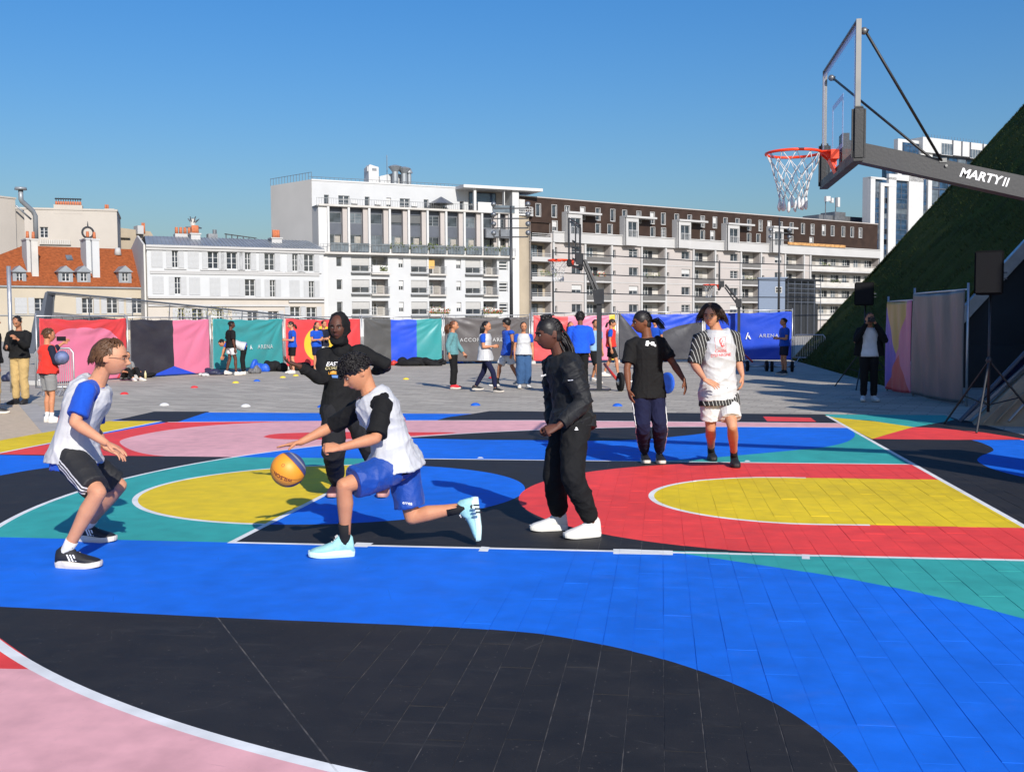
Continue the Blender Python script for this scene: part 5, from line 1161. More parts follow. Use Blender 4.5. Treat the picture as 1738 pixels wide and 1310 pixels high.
def hoop_parts(root, far=False):
    """local: hoop centre over 0,0; board at x=.375 facing -x"""
    bx0 = .375
    m = MB(); m.box(bx0, bx0 + .02, -.88, .88, 2.92, 3.93); m.build('backboard', tg, root)
    m = MB(); m.box(bx0 - .006, bx0 + .034, -.90, -.88, 2.9, 3.95); m.box(bx0 - .006, bx0 + .034, .88, .90, 2.9, 3.95); m.box(bx0 - .004, bx0 + .03, -.88, .88, 3.935, 3.95); m.build('frame', M_ALU if not far else M_DKMET, root)
    fl = tw if not far else M_DKMET; m = MB()
    for a in ((-.86, .86, 3.86, 3.91), (-.295, .295, 3.455, 3.50), (-.295, .295, 3.05, 3.09), (-.295, -.25, 3.09, 3.455), (.25, .295, 3.09, 3.455), (-.86, -.81, 3.2, 3.86), (.81, .86, 3.2, 3.86)): m.box(bx0 - .004, bx0 - .001, *a)
    m.build('board_marking', fl, root)
    m = MB(); m.box(bx0 - .02, bx0 + .055, -.925, .925, 2.84 if not far else 2.88, 2.915); m.build('padding', M_PAD, root)
    for sg in (-1, 1):
        bm = bmesh.new(); s_ = MB(); y0, y1 = (sg * .935, sg * .875); s_.box(bx0 - .035, bx0 + .075, min(y0, y1), max(y0, y1), 2.845, 3.27 if not far else 3.02); me = s_.mesh('padding', M_PAD); bm.from_mesh(me); bmesh.ops.bevel(bm, geom=list(bm.edges), offset=.022, segments=3, affect='EDGES'); bm.to_mesh(me); bm.free(); inst('padding', me, root)
    m = MB(); m.tube([(.2365 * cos(a), .2365 * sin(a), 3.05) for a in [2 * pi * i / 36 for i in range(36)]], (.0125 if not far else .022), 8, closed=True); rim = m.build('rim', M_ORANGE, root, smooth=True)
    m = MB(); m.box(.30, bx0 - .005, -.12, .12, 2.98, 3.06); m.prism([(.22, -.09, 3.045), (.30, -.12, 3.045), (.30, .12, 3.045), (.22, .09, 3.045)], (0, 0, .012)); m.prism([(.30, -.075, 2.98), (.30, .075, 2.98), (.355, .075, 2.87), (.355, -.075, 2.87)], (.02, 0, .0)); m.prism([(.235, -.06, 3.04), (.36, -.06, 3.04), (.36, -.06, 2.93)], (0, .012, 0)); m.prism([(.235, .05, 3.04), (.36, .05, 3.04), (.36, .05, 2.93)], (0, .012, 0)); m.build('rim_bracket', M_ORANGE, root)
    m = MB(); n = 12; lev = [(0, .233, 3.04), (.5, .200, 2.955), (0, .170, 2.87), (.5, .145, 2.79), (0, .128, 2.72), (.5, .118, 2.66)]; rr = random.Random(3)
    Pn = [[V((R * cos(2 * pi * (k + o) / n) + rr.uniform(-.008, .008), R * sin(2 * pi * (k + o) / n) + rr.uniform(-.008, .008), z + rr.uniform(-.012, .012))) for k in range(n)] for o, R, z in lev]
    for i in range(len(lev) - 1):
        for k in range(n):
            k2 = (k - 1) % n if lev[i][0] == 0 else (k + 1) % n
            for q in (k, k2): m.tube([Pn[i][k], lerp_(Pn[i][k], Pn[i + 1][q], .5) - V((0, 0, .004)), Pn[i + 1][q]], .0038, 4)
    for k in range(n): p = Pn[-1][k]; m.tube([p, p + V((0, 0, -.035)), p + V((rr.uniform(-.01, .01), rr.uniform(-.01, .01), -.085)), p + V((0, 0, -.105))], [.006, .013, .017, .006], 6)
    m.build('net', M_NET, root, smooth=True)
def lerp_(a, b, t): return a + (b - a) * t
hp = empty('basketball_hoop', (0, 0, 0), 0, 'large portable basketball hoop with a clear backboard and a grey arm at the upper right', 'basketball hoop', 'basketball hoops')
hoop_parts(hp)
# slanting arm, going down to a base past the right edge
m = MB(); sl = -.245; A0, A1 = V((.46, 0, 3.06)), V((4.3, 0, 3.06 + sl * 3.84)); hgt, wd = .085, .07
def barbox(m, a, b, h0, h1, w): m.loft([[a + V((0, -w, -h0)), a + V((0, w, -h0)), a + V((0, w, h0)), a + V((0, -w, h0))], [b + V((0, -w, -h1)), b + V((0, w, -h1)), b + V((0, w, h1)), b + V((0, -w, h1))]])
barbox(m, A0, A1, .083, .105, .075); arm = m.build('arm', M_ARM, hp)
m = MB(); m.box(.40, .46, -.09, .09, 2.95, 3.2); m.build('mounting_plate', M_ARM, hp)
for y in (-.83, .83):
    m = MB(); m.tube([(.43, y, 3.88), (.47, y, 3.86)], .022, 8); a_ = V((1.24, y * .075, 2.87 + .06)); m.tube([(.45, y, 3.87), a_], .0115, 8); st_ = m.build('stay_rod', M_PAD, hp, smooth=True)
    m = MB(); m.ball((.44, y, 3.87), .03, .03, .03, 10, 7); m.build('rod_end', M_ALU, st_, smooth=True)
m = MB(); m.box(1.21, 1.27, -.082, .082, 2.93, 2.965); m.tube([(1.265, -.09, 2.90), (1.265, .09, 2.90)], .012, 8); m.build('rod_bracket', M_ALU, hp)
tm = text_mesh('MARTY', .105, .0015, bold=.028, shear=.12, space=1.0)
ang = math.atan(sl)
for v in tm.vertices: x, y, z = v.co; v.co = V((1.545 + x * cos(ang) - y * sin(ang) * 1, -.077 - z, 2.800 + x * sin(ang) + y * cos(ang)))
tm.materials.append(M_LETTER); inst('lettering', tm, arm)
m = MB()
for k in range(2): x0 = 1.735 + k * .026; z0 = 2.800 + (x0 - 1.545) * sl; m.prism([(x0 - .012, -.077, z0 - .036), (x0 + .002, -.077, z0 - .036), (x0 + .026, -.077, z0 + .036), (x0 + .012, -.077, z0 + .036)], (0, -.0015, 0))
m.build('emblem', M_LETTER, arm)
m = MB(); m.box(3.9, 4.4, -.35, .35, 0.45, 2.25); m.build('upright', M_ARM, hp)
m = MB(); m.box(3.2, 5.4, -.55, .55, .12, .55); m.box(3.15, 3.25, -.5, .5, .12, 1.9); m.build('base', M_PAD, hp)
for x in (3.5, 5.1):
    for y in (-.5, .5): m = MB(); m.tube([(x, y - .03, .065), (x, y + .03, .065)], .06, 14); m.build('wheel', M_DKMET, hp, smooth=True)

def far_hoop(u, dep, urim, vrim, vtop, label, rz):
    base = gat(u, dep); r = empty('basketball_hoop', base, rz, label, 'basketball hoop', 'basketball hoops')
    sub = MB(); zt = vtop
    m = MB(); m.box(-.055, .055, -.055, .055, 0, zt); m.box(-.25, .25, -.25, .25, 0, .03); m.build('pole', M_ARM, r)
    dx = urim
    for y in (-.06, .06):
        m = MB(); m.tube([(0, y, zt - .05), (-dx + .62, y * 1.5, 3.05)], .035, 6); m.tube([(0, y, zt - .28), (-dx + .60, y * 1.5, 2.95)], .025, 6); m.build('arm', M_ARM, r)
    m = MB(); m.prism([(-.1, -.1, zt - .3), (.1, -.1, zt - .3), (.1, -.1, zt + .05), (-.15, -.1, zt + .02)], (0, .2, 0)); m.build('bracket', M_ARM, r)
    tmp = empty('hold', (0, 0, 0)); hoop_parts(tmp, True)
    for c in list(tmp.children): c.parent = r; c.location = (-dx, 0, 0)
    bpy.data.objects.remove(tmp); m = MB(); m.box(-dx + .42, -dx + .58, -.08, .08, 2.95, 3.2); m.box(-dx + .395, -dx + .42, -.5, .5, 3.3, 3.34); m.box(-dx + .395, -dx + .42, -.03, .03, 3.0, 3.9); m.build('mounting_plate', M_ARM, r); return r
far_hoop(1017, 25.3, .96, 0, 2.32, 'dark grey basketball hoop on a tall pole in the middle distance, its net hanging left', radians(-4))
far_hoop(1254, 42.4, 1.15, 0, 2.45, 'farthest basketball hoop with a grey post before the blue banner', radians(-2))

# ------------------------------------------------------------------ marker domes on the paving
CONEC = dict(red=(.62, .03, .03), yellow=(.68, .50, .04), blue=(.01, .10, .55), white=(.62, .62, .60))
mb = MB(); prof = [(.098, 0), (.095, .006), (.075, .030), (.050, .044), (.026, .050), (.022, .044), (.045, .036), (.070, .022), (.09, 0)]
rings = [[(r * cos(2 * pi * k / 20), r * sin(2 * pi * k / 20), z) for k in range(20)] for r, z in prof]; mb.loft(rings, cap=False)
CONEM = {k: mb.mesh('marker_dome', mat('plastic_' + k, v, .5, .1), True) for k, v in CONEC.items()}
for k, u, v, lab in (('red', 211, 669, 'red marker dome nearest the black and pink banner'), ('red', 330, 658, 'red marker dome before the pink half of the banner'), ('yellow', 181, 687, 'yellow marker dome right of the crouching player'), ('white', 279, 688, 'white marker dome at the left near the court edge'), ('white', 417, 690, 'white marker dome between the two players near the court edge'),
                   ('yellow', 400, 650, 'yellow marker dome before the bending girl'), ('blue', 436, 647, 'blue marker dome before the teal banner'), ('yellow', 480, 641, 'left one of the two yellow marker domes before the red banner'), ('yellow', 502, 638, 'right one of the two yellow marker domes before the red banner'), ('white', 552, 646, 'white marker dome under the elbow of the woman in the head covering'),
                   ('blue', 547, 691, 'blue marker dome left of the legs of the woman in the head covering'), ('yellow', 689, 644, 'yellow marker dome on the empty paving before the tricolour banner'), ('blue', 807, 688, 'blue marker dome near the court edge before the walking girls'), ('red', 834, 642, 'red marker dome between the walking girl and the boy in the jersey'), ('blue', 1048, 689, 'blue marker dome between the jacket and the black t-shirt')):
    g = G(u, v); tag(inst('marker_dome', CONEM[k], None, (g.x, g.y, .001)), lab, 'marker', 'marker domes on the paving')

# ------------------------------------------------------------------ bags, clothes and gear at the foot of the fence
def heap(name, label, u, v, w, d, h, m, seed, cat='bag', n=5, rz=0.0):
    g = G(u, v); rr = random.Random(seed); mb = MB()
    for i in range(n):
        k = rr.uniform(.35, 1.0); x = -w * .42 + w * .84 * (i + .5) / n + rr.uniform(-.08, .08) * w; mb.ball((x, rr.uniform(-d * .35, d * .35), h * k * .40), w * rr.uniform(.16, .36), d * rr.uniform(.3, .55), h * k * .55, 12, 8, rot=Matrix.Rotation(rr.uniform(-.6, .6), 3, 'Y'))
    me = bpy.data.meshes.new('t'); q = remesh_simple(mb, .022, h * .03, seed); q.materials.append(m); return tag(inst(name, q, None, (g.x, g.y, .0), rz), label, cat, 'bags and clothes at the foot of the fence')
def remesh_simple(mb, vox, amp, seed):
    me = bpy.data.meshes.new('tmp'); me.from_pydata(mb.v, [], mb.f); o = bpy.data.objects.new('tmp', me); COL.objects.link(o); m = o.modifiers.new('r', 'REMESH'); m.mode = 'VOXEL'; m.voxel_size = vox; m.use_smooth_shade = True
    dg = bpy.context.evaluated_depsgraph_get(); out = bpy.data.meshes.new_from_object(o.evaluated_get(dg)); bpy.data.objects.remove(o)
    r = random.Random(seed); a, b, c = [V((r.uniform(-1, 1), r.uniform(-1, 1), r.uniform(-1, 1))) * r.uniform(9, 17) for _ in range(3)]
    for v in out.vertices:
        v.co += v.normal * amp * ((1 - abs(sin(v.co.dot(a) + sin(v.co.dot(b))))) + .6 * (1 - abs(sin(v.co.dot(c))))); v.co.z = max(v.co.z, 0)
    out.update(); return out
CB1 = mat('black_bag_nylon', (.010, .010, .011), .8, .3, 8, .4, 40, spec=.2); CB2 = mat('blue_bag_nylon', (.015, .09, .50), .55, .2, 8, .4, 40); CB3 = mat('grey_bag_nylon', (.12, .12, .125), .6, .2, 8, .4, 40); CB4 = mat('red_bag_nylon', (.45, .03, .02), .55, .2, 8, .4, 40); CB5 = mat('pale_clothes', (.48, .47, .46), .85, .15, 8, .4, 40); CB6 = mat('dark_navy_bag_nylon', (.018, .022, .055), .55, .2, 8, .4, 40)
for a in (('backpack', 'low dark blue jacket on the ground left of the boy in black', 362, 636, .8, .4, .22, CB6, 1, 'jacket'), ('backpack', 'bright blue backpack with straps beside the teal banner', 440, 631, .55, .35, .48, CB2, 2, 'backpack'), ('backpack', 'grey backpack leaning at the blue backpack', 433, 634, .35, .3, .34, CB3, 3, 'backpack'), ('sports_bag', 'black sports bag right of the blue backpack', 458, 630, .7, .4, .42, CB1, 4), ('sports_bag', 'black sports bag at the post between the teal and red banners', 474, 630, .6, .4, .40, CB1, 5),
          ('sports_bag', 'black bag behind the legs of the girl in the blue t-shirt', 510, 629, .8, .4, .35, CB1, 6), ('backpack', 'red and orange bag below the arm of the woman in the head covering', 668, 620, .55, .35, .34, CB4, 7, 'backpack'), ('sports_bag', 'black bag right of the red bag', 690, 620, .8, .5, .34, CB1, 8), ('sports_bag', 'long black coat heap before the teal stripe of the banner', 718, 621, 1.4, .5, .38, CB1, 9, 'coat'), ('sports_bag', 'black jacket beside the seated child in red', 738, 619, .8, .4, .2, CB1, 10, 'jacket'),
          ('clothes_pile', 'pale clothes spilling at the foot of the grey banner', 792, 616, .9, .4, .18, CB5, 11, 'clothes'), ('backpack', 'small blue bag at the foot of the grey banner', 778, 617, .4, .3, .18, CB2, 12), ('backpack', 'dark red bag behind the walking girl', 808, 615, .5, .3, .38, CB4, 13), ('sports_bag', 'black bag behind the girl in blue jeans', 875, 615, .8, .4, .25, CB1, 14), ('clothes_pile', 'grey shoe on the ground at the foot of the pink banner', 347, 638, .35, .2, .1, CB5, 15, 'shoe'), ('backpack', 'dark bag behind the man in khaki trousers', 17, 647, .4, .3, .35, CB6, 16),
          ('sports_bag', 'black bag on the ground beside the seated person in grey', 236, 641, .9, .4, .14, CB1, 17)):
    heap(a[0], a[1], a[2], a[3], a[4], a[5], a[6], a[7], a[8], a[9] if len(a) > 9 else 'bag')
g = G(247, 643); m = MB(); m.tube([(0, 0, 0), (0, 0, .16), (0, 0, .2), (0, 0, .24)], [.035, .035, .016, .014], 10); tag(m.build('water_bottle', mat('pale_yellow_plastic', (.55, .50, .28), .4), None, (g.x, g.y, 0), smooth=True), 'pale yellow bottle standing by the blue triangle of the banner', 'bottle')
# weight plates, red bars and bumper stacks used as gear behind the far hoop
def plate_bar(u, v, rz, label, n=2, red=True, r=.22):
    g = G(u, v); root = empty('weight_bar', (g.x, g.y, 0), rz, label, 'barbell', 'barbells lying on the paving')
    m = MB(); m.tube([(-.05, 0, r), (.75, 0, r)], .03, 8); m.build('bar', M_GALV, root, smooth=True)
    for k in range(n):
        m = MB(); x = .04 + k * .62; m.tube([(x - .05, 0, r), (x - .035, 0, r), (x + .035, 0, r), (x + .05, 0, r)], [r * .82, r, r, r * .82], 22); pl = m.build('plate', CB1, root, smooth=False); m = MB(); m.tube([(x - .055, 0, r), (x + .055, 0, r)], r * .35, 14); m.build('hub', CB3 if k else M_GALV, pl, smooth=True)
    return root
plate_bar(1050, 664, radians(20), 'black weight plate on a short bar left of the woman in the black t-shirt', 1); plate_bar(1266, 630, radians(4), 'black barbell with two plates lying before the blue banner', 2, r=.17); plate_bar(1308, 631, radians(-8), 'black barbell with two plates lying right of the first one before the blue banner', 2, r=.17)
g = G(1133, 668); m = MB(); m.tube([(-.04, 0, .24), (-.025, 0, .24), (.025, 0, .24), (.04, 0, .24)], [.2, .235, .235, .2], 24); tag(m.build('weight_plate', CB2, None, (g.x, g.y, 0), radians(35)), 'blue weight plate standing on edge behind the woman in the black t-shirt', 'weight plate')
for a, b, lab in (((1026, 618, 27.5), (1047, 644, 26), 'red padded bar leaning behind the far hoop pole'), ((1260, 598, 40), (1277, 614, 39), 'red padded bar leaning before the blue banner')):
    A, B = D(*a), D(*b); m = MB(); m.tube([A, B], .035, 8); tag(m.build('red_bar', CB4, smooth=True), lab, 'bar')
# things held by hands
g = D(104, 575, 16.9); m = MB(); m.box(-.075, .075, -.006, .006, -.036, .036); o = tag(m.build('phone', SH0 if False else CB1, None, g), 'black phone held up by the child in the red vest', 'phone')
g = D(105, 607, 17.2); m = MB(); m.ball((0, 0, 0), .11, n=20, m=12); m.cur = 0; tag(m.build('basketball', mat('blue_and_orange_ball', (.10, .13, .25), .6, .5, 9), None, g, smooth=True), 'blue ball carried under the arm of the child in the red vest', 'ball')
g = D(33, 573, 21.2); m = MB(); m.box(-.04, .04, -.07, .07, -.005, .005); tag(m.build('phone', CB1, None, g), 'phone in the hands of the man in khaki trousers', 'phone')
g = D(533, 583, 38); m = MB(); m.ball((0, 0, 0), .12, n=16, m=10); tag(m.build('basketball', mat('blue_and_orange_ball', (.10, .13, .25), .6, .5, 9), None, g, smooth=True), 'ball held by the girl beside the yellow disc', 'ball')
# ------------------------------------------------------------------ people: one continuous remeshed body each, clothes as separate shaped pieces
def noise_folds(P, seed, scale=1.0):
    r = np.random.default_rng(seed); out = np.zeros(len(P))
    for i in range(5):
        d = r.normal(size=3); d /= np.linalg.norm(d); w = r.normal(size=(2, 3)) * 9 / scale; m = r.normal(size=3) * 7 / scale
        k = r.uniform(28, 55) / scale; ph = P @ d * k + 1.6 * np.sin(P @ w[0] + i) + 1.1 * np.sin(P @ w[1] * 1.3)
        mask = np.clip(.35 + .75 * np.sin(P @ m + i * 1.7), 0, 1); out += (1 - np.abs(np.sin(ph * .5))) ** 2.2 * mask
    return out - out.mean()
def remesh(mb, vox, smooth=3, fold=0.0, seed=1, fscale=1.0, sfac=.5):
    me = mb.mesh('tmp', []) if False else bpy.data.meshes.new('tmp')
    me.from_pydata(mb.v, [], mb.f); me.update()
    bm = bmesh.new(); bm.from_mesh(me); bmesh.ops.recalc_face_normals(bm, faces=bm.faces); bm.to_mesh(me); bm.free()
    o = bpy.data.objects.new('tmp', me); COL.objects.link(o)
    m = o.modifiers.new('r', 'REMESH'); m.mode = 'VOXEL'; m.voxel_size = vox; m.use_smooth_shade = True
    if smooth: s = o.modifiers.new('s', 'SMOOTH'); s.factor = sfac; s.iterations = smooth
    dg = bpy.context.evaluated_depsgraph_get(); out = bpy.data.meshes.new_from_object(o.evaluated_get(dg)); bpy.data.objects.remove(o); bpy.data.meshes.remove(me)
    if fold:
        n = len(out.vertices); co = np.zeros(n * 3); no = np.zeros(n * 3); out.vertices.foreach_get('co', co); out.vertices.foreach_get('normal', no) if False else None
        no = np.array([v.normal[:] for v in out.vertices]); co = co.reshape(-1, 3); co = co + no * ((noise_folds(co, seed, fscale) + .45 * noise_folds(co, seed + 77, fscale * .5)) * fold)[:, None]; out.vertices.foreach_set('co', co.ravel()); out.update()
    return out

def cloth(name, c, rough=.85, w=.10, rib=0, sheen=.1, spec=.2):
    if name in MATS: return MATS[name]
    t = NT(name); o = t.obj(); k = t.ramp(t.noise(7, 5, o), .3, .7)
    t.col(t.mix(k, tuple(x * (1 - w) for x in c), tuple(min(.9, x * (1 + w)) for x in c))); t.rough(rough); t.b.inputs['Specular IOR Level'].default_value = spec
    t.b.inputs['Sheen Weight'].default_value = sheen * min(1, max(c) * 4)
    if max(c) < .03: t.b.inputs['Specular IOR Level'].default_value = min(spec, .22)
    t.bump(t.m2('ADD', t.noise(16, 5, o, dist=.6), t.m2('MULTIPLY', t.noise(350, 2, o), .12)), .6, .014); MATS[name] = t.m; return t.m
def mesh_bib(name, c=(.47, .475, .49)):
    if name in MATS: return MATS[name]
    t = NT(name); o = t.obj(); k = t.ramp(t.noise(9, 5, o), .3, .7); v = t.n('ShaderNodeTexVoronoi'); v.inputs['Scale'].default_value = 160; t.put(o, v.inputs['Vector'])
    hole = t.m2('LESS_THAN', v.outputs['Distance'], .28)
    t.col(t.mix(t.m2('MULTIPLY', hole, .18), t.mix(k, tuple(x * .93 for x in c), tuple(x * 1.05 for x in c)), tuple(x * .5 for x in c))); t.rough(.5); t.b.inputs['Specular IOR Level'].default_value = .45
    t.bump(t.m2('ADD', t.noise(11, 3, o, dist=.6), t.m2('MULTIPLY', v.outputs['Distance'], .1)), .28, .014); MATS[name] = t.m; return t.m
def skin(name, c, stub=None):
    if name in MATS: return MATS[name]
    t = NT(name); o = t.obj(); k = t.ramp(t.noise(12, 5, o), .3, .7); k2 = t.ramp(t.noise(60, 3, o), .4, .7)
    a = t.mix(k, (c[0] * .93, c[1] * .86, c[2] * .84), (min(.9, c[0] * 1.05), c[1] * 1.05, c[2] * 1.05)); t.col(t.mix(t.m2('MULTIPLY', k2, .12), a, (c[0] * .9, c[1] * .66, c[2] * .6)))
    t.rough(.58); t.b.inputs['Specular IOR Level'].default_value = .3; t.b.inputs['Subsurface Weight'].default_value = .12; t.b.inputs['Subsurface Radius'].default_value = (.01, .004, .002); t.b.inputs['Subsurface Scale'].default_value = .6
    t.bump(t.noise(180, 3, o), .12, .002); MATS[name] = t.m; return t.m
def striped(name, c1, c2, vec, per, duty, ofs=0.0):
    t = NT(name); o = t.obj(); v = t.m2('FRACT', t.m2('ADD', t.m2('DIVIDE', t.dot(o, vec), per), ofs)); m = t.m2('LESS_THAN', v, duty)
    t.col(t.mix(m, c1, c2)); t.rough(.85); t.bump(t.noise(14, 4, o), .35, .012); return t.m
SK = dict(light=skin('light_skin', (.47, .215, .115)), fair=skin('fair_skin', (.50, .25, .15)), tan=skin('tanned_skin', (.36, .165, .09)), brown=skin('brown_skin', (.16, .062, .030)), dark=skin('dark_brown_skin', (.10, .040, .025)), deep=skin('deep_brown_skin', (.088, .036, .023)))
LIPS = dict(light=mat('pink_lips', (.50, .19, .16), .45), fair=mat('pink_lips', (.5, .2, .17), .45), tan=mat('pink_lips', (.45, .17, .14), .45), brown=mat('brown_lips', (.20, .07, .055), .4), dark=mat('dark_lips', (.10, .035, .03), .4), deep=mat('dark_lips', (.09, .03, .028), .4))
M_EYE = mat('eye_white', (.34, .32, .30), .3, .03); M_IRIS = mat('dark_iris', (.02, .012, .01), .15, .1)
HAIRM = dict(black=mat('black_hair', (.010, .008, .008), .5, .4, 60, spec=.4), brown=mat('brown_hair', (.085, .040, .018), .5, .35, 50, spec=.4), dkbrown=mat('dark_brown_hair', (.028, .015, .010), .5, .4, 50, spec=.4), reddish=mat('auburn_hair', (.12, .045, .02), .5, .35, 50, spec=.4))

def head_verts(nu=90, nv=62):
    """local: x right, y forward, z up; about 23 cm tall"""
    rings = []
    for j in range(1, nv):
        th = pi * j / nv; r = []
        for i in range(nu):
            a = 2 * pi * i / nu; dx, dy, dz = sin(th) * cos(a), sin(th) * sin(a), -cos(th)
            x, y, z = .076 * dx, .096 * dy, .117 * dz
            if dz < 0:
                k = (-dz) ** 1.5; x *= 1 - .30 * k; 
                if dy < 0: y *= 1 - .45 * k
                else: y *= 1 + .05 * k
                if dy > 0: z *= 1 - .04 * dy
            if dy > 0: y = y * (1 - .10 * dy * (1 - abs(dz)) ) ; y += .006 * dy
            if dz > .2: x *= 1 + .02; 
            f = max(0, dy) ** 1.2
            g = lambda cx, cz, sx_, sz: math.exp(-((x - cx) / sx_) ** 2 - ((z - cz) / sz) ** 2)
            y += f * (.029 * g(0, -.029, .0155, .0135) + .017 * g(0, -.008, .0115, .022) + .007 * g(-.013, -.033, .007, .008) + .007 * g(.013, -.033, .007, .008))
            y += f * (-.012 * g(.031, .004, .016, .011) - .012 * g(-.031, .004, .016, .011) + .006 * g(0, .024, .045, .009))
            y += f * (.013 * g(0, -.057, .021, .007) + .012 * g(0, -.069, .018, .007) - .006 * g(0, -.063, .024, .003) + .017 * g(0, -.100, .024, .016) - .004 * g(0, -.082, .022, .006))
            y += f * .004 * (g(.042, -.028, .016, .018) + g(-.042, -.028, .016, .018))
            r.append(V((x, y, z)))
        rings.append(r)
    return rings
HEADR = head_verts()
def frame(fwd, up):
    f = V(fwd).normalized(); u = V(up); u = (u - f * u.dot(f)).normalized(); r = f.cross(u); return Matrix((r, f, u)).transposed()
def seg_tube(mb, pts, rad, n=14, caps=True):
    """limb: smooth sweep with rounded ends"""
    P = [V(p) for p in pts]
    if caps:
        r0 = rad[0] if not isinstance(rad[0], tuple) else min(rad[0]); r1 = rad[-1] if not isinstance(rad[-1], tuple) else min(rad[-1])
        d0 = (P[0] - P[1]).normalized(); d1 = (P[-1] - P[-2]).normalized(); sc = lambda r, k: (r[0] * k, r[1] * k) if isinstance(r, tuple) else r * k
        P = [P[0] + d0 * r0 * .8, P[0] + d0 * r0 * .5] + P + [P[-1] + d1 * r1 * .5, P[-1] + d1 * r1 * .8]; rad = [sc(rad[0], .45), sc(rad[0], .85)] + list(rad) + [sc(rad[-1], .85), sc(rad[-1], .45)]
    mb.tube(P, rad, n)
def lerp(a, b, t): return a + (b - a) * t
def hand(mb, w, d, pn, s, side=1, curl=.35, spread=.12, thumb=.6):
    """palm, four unequal bent fingers and a thumb leaving the side of the palm; d along the hand, pn out of the palm"""
    d = V(d).normalized(); pn = V(pn); pn = (pn - d * pn.dot(d)).normalized(); sd = d.cross(pn) * side
    def sec(c, a, b, n=10): return [c + sd * (a * cos(2 * pi * k / n)) + pn * (b * sin(2 * pi * k / n)) for k in range(n)]
    mb.loft([sec(w - d * .02 * s, .020 * s, .015 * s), sec(w + d * .01 * s, .026 * s, .017 * s), sec(w + d * .045 * s, .038 * s, .017 * s), sec(w + d * .08 * s, .042 * s, .014 * s), sec(w + d * .098 * s, .038 * s, .010 * s)])
    for k, (o, L, r) in enumerate(((.0325, .066, .0088), (.011, .076, .0092), (-.011, .071, .0088), (-.0315, .056, .0078))):
        base = w + d * (.086 - .004 * abs(k - 1)) * s + sd * o * s; a = spread * (1.5 - k) * .9; dd = (d * cos(a) + sd * sin(a)).normalized(); pts = [base - dd * .02 * s, base]; p = base; ang = curl * (.5 + .08 * k)
        for fr in (.42, .32, .26):
            q = dd * cos(ang) + pn * sin(ang); p = p + q * L * fr * s; pts.append(p); ang += curl * (.9 + .1 * k)
        seg_tube(mb, pts, [r * s, r * s, r * .97 * s, r * .9 * s, r * .8 * s], 8)
    b = w + d * .025 * s + sd * .022 * s; t1 = (d * .75 + sd * .75 + pn * .35 * (0.4 + thumb)).normalized(); t2 = (d * 1.0 + sd * .25 + pn * thumb * .6).normalized()
    seg_tube(mb, [b - t1 * .01 * s, b, b + t1 * .036 * s, b + t1 * .036 * s + t2 * .032 * s], [.014 * s, .0135 * s, .0115 * s, .009 * s], 8)

def shoe_mesh(root, H, dirv, up, L, m_up, m_sole, deco=None, high=0.0, s=1.0, laces=None):
    d = V(dirv).normalized(); u = V(up); u = (u - d * u.dot(d)).normalized(); sd = d.cross(u); k = L / .285
    def P(x, y, z): return H + d * x * k + sd * y * k + u * z * k * (1.14 if z > .035 else 1)
    # sections: x, half width, top height, bulge
    S = [(-.006, .018, .060), (.004, .032, .092 + high * .6), (.035, .039, .108 + high), (.070, .040, .106 + high * .9), (.100, .041, .104 + high * .5), (.130, .044, .090), (.165, .049, .078), (.205, .051, .066), (.238, .049, .058), (.264, .042, .051), (.281, .028, .043), (.289, .012, .034)]
    m = MB(); rings = []
    for x, w, h in S:
        r = []
        for i in range(16):
            a = 2 * pi * i / 16; cy, cz = cos(a), sin(a); yy = (abs(cy) ** .8) * (1 if cy > 0 else -1) * w; zz = .022 + (h - .022) * (.5 + .5 * (abs(cz) ** .75) * (1 if cz > 0 else -1)); 
            if cz > .2 : yy *= 1 - .35 * cz * (1.0 if x < .19 else .55)
            r.append(P(x, yy + .004 * sin(x * 11), zz))
        rings.append(r)
    m.loft(rings); sh = m.build('shoe', m_up, root, smooth=True)
    m = MB(); n = 28; lo = []; hi = []
    for i in range(n):
        a = 2 * pi * i / n; x = .142 + .150 * cos(a); w = .038 + .016 * (x / .28) if x > .06 else .038; y = w * 1.08 * (abs(sin(a)) ** .62) * (1 if sin(a) > 0 else -1)
        t_ = .012 * max(0, (x - .22) / .07); lo.append(P(x, y * .95 + .004 * sin(x * 11), t_)); hi.append(P(x + .002 * cos(a), y * 1.03 + .004 * sin(x * 11), .033 + t_ * .6 + (.008 if x < .07 else 0)))
    mid = [lerp(a, b, .5) + (a - P(.142, 0, 0)).normalized() * .003 for a, b in zip(lo, hi)]
    m.loft([lo, mid, hi]); m.build('sole', m_sole, sh, smooth=False)
    if laces:
        m = MB()
        for i in range(6): x = .100 + i * .017; z = .106 - .0085 * i * 1.3; m.tube([P(x - .004, -.024, z - .008), P(x + .006, 0, z + .004), P(x - .004, .024, z - .008)], .0042 * k, 5)
        m.tube([P(.098, -.004, .108), P(.104, -.018, .122), P(.118, -.026, .112)], .0035 * k, 4); m.tube([P(.098, .004, .108), P(.104, .018, .122), P(.118, .026, .112)], .0035 * k, 4)
        m.build('laces', laces, sh)
    if deco:
        for sg in (1, -1):
            for i in range(3):
                m = MB(); x = .105 + i * .020; a, b, c, e = P(x, sg * .0462, .042), P(x + .010, sg * .0470, .042), P(x - .012, sg * .040, .078), P(x - .022, sg * .039, .078); m.prism([a, b, c, e], sd * sg * .0035); m.build('stripe', deco, sh)
    return sh

def strands(mb, M, c, roots, fn, n=5, r0=.006, sides=4):
    for p, nrm in roots:
        pts = fn(p, nrm); N = len(pts); mb.tube([M @ q for q in pts], [r0 * (1 - .75 * (i / (N - 1)) ** 1.3) for i in range(N)], sides)

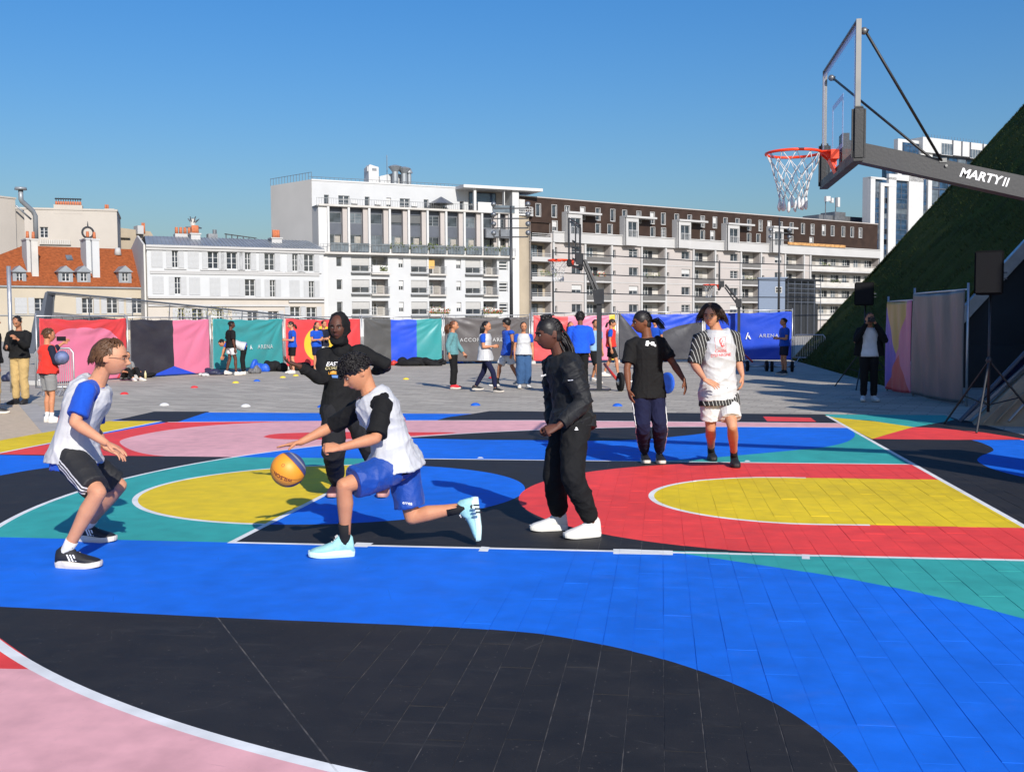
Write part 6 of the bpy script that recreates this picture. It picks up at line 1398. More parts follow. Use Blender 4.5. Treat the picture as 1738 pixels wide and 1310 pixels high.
def person(label, base, J, s=1.0, sk='light', vox=.0055, top=None, bib=None, bottom=None, shoes=None, socks=None, hair=None, hands=True, group=None, name='person', faces=True, extra=None, seed=1, belly=0.0, cat='person'):
    base = V(base); base.z = 0; root = empty(name, base, 0, label, cat, group)
    J = {k: (V(v) - base if (k not in ('hf', 'hu', 'fwd') and not k.startswith(('dir', 'pn', 'td', 'tu', 'curl', 'spr', 'side', 'thumb'))) else v) for k, v in J.items()}
    HM = frame(J['hf'], J.get('hu', (0, 0, 1))); hs = s ** .35
    H2 = lambda p: J['head'] + HM @ (V(p) * hs)
    up = (J['nk'] - J['pv']).normalized()
    mid = J.get('mid', (J['nk'] + J['pv']) / 2)
    rs = (J['sb'] - J['sa']).normalized(); rh = (J['pb'] - J['pa']).normalized()
    def spine(t):
        a, b, c = J['pv'], mid * 2 - (J['pv'] + J['nk']) / 2, J['nk']; return a * (1 - t) ** 2 + b * 2 * t * (1 - t) + c * t * t
    def torso(mb, secs, g=0.0, n=22, fy=0.0):
        rings = []
        for t, w, d_ in secs:
            c = spine(t); tg = (spine(t + .03) - spine(t - .03)).normalized(); r = lerp(rh, rs, min(1, max(0, t))); r = (r - tg * r.dot(tg)).normalized(); f = tg.cross(r)
            if f.dot(V(J['fwd'])) < 0: f = -f
            ring = []
            for i in range(n):
                a = 2 * pi * i / n; cx_, cy_ = cos(a), sin(a); x = (w * s + g) * (abs(cx_) ** .85) * (1 if cx_ > 0 else -1); y = (d_ * s + g) * (abs(cy_) ** .85) * (1 if cy_ > 0 else -1)
                ring.append(c + r * x + f * (y + fy))
            rings.append(ring)
        mb.loft(rings)
    body = MB()
    torso(body, [(-.17, .075, .075), (-.08, .135, .10), (.02, .158, .112), (.18, .150, .106 + belly * .5), (.38, .134, .098 + belly), (.58, .142, .104), (.76, .158, .108), (.88, .155, .098), (.96, .115, .076), (1.02, .062, .058)])
    hb = H2((0, -.035, -.045)); seg_tube(body, [J['nk'] - up * .04 * s, lerp(J['nk'], hb, .5), hb + (H2((0, 0, .03)) - H2((0, 0, 0)))], [.062 * s, .054 * s, .052 * s], 14)
    for a in 'ab':
        S_, E_, W_ = J['s' + a], J['e' + a], J['w' + a]; inn = lerp(S_, J['nk'], .35); ax = (E_ - S_).normalized()
        seg_tube(body, [inn, S_, lerp(S_, E_, .25), lerp(S_, E_, .6), E_], [.05 * s, .056 * s, .049 * s, .043 * s, .037 * s], 14)
        seg_tube(body, [E_, lerp(E_, W_, .25), lerp(E_, W_, .65), W_], [.037 * s, .041 * s, .031 * s, (.024 * s, .021 * s)], 14)
        if hands: hand(body, W_, J.get('dir' + a, W_ - E_), J.get('pn' + a, (0, 0, -1)), s, J.get('side' + a, 1), J.get('curl' + a, .35), J.get('spr' + a, .10), J.get('thumb' + a, .6))
        P_, K_, N_ = J['p' + a], J['k' + a], J['n' + a]
        seg_tube(body, [P_, lerp(P_, K_, .3), lerp(P_, K_, .7), K_], [.084 * s, .078 * s, .061 * s, .052 * s], 16)
        cb = -(lerp(P_, N_, .5) - K_); cb = cb.normalized() if cb.length > .02 else V((0, 0, 0)); cv = -cb * .012 * s
        seg_tube(body, [K_, lerp(K_, N_, .28) + cv, lerp(K_, N_, .6) + cv * .5, N_], [.050 * s, .056 * s, .042 * s, .033 * s], 16)
    rings = [[H2(p) for p in r] for r in HEADR]; body.loft(rings)
    for sg in (-1, 1):
        c = V((sg * .076, -.012, -.008)); body.loft([[H2(c + V((sg * .004 * k2, -.010 * k2 + .013 * w_ * cos(a), .030 * w_ * sin(a) + .002))) for a in [2 * pi * i / 10 for i in range(10)]] for k2, w_ in ((-1, .7), (0.3, 1.0), (1.6, 1.05), (2.3, .8))])
    me = remesh(body, vox, 2 if vox < .008 else 1, 0, sfac=.45)
    me.materials.append(SK[sk]); me.materials.append(LIPS[sk]); me.name = 'body'
    if faces:
        iv = HM.inverted(); n = len(me.polygons); c = np.zeros(n * 3); me.polygons.foreach_get('center', c); c = c.reshape(-1, 3) - np.array(J['head']); loc = c @ np.array(iv.transposed()) / hs
        lip = (np.abs(loc[:, 0]) < .024) & (loc[:, 2] > -.070 + .25 * np.abs(loc[:, 0])) & (loc[:, 2] < -.053 - .1 * np.abs(loc[:, 0])) & (loc[:, 1] > .075)
        mi = lip.astype(int); me.polygons.foreach_set('material_index', mi)
    bo = inst('body', me, root)
    if faces:
        for sg in (-1, 1):
            m = MB(); c = V((sg * .031, .0795, .003)); m.M = Matrix.Translation(J['head']) @ HM.to_4x4() @ Matrix.Scale(hs, 4)
            m.ball(c, .0115, .0080, .0048, 12, 8); m.ball(c + V((0, .0046, 0)), .0055, .004, .0046, 10, 6, 1); m.build('eye', [M_EYE, M_IRIS], root, smooth=True)
            m = MB(); m.M = Matrix.Translation(J['head']) @ HM.to_4x4() @ Matrix.Scale(hs, 4); pts = [V((sg * x, y, z)) for x, y, z in ((.014, .0955, .021), (.028, .0935, .026), (.042, .084, .025), (.050, .075, .020))]
            m.tube(pts, [(.0035, .003), (.0045, .003), (.0038, .003), (.002, .002)], 6); m.tube([c + V((-.013, .004, .002)), c + V((0, .0085, .0062)), c + V((.013, .004, .002))], [.0012, .0016, .0012], 5); m.build('eyebrow', HAIRM[(hair or {}).get('c', 'black')], root)
    # --- clothes
    def arm_sleeve(mb, a, f, r_sh, r_end, ease=0.0):
        S_, E_, W_ = J['s' + a], J['e' + a], J['w' + a]; inn = lerp(S_, J['nk'], .45) - up * .01
        if f <= 1: e = lerp(S_, E_, f); mb.tube([inn, lerp(inn, S_, .7), S_ + (S_ - E_).normalized() * .012, lerp(S_, e, .35), lerp(S_, e, .75), e], [r_sh * .80, r_sh * .9, r_sh * .94, r_sh * .98, lerp(r_sh, r_end, .7), r_end], 18)
        else: e = lerp(E_, W_, f - 1); mb.tube([inn, lerp(inn, S_, .7), S_ + (S_ - E_).normalized() * .012, lerp(S_, E_, .35), lerp(S_, E_, .8), lerp(S_, E_, .97), lerp(E_, e, .12), lerp(E_, e, .5), e], [r_sh * .80, r_sh * .88, r_sh * .93, r_sh * .95, lerp(r_sh, r_end, .45), lerp(r_sh, r_end, .5), lerp(r_sh, r_end, .5), lerp(r_sh, r_end, .6), r_end], 18)
    made = {}
    if top:
        g = top.get('ease', .018) * (.55 if bib else 1); hem = top.get('hem', -.12); fl = top.get('flare', .02); mb = MB(); nt = 1.0 + top.get('collar', 0)
        torso(mb, [(hem, .158 + fl, .112 + fl), (hem + .08, .156 + fl * .9, .11 + fl * .9), (.15, .152 + fl * .5, .108 + belly * .5), (.38, .142, .104 + belly), (.6, .148, .108), (.78, .160, .110), (.89, .150, .098), (.95, .112, .078), (nt, .072, .066)], g)
        for a in 'ab': ga = min(g, .026) if top.get('sleeve', .6) <= 1 else g * .85; arm_sleeve(mb, a, top.get('sleeve', .6), (.058) * s + ga, (top.get('cuff', .058)) * s + ga * .4)
        if top.get('hood'):
            q = J['nk'] - V(J['fwd']).normalized() * .075 * s; torso(mb, [(.80, .07, .05), (.92, .115, .08), (1.0, .125, .09), (1.06, .09, .07)], 0, fy=-.055 * s)
        me = remesh(mb, top.get('vox', vox * 1.45), 2, top.get('fold', .006), seed, top.get('fs', 1.0))
        me.materials.append(top['m']); made['top'] = inst(top.get('name', 'shirt'), me, root)
    if bib:
        g = bib.get('ease', .034); hem = bib.get('hem', -.12); fl = bib.get('flare', .03); mb = MB(); fy = bib.get('fy', 0)
        fd = bib.get('fd', 0); torso(mb, [(hem, .158 + fl, .112 + fl + fd), (hem + .1, .157 + fl * .8, .11 + fl * .8 + fd * .7), (.2, .152 + fl * .5, .106 + fl * .3), (.42, .145, .104), (.62, .152, .112), (.76, .150, .118), (.86, .128, .112), (.94, .112, .098), (1.0, .084, .080)], g, fy=fy)
        me = remesh(mb, bib.get('vox', vox * 1.45), 2, bib.get('fold', .008), seed + 5, bib.get('fs', 1.0)); me.materials.append(bib['m']); made['bib'] = inst('bib', me, root)
        pm = MB()
        if bib.get('pipe'):
            c = [spine(.99)]
    if bottom:
        g = bottom.get('ease', .018); L = bottom.get('len', .8); r_end = bottom.get('r_end', .09); mb = MB(); wt = bottom.get('waist', .08)
        torso(mb, [(-.14, .10, .095), (-.07, .150, .112), (.03, .164, .118), (wt, .150, .108 + belly * .4)], g * .7)
        for a in 'ab':
            P_, K_, N_ = J['p' + a], J['k' + a], J['n' + a]; r0 = .088 * s + g
            if L <= 1: e = lerp(P_, K_, L); mb.tube([lerp(J['pv'], P_, .7) + up * .03, P_, lerp(P_, e, .4), lerp(P_, e, .8), e], [r0 * .85, r0, lerp(r0, r_end * s, .4), lerp(r0, r_end * s, .9), r_end * s], 20)
            else:
                e = lerp(K_, N_, L - 1); rk = bottom.get('rk', .066) * s + g * .6; mb.tube([lerp(J['pv'], P_, .7) + up * .03, P_, lerp(P_, K_, .3), lerp(P_, K_, .65), lerp(P_, K_, .92), lerp(K_, N_, .06), lerp(K_, e, .35), lerp(K_, e, .75), lerp(K_, e, .93), e], [r0 * .85, r0, lerp(r0, rk, .35), lerp(r0, rk, .8), rk, rk, lerp(rk, r_end * s, .2), lerp(rk, r_end * s, .6), r_end * s * 1.05, r_end * s * .9], 20)
        me = remesh(mb, bottom.get('vox', vox * 1.45), 2, bottom.get('fold', .006), seed + 9, bottom.get('fs', 1.0))
        for mm in (bottom['m'] if isinstance(bottom['m'], list) else [bottom['m']]): me.materials.append(mm)
        made['bottom'] = inst(bottom.get('name', 'trousers'), me, root)
    for a in 'ab':
        if socks:
            so_ = socks if not isinstance(socks, dict) else socks; N_, K_ = J['n' + a], J['k' + a]; f = socks.get('h', .25); r1 = .040 * s
            m = MB(); m.tube([N_ - (K_ - N_).normalized() * .06 * s, N_, lerp(N_, K_, f * .5), lerp(N_, K_, f)], [.036 * s, .038 * s, .038 * s, .040 * s + .006 * f], 14); m.build('sock', socks['m'], root, smooth=True)
        if shoes:
            td = V(J['td' + a]); tu = V(J.get('tu' + a, (0, 0, 1))); L = .285 * s * shoes.get('k', 1.0); Hh = J['n' + a] - tu.normalized() * .088 * s - td.normalized() * .055 * s
            shoe_mesh(root, Hh, td, tu, L, shoes['m'], shoes['sole'], shoes.get('deco'), shoes.get('high', 0), s, shoes.get('laces'))
    # --- hair
    if hair:
        hm = HAIRM[hair['c']]; st = hair['st']; M = Matrix.Translation(J['head']) @ HM.to_4x4() @ Matrix.Scale(hs, 4); rr = random.Random(seed); dens = hair.get('n', 420 if vox < .008 else 90)
        mb = MB(); C = V((0, -.020, .022)); R = V((.081, .092, .104))
        if st == 'short': R = V((.081, .093, .103))
        if st in ('braids', 'pony'): C = V((0, -.004, .026)); R = V((.0815, .0945, .103))
        if st in ('mop',): C = V((0, -.004, .040)); R = V((.084, .100, .100))
        if st == 'bushy': C = V((0, -.020, .024)); R = V((.094, .099, .112))
        if st == 'afro': C = V((0, -.018, .032)); R = V((.100, .105, .110))
        mb.M = M; mb.ball(C, R.x, R.y, R.z, 20, 14)
        if st in ('braids', 'pony', 'long', 'curlypony', 'bushy', 'swept'): mb.ball(V((0, -.055, -.030)), .066, .050, .055, 14, 9)
        mb.M = None
        capm = remesh(mb, .010 if vox < .008 else .014, 1, .005 if st not in ('pony', 'braids') else .0015, seed, .35); capm.materials.append(hm); ho = inst('hair', capm, root)
        sm = MB(); roots = []
        rad = .0062 if vox < .008 else .010
        for i in range(dens):
            while True:
                d = V((rr.gauss(0, 1), rr.gauss(0, 1), rr.gauss(0, 1))).normalized()
                lim = -.10 if d.y < .1 else .30 + .35 * max(0, d.y)
                if st in ('mop',): lim = -.15 if d.y < .0 else .02
                if d.z > lim: break
            roots.append((C + V((d.x * R.x, d.y * R.y, d.z * R.z)) * .97, d))
        def ring_curl(p, nr, L, k, drop, fwd=0.0, back=0.0, side=0.0, rad_=.009):
            ph = rr.uniform(0, 6.28); t1 = nr.orthogonal().normalized(); t2 = nr.cross(t1); pts = []
            for i in range(k + 1):
                t_ = i / k; a = ph + t_ * 5.5; q = p + nr * (L * t_ * (1 - .35 * t_)) + (t1 * cos(a) + t2 * sin(a) - t1 * cos(ph) - t2 * sin(ph)) * rad_ * min(1, t_ * 2) + V((side * nr.x, fwd * 1.0 - back, -drop)) * t_ * t_; pts.append(q)
            return pts
        if st in ('mop', 'afro'): strands(sm, M, C, roots, lambda p, n_: ring_curl(p, n_, rr.uniform(.018, .045), 6, rr.uniform(0, .02), .012 if n_.y > 0 else 0, rad_=.011), r0=rad * .9)
        elif st == 'short': strands(sm, M, C, roots, lambda p, n_: [p, p + n_ * .006 + V((0, -.012, -.004)), p + n_ * .007 + V((0, -.028, -.014))] if n_.y < .3 else [p, p + n_ * .010 + V((.005, .004, .002)), p + n_ * .013 + V((.014, .008, -.004))], r0=rad * .8)
        elif st == 'bushy':
            def f_(p, n_):
                L = rr.uniform(.06, .11); sx_ = 1 if p.x > 0 else -1; w_ = rr.uniform(.5, 6); o_ = V((n_.x * .6 + sx_ * .15, n_.y * .5 - .12, n_.z * .3)); pts = []
                for i in range(7):
                    t_ = i / 6; pts.append(p + o_ * L * t_ * 1.0 + V((sx_ * .012 * sin(t_ * 5 + w_), .010 * cos(t_ * 5 + w_), -L * 1.15 * t_ ** 1.6)))
                return pts
            roots = [r_ for r_ in roots if not (r_[1].y > .35 and r_[1].z < .45)]
            strands(sm, M, C, roots, f_, r0=rad * .75)
            strands(sm, M, C, [r_ for r_ in roots if r_[1].y > .1 and r_[1].z > .4][:150], lambda p, n_: [p, p + V((.018 if n_.x > 0 else -.018, .008, .004)), p + V((.040 if n_.x > 0 else -.040, .006, -.022)), p + V((.052 if n_.x > 0 else -.052, -.006, -.055))], r0=rad * .75)
        elif st == 'swept':
            strands(sm, M, C, roots, lambda p, n_: [p, p + n_ * .006 + V((0, -.016, -.004)), p + n_ * .007 + V((0, -.030, -.020)), p + n_ * .004 + V((0, -.036, -.042)), p + n_ * .003 + V((0, -.040 - .01 * rr.random(), -.062 - .02 * rr.random()))] if n_.z < .75 or n_.y < 0 else [p, p + n_ * .010 + V((.004, .010, .002)), p + n_ * .008 + V((.010, .020, -.012)), p + n_ * .004 + V((.016, .022, -.036))], r0=rad * .95)
        elif st in ('pony', 'curlypony', 'long', 'braids'):
            strands(sm, M, C, roots, lambda p, n_: [p, p + n_ * .002 + V((-p.x * .25, -.025, -.008)), p + V((-p.x * .6, -.055 if p.y > -.05 else -.01, -.022)) * .9 + n_ * .001], r0=rad * .7)
            if st == 'pony':
                q = V(hair.get('at', (0, -.10, .01))); e = V(hair.get('to', (0, -.17, -.13))); 
                for i in range(34): o_ = V((rr.gauss(0, .012), rr.gauss(0, .012), rr.gauss(0, .01))); strands(sm, M, C, [(q, q)], lambda p, n_: [p + o_ * .3, p * .6 + e * .4 + V((0, -.02, .03)) + o_, p * .25 + e * .75 + V((0, -.01, .01)) + o_ * 1.3, e + o_ * 1.0], r0=rad * 1.3)
            if st == 'curlypony':
                q = V(hair.get('at', (0, -.10, .0)))
                for i in range(60): o_ = V((rr.gauss(0, .030), rr.gauss(0, .022), rr.gauss(0, .03))); strands(sm, M, C, [(q, q)], lambda p, n_: [p + o_ * .3, p + V((0, -.05, -.03)) + o_, p + V((.01 * sin(i), -.07, -.09)) + o_ * 1.3, p + V((.01 * cos(i), -.075, -.16)) + o_ * 1.2], r0=rad * 1.2)
            if st == 'long':
                for i in range(80):
                    sg = rr.choice((-1, 1)); x = sg * rr.uniform(.0, .075); y = rr.uniform(-.10, .0) if abs(x) > .05 else rr.uniform(-.12, -.09); l = rr.uniform(.16, .24)
                    strands(sm, M, C, [(V((x, y, -.01)), V((0, 0, 1)))], lambda p, n_: [p, p + V((sg * .006, -.006, -l * .4)), p + V((sg * .004 + .006 * sin(i), -.004, -l * .75)), p + V((.004 * sin(i), .002, -l))], r0=rad * 1.3)
            if st == 'braids':
                for i in range(46):
                    x = rr.uniform(-.05, .07); y = rr.uniform(-.12, -.05); pts = []; z0 = rr.uniform(-.07, .03); L = rr.uniform(.14, .26); bx_ = rr.uniform(.4, 1.2)
                    for j in range(9): t_ = j / 8; pts.append(V((x * (1 + .5 * t_) + .008 * sin(t_ * 7 + i), y - .05 * sin(t_ * 2.2) * bx_, z0 - L * t_ + .004 * sin(t_ * 16 + i))))
                    sm.tube([M @ q for q in pts], [.0062 + .001 * (j % 2) for j in range(9)], 5)
                if hair.get('bun'):
                    sm.M = M
                    for k_ in range(26): c_ = V((rr.uniform(-.03, .03), rr.uniform(-.04, .035), .118 + rr.uniform(0, .022))); sm.ball(c_, .014, .016, .012, 7, 5)
                    sm.M = None
        if sm.v: sm.build('hair_strands', hm, ho, smooth=True)
    made['J'] = J; made['root'] = root; made['HM'] = HM; made['H2'] = H2; made['spine'] = spine; made['rs'] = rs; made['up'] = up; made['hs'] = hs
    return made

def decal(parent_obj, tm, centre, right, up, m, lift=.003, name='print'):
    """flat lettering laid onto a garment"""
    right = V(right).normalized(); up = V(up); up = (up - right * up.dot(right)).normalized(); n = right.cross(up)
    me = parent_obj.data; bvh = BVHTree.FromPolygons([v.co for v in me.vertices], [tuple(p.vertices) for p in me.polygons]); bad = 0
    bm = bmesh.new(); bm.from_mesh(tm); bmesh.ops.triangulate(bm, faces=bm.faces); bmesh.ops.subdivide_edges(bm, edges=[e for e in bm.edges if e.calc_length() > .012], cuts=1); bm.to_mesh(tm); bm.free()
    last = None
    for v in tm.vertices:
        p = V(centre) + right * v.co.x + up * v.co.y; h = bvh.ray_cast(p + n * .25, -n, .6)
        if h[0] is not None: last = (h[0] - p).dot(n); q = h[0]
        else: q = p + n * (last or 0)
        v.co = q + n * (lift + v.co.z)
    tm.materials.clear(); tm.materials.append(m); o = inst(name, tm, parent_obj.parent); o.parent = parent_obj; return o
def shape_mesh(polys, th=.0008):
    mb = MB()
    for p in polys: mb.prism([(x, y, 0) for x, y in p], (0, 0, th))
    return mb.mesh('print', [])
M_RPRINT = mat('red_print', (.62, .05, .05), .6, .05); M_WPRINT = mat('white_print', (.75, .75, .75), .6, .03)
def bank_emblem(o, c, r, u, k=1.0, m=None):
    m = m or M_RPRINT
    sq = []; hw = .062 * k; t_ = .0022
    sq = [[(-hw, -hw), (hw, -hw), (hw, -hw + t_), (-hw, -hw + t_)], [(-hw, hw - t_), (hw, hw - t_), (hw, hw), (-hw, hw)], [(-hw, -hw), (-hw + t_, -hw), (-hw + t_, hw), (-hw, hw)], [(hw - t_, -hw), (hw, -hw), (hw, hw), (hw - t_, hw)]]
    arc_ = [(.02 * k + -.058 * k * cos(a) * (.55 + .25 * sin(a)), .052 * k * sin(a)) for a in [radians(x) for x in range(-75, 95, 17)]]
    arc2 = [(x + .016 * k, y * .92) for x, y in arc_]
    polys = sq + [[arc_[i], arc_[i + 1], arc2[i + 1], arc2[i]] for i in range(len(arc_) - 1)]
    polys += [[(-.004 * k, -.040 * k), (.006 * k, -.040 * k), (.030 * k, .030 * k), (.020 * k, .030 * k)], [(.022 * k, -.040 * k), (.046 * k, -.040 * k), (.046 * k, -.032 * k), (.022 * k, -.032 * k)], [(.026 * k, -.022 * k), (.042 * k, -.022 * k), (.042 * k, -.014 * k), (.026 * k, -.014 * k)], [(.036 * k, .004 * k), (.046 * k, .0 * k), (.040 * k, .016 * k)]]
    decal(o, shape_mesh(polys), c, r, u, m, name='emblem')
    decal(o, text_mesh('CAISSE', .045 * k, .0004, bold=.01), V(c) - V(u).normalized() * .092 * k, r, u, m, name='lettering')
    decal(o, text_mesh("D'EPARGNE", .045 * k, .0004, bold=.01), V(c) - V(u).normalized() * .138 * k, r, u, m, name='lettering')
# ------------------------------------------------------------------ clothing materials
cRv, cFv, Zv = V(cR).copy(), V((cF.x, cF.y, 0)).normalized(), V((0, 0, 1)); cRv.z = 0; cRv.normalize()
def dv(r, f, z=0.0): return (cRv * r + cFv * f + Zv * z)         # direction: right, away, up as seen
BLUE_T = cloth('royal_blue_jersey', (.008, .065, .42)); BLACK_T = cloth('black_cotton', (.0085, .0085, .009)); BLACK_N = cloth('black_nylon', (.013, .0135, .015), .6, .2, spec=.3)
NAVY = cloth('navy_trousers', (.008, .010, .036)); WHITE_C = cloth('white_cotton', (.60, .60, .60)); BIB = mesh_bib('white_mesh_bib'); SHORT_BLUE = cloth('blue_shorts', (.003, .045, .27), .55, spec=.35)
GREYC = cloth('grey_cotton', (.20, .20, .20)); KHAKI = cloth('khaki_cotton', (.42, .29, .12)); REDV = cloth('red_vest', (.62, .03, .02)); TEALS = cloth('teal_sweatshirt', (.10, .24, .26)); DENIM = cloth('blue_denim', (.035, .085, .19)); DARKN = cloth('dark_navy_top', (.012, .014, .030))
SH_BLACK = mat('black_shoe_knit', (.012, .012, .014), .6, .2, 40, .3, 200); SH_WHITE = mat('white_leather', (.62, .61, .58), .5, .05, 10); SH_MINT = mat('pale_mint_mesh', (.26, .50, .50), .6, .15, 25, .3, 150); SH_PLUM = mat('dark_plum_mesh', (.055, .022, .035), .6, .3, 25, .3, 150); SOLE_W = mat('off_white_sole', (.60, .55, .48), .6, .06, 10); SOLE_MINT = mat('mint_white_sole', (.50, .66, .63), .5, .06); SOLE_R = mat('pale_coral_sole', (.50, .25, .20), .6, .1, 8); RED_SH = mat('red_shoe', (.60, .02, .03), .6, .1); SOCK_W = cloth('white_sock', (.58, .58, .57)); SOCK_B = cloth('black_sock', (.014, .014, .015))
def foot(J, k, heel, toe, s=1.0, up=(0, 0, 1)):
    h, t = V(heel), V(toe); d = (t - h); d.z = 0; d.normalize(); J['td' + k] = d; J['tu' + k] = V(up); J['n' + k] = h + d * .055 * s + V((0, 0, .088 * s + .008))

# A: the defender on the left
J = dict(head=D(191, 607, 7.28), hf=dv(1, .10, -.12), hu=dv(.10, 0, 1), nk=D(164, 649, 7.30), sa=D(148, 662, 7.12), sb=D(166, 655, 7.48), ea=D(127, 717, 7.02), wa=D(180, 752, 6.98),
         eb=D(160, 730, 7.60), wb=D(180, 760, 7.45), pv=D(126, 772, 7.34), mid=D(137, 708, 7.32), pa=D(121, 779, 7.23), pb=D(133, 776, 7.46), ka=D(167, 836, 6.98), kb=D(203, 824, 7.62), fwd=dv(.9, .1, -.35),
         dira=dv(1, 0, -.42), pna=dv(-.3, -.1, -1), curla=.22, spra=.16, sidea=-1, dirb=dv(1, .1, -.5), pnb=dv(-.3, 0, -1), curlb=.3, sideb=1)
foot(J, 'a', G(97, 964), G(170, 965)); foot(J, 'b', G(133, 919), G(192, 921))
qa = (J['ka'] - J['pa']).normalized()
def stripe3(name, c0, c1, org, axis, out, lo=.012, root=None):
    """three white stripes running down the outer side of a leg"""
    t = NT(name); o = t.obj(); side = axis.cross(out).normalized(); q = t.m2('SUBTRACT', t.dot(o, side), side.dot(org)); f = t.m2('FRACT', t.m2('DIVIDE', t.m2('ADD', q, .0325), .0217))
    inb = t.m2('LESS_THAN', t.m2('ABSOLUTE', q), .0325); m = t.m2('MULTIPLY', t.m2('LESS_THAN', f, .5), inb); sd_ = t.m2('GREATER_THAN', t.m2('SUBTRACT', t.dot(o, out), out.dot(org)), .045)
    t.col(t.mix(t.m2('MULTIPLY', m, sd_), c0, c1)); t.rough(.7); t.bump(t.noise(14, 4, o), .35, .012); return t.m
BA = V(G(140, 940)); BA.z = 0
outA = (dv(-.25, -1, .1) - qa * dv(-.25, -1, .1).dot(qa)).normalized()
mA = stripe3('black_shorts_white_stripes', (.013, .013, .014), (.6, .6, .6), J['pa'] - BA + outA.cross(qa) * 0 + (-qa.cross(outA)) * -.035, qa, outA)
A_ = person('young man with glasses crouching at the left in a white bib and striped black shorts', BA, J, 1.0, 'fair', top=dict(m=BLUE_T, sleeve=.80, cuff=.066, hem=-.16, flare=.03, name='t_shirt'), bib=dict(m=BIB, hem=-.075, flare=.028, fd=.018, fold=.010, fs=1.3, ease=.028),
            bottom=dict(m=mA, len=.88, r_end=.093, name='shorts', ease=.022), shoes=dict(m=SH_BLACK, sole=SOLE_W, deco=M_WPRINT, laces=SH_BLACK, high=.012, k=1.03), socks=dict(m=SOCK_W, h=.22), hair=dict(st='swept', c='brown', n=620), seed=3)
H2 = A_['H2']; m = MB(); 
for sg in (-1, 1):
    c = V((sg * .033, .098, .000)); m.tube([H2(c + V((.022 * cos(a), -.004 * abs(cos(a)), .017 * sin(a)))) for a in [i * pi / 9 for i in range(18)]], .0013, 5, closed=True); m.tube([H2(V((sg * .055, .094, .005))), H2(V((sg * .074, .05, .006))), H2(V((sg * .080, -.005, .002)))], .0014, 5)
m.tube([H2(V((-.011, .100, .004))), H2(V((0, .106, .007))), H2(V((.011, .100, .004)))], .0013, 5); m.build('spectacles', M_DKMET, A_['root'])
up_ = A_['up']; fw = dv(.93, -.2, -.4); rt = up_.cross(fw).normalized() * -1; rt = fw.cross(up_).normalized()
cc = A_['spine'](.66) + fw * .12; decal(A_['bib'], text_mesh('CAISSE', .05, .0004, bold=.012), cc - up_ * .06, fw.cross(up_), up_, M_RPRINT, name='lettering'); decal(A_['bib'], text_mesh("D'EPARGNE", .05, .0004, bold=.012), cc - up_ * .115, fw.cross(up_), up_, M_RPRINT, name='lettering'); decal(A_['bib'], shape_mesh([[(-.04, -.04), (-.02, -.04), (.03, .04), (.01, .04)]]), cc + up_ * .02, fw.cross(up_), up_, M_RPRINT, name='emblem')

# B: the dribbler
J = dict(head=D(607, 634, 7.40), hf=dv(-.86, -.22, -.50), hu=dv(-.35, 0, .9), nk=D(626, 667, 7.44), sa=D(650, 688, 7.27), sb=D(610, 692, 7.62), ea=D(638, 744, 7.14), wa=D(577, 760, 7.03), eb=D(563, 724, 7.74), wb=D(509, 751, 7.62),
         pv=D(669, 788, 7.50), mid=D(654, 722, 7.46), pa=D(664, 797, 7.40), pb=D(683, 789, 7.62), ka=D(583, 824, 7.20), kb=D(699, 878, 7.62), fwd=dv(-.85, -.25, -.45),
         dira=dv(-1, -.1, .04), pna=dv(0, .6, -.6), curla=1.05, sidea=-1, thumba=.9, dirb=dv(-1, .05, -.18), pnb=dv(-.1, -.1, -1), curlb=.05, sprb=.14, sideb=1, thumbb=1.3)
foot(J, 'a', G(600, 945), G(528, 948)); J['nb'] = D(792, 860, 7.62); J['tdb'] = dv(.10, 0, -1); J['tub'] = dv(-1, 0, -.1)
BB = V(G(640, 925)); BB.z = 0
B_ = person('boy in a white bib and blue shorts lunging with the ball in mint shoes', BB, J, 1.0, 'light', top=dict(m=BLACK_T, sleeve=.92, cuff=.066, hem=-.07, flare=.03, name='t_shirt'), bib=dict(m=BIB, hem=-.03, flare=.036, fd=.034, fold=.010, fs=1.4, ease=.028),
            bottom=dict(m=SHORT_BLUE, len=.80, r_end=.112, name='shorts', ease=.026, fold=.007, fs=1.4), shoes=dict(m=SH_MINT, sole=SOLE_MINT, laces=SH_WHITE, deco=None, high=.035, k=1.03), socks=dict(m=SOCK_B, h=.36), hair=dict(st='mop', c='black', n=620), seed=11)
m = MB(); 
for i in range(3): p = D(809 + 1.5 * i, 857 + i * 6, 7.50) - BB; m.box(p.x - .018, p.x + .018, p.y - .012, p.y + .004, p.z - .005, p.z + .005)
m.build('stripe', M_DKMET, B_['root'])
up_ = B_['up']; fw = dv(-.75, -.65, -.3); r_ = fw.cross(up_).normalized(); decal(B_['bib'], text_mesh("EPARGNE", .045, .0004, bold=.01), B_['spine'](.50) + fw * .12, r_, up_, M_RPRINT, name='lettering'); bank_c = B_['spine'](.78) + fw * .12; decal(B_['bib'], shape_mesh([[(-.04, -.045), (-.028, -.045), (.0, .04), (-.012, .04)], [(.0, -.045), (.03, -.045), (.03, -.035), (.0, -.035)]]), bank_c, r_, up_, mat('blue_print', (.02, .05, .35), .6), name='emblem')
decal(B_['bottom'], text_mesh("errea", .032, .0004, bold=.01), D(690, 856, 7.45) - BB, dv(1, 0, -.12), Zv, M_WPRINT, name='lettering')

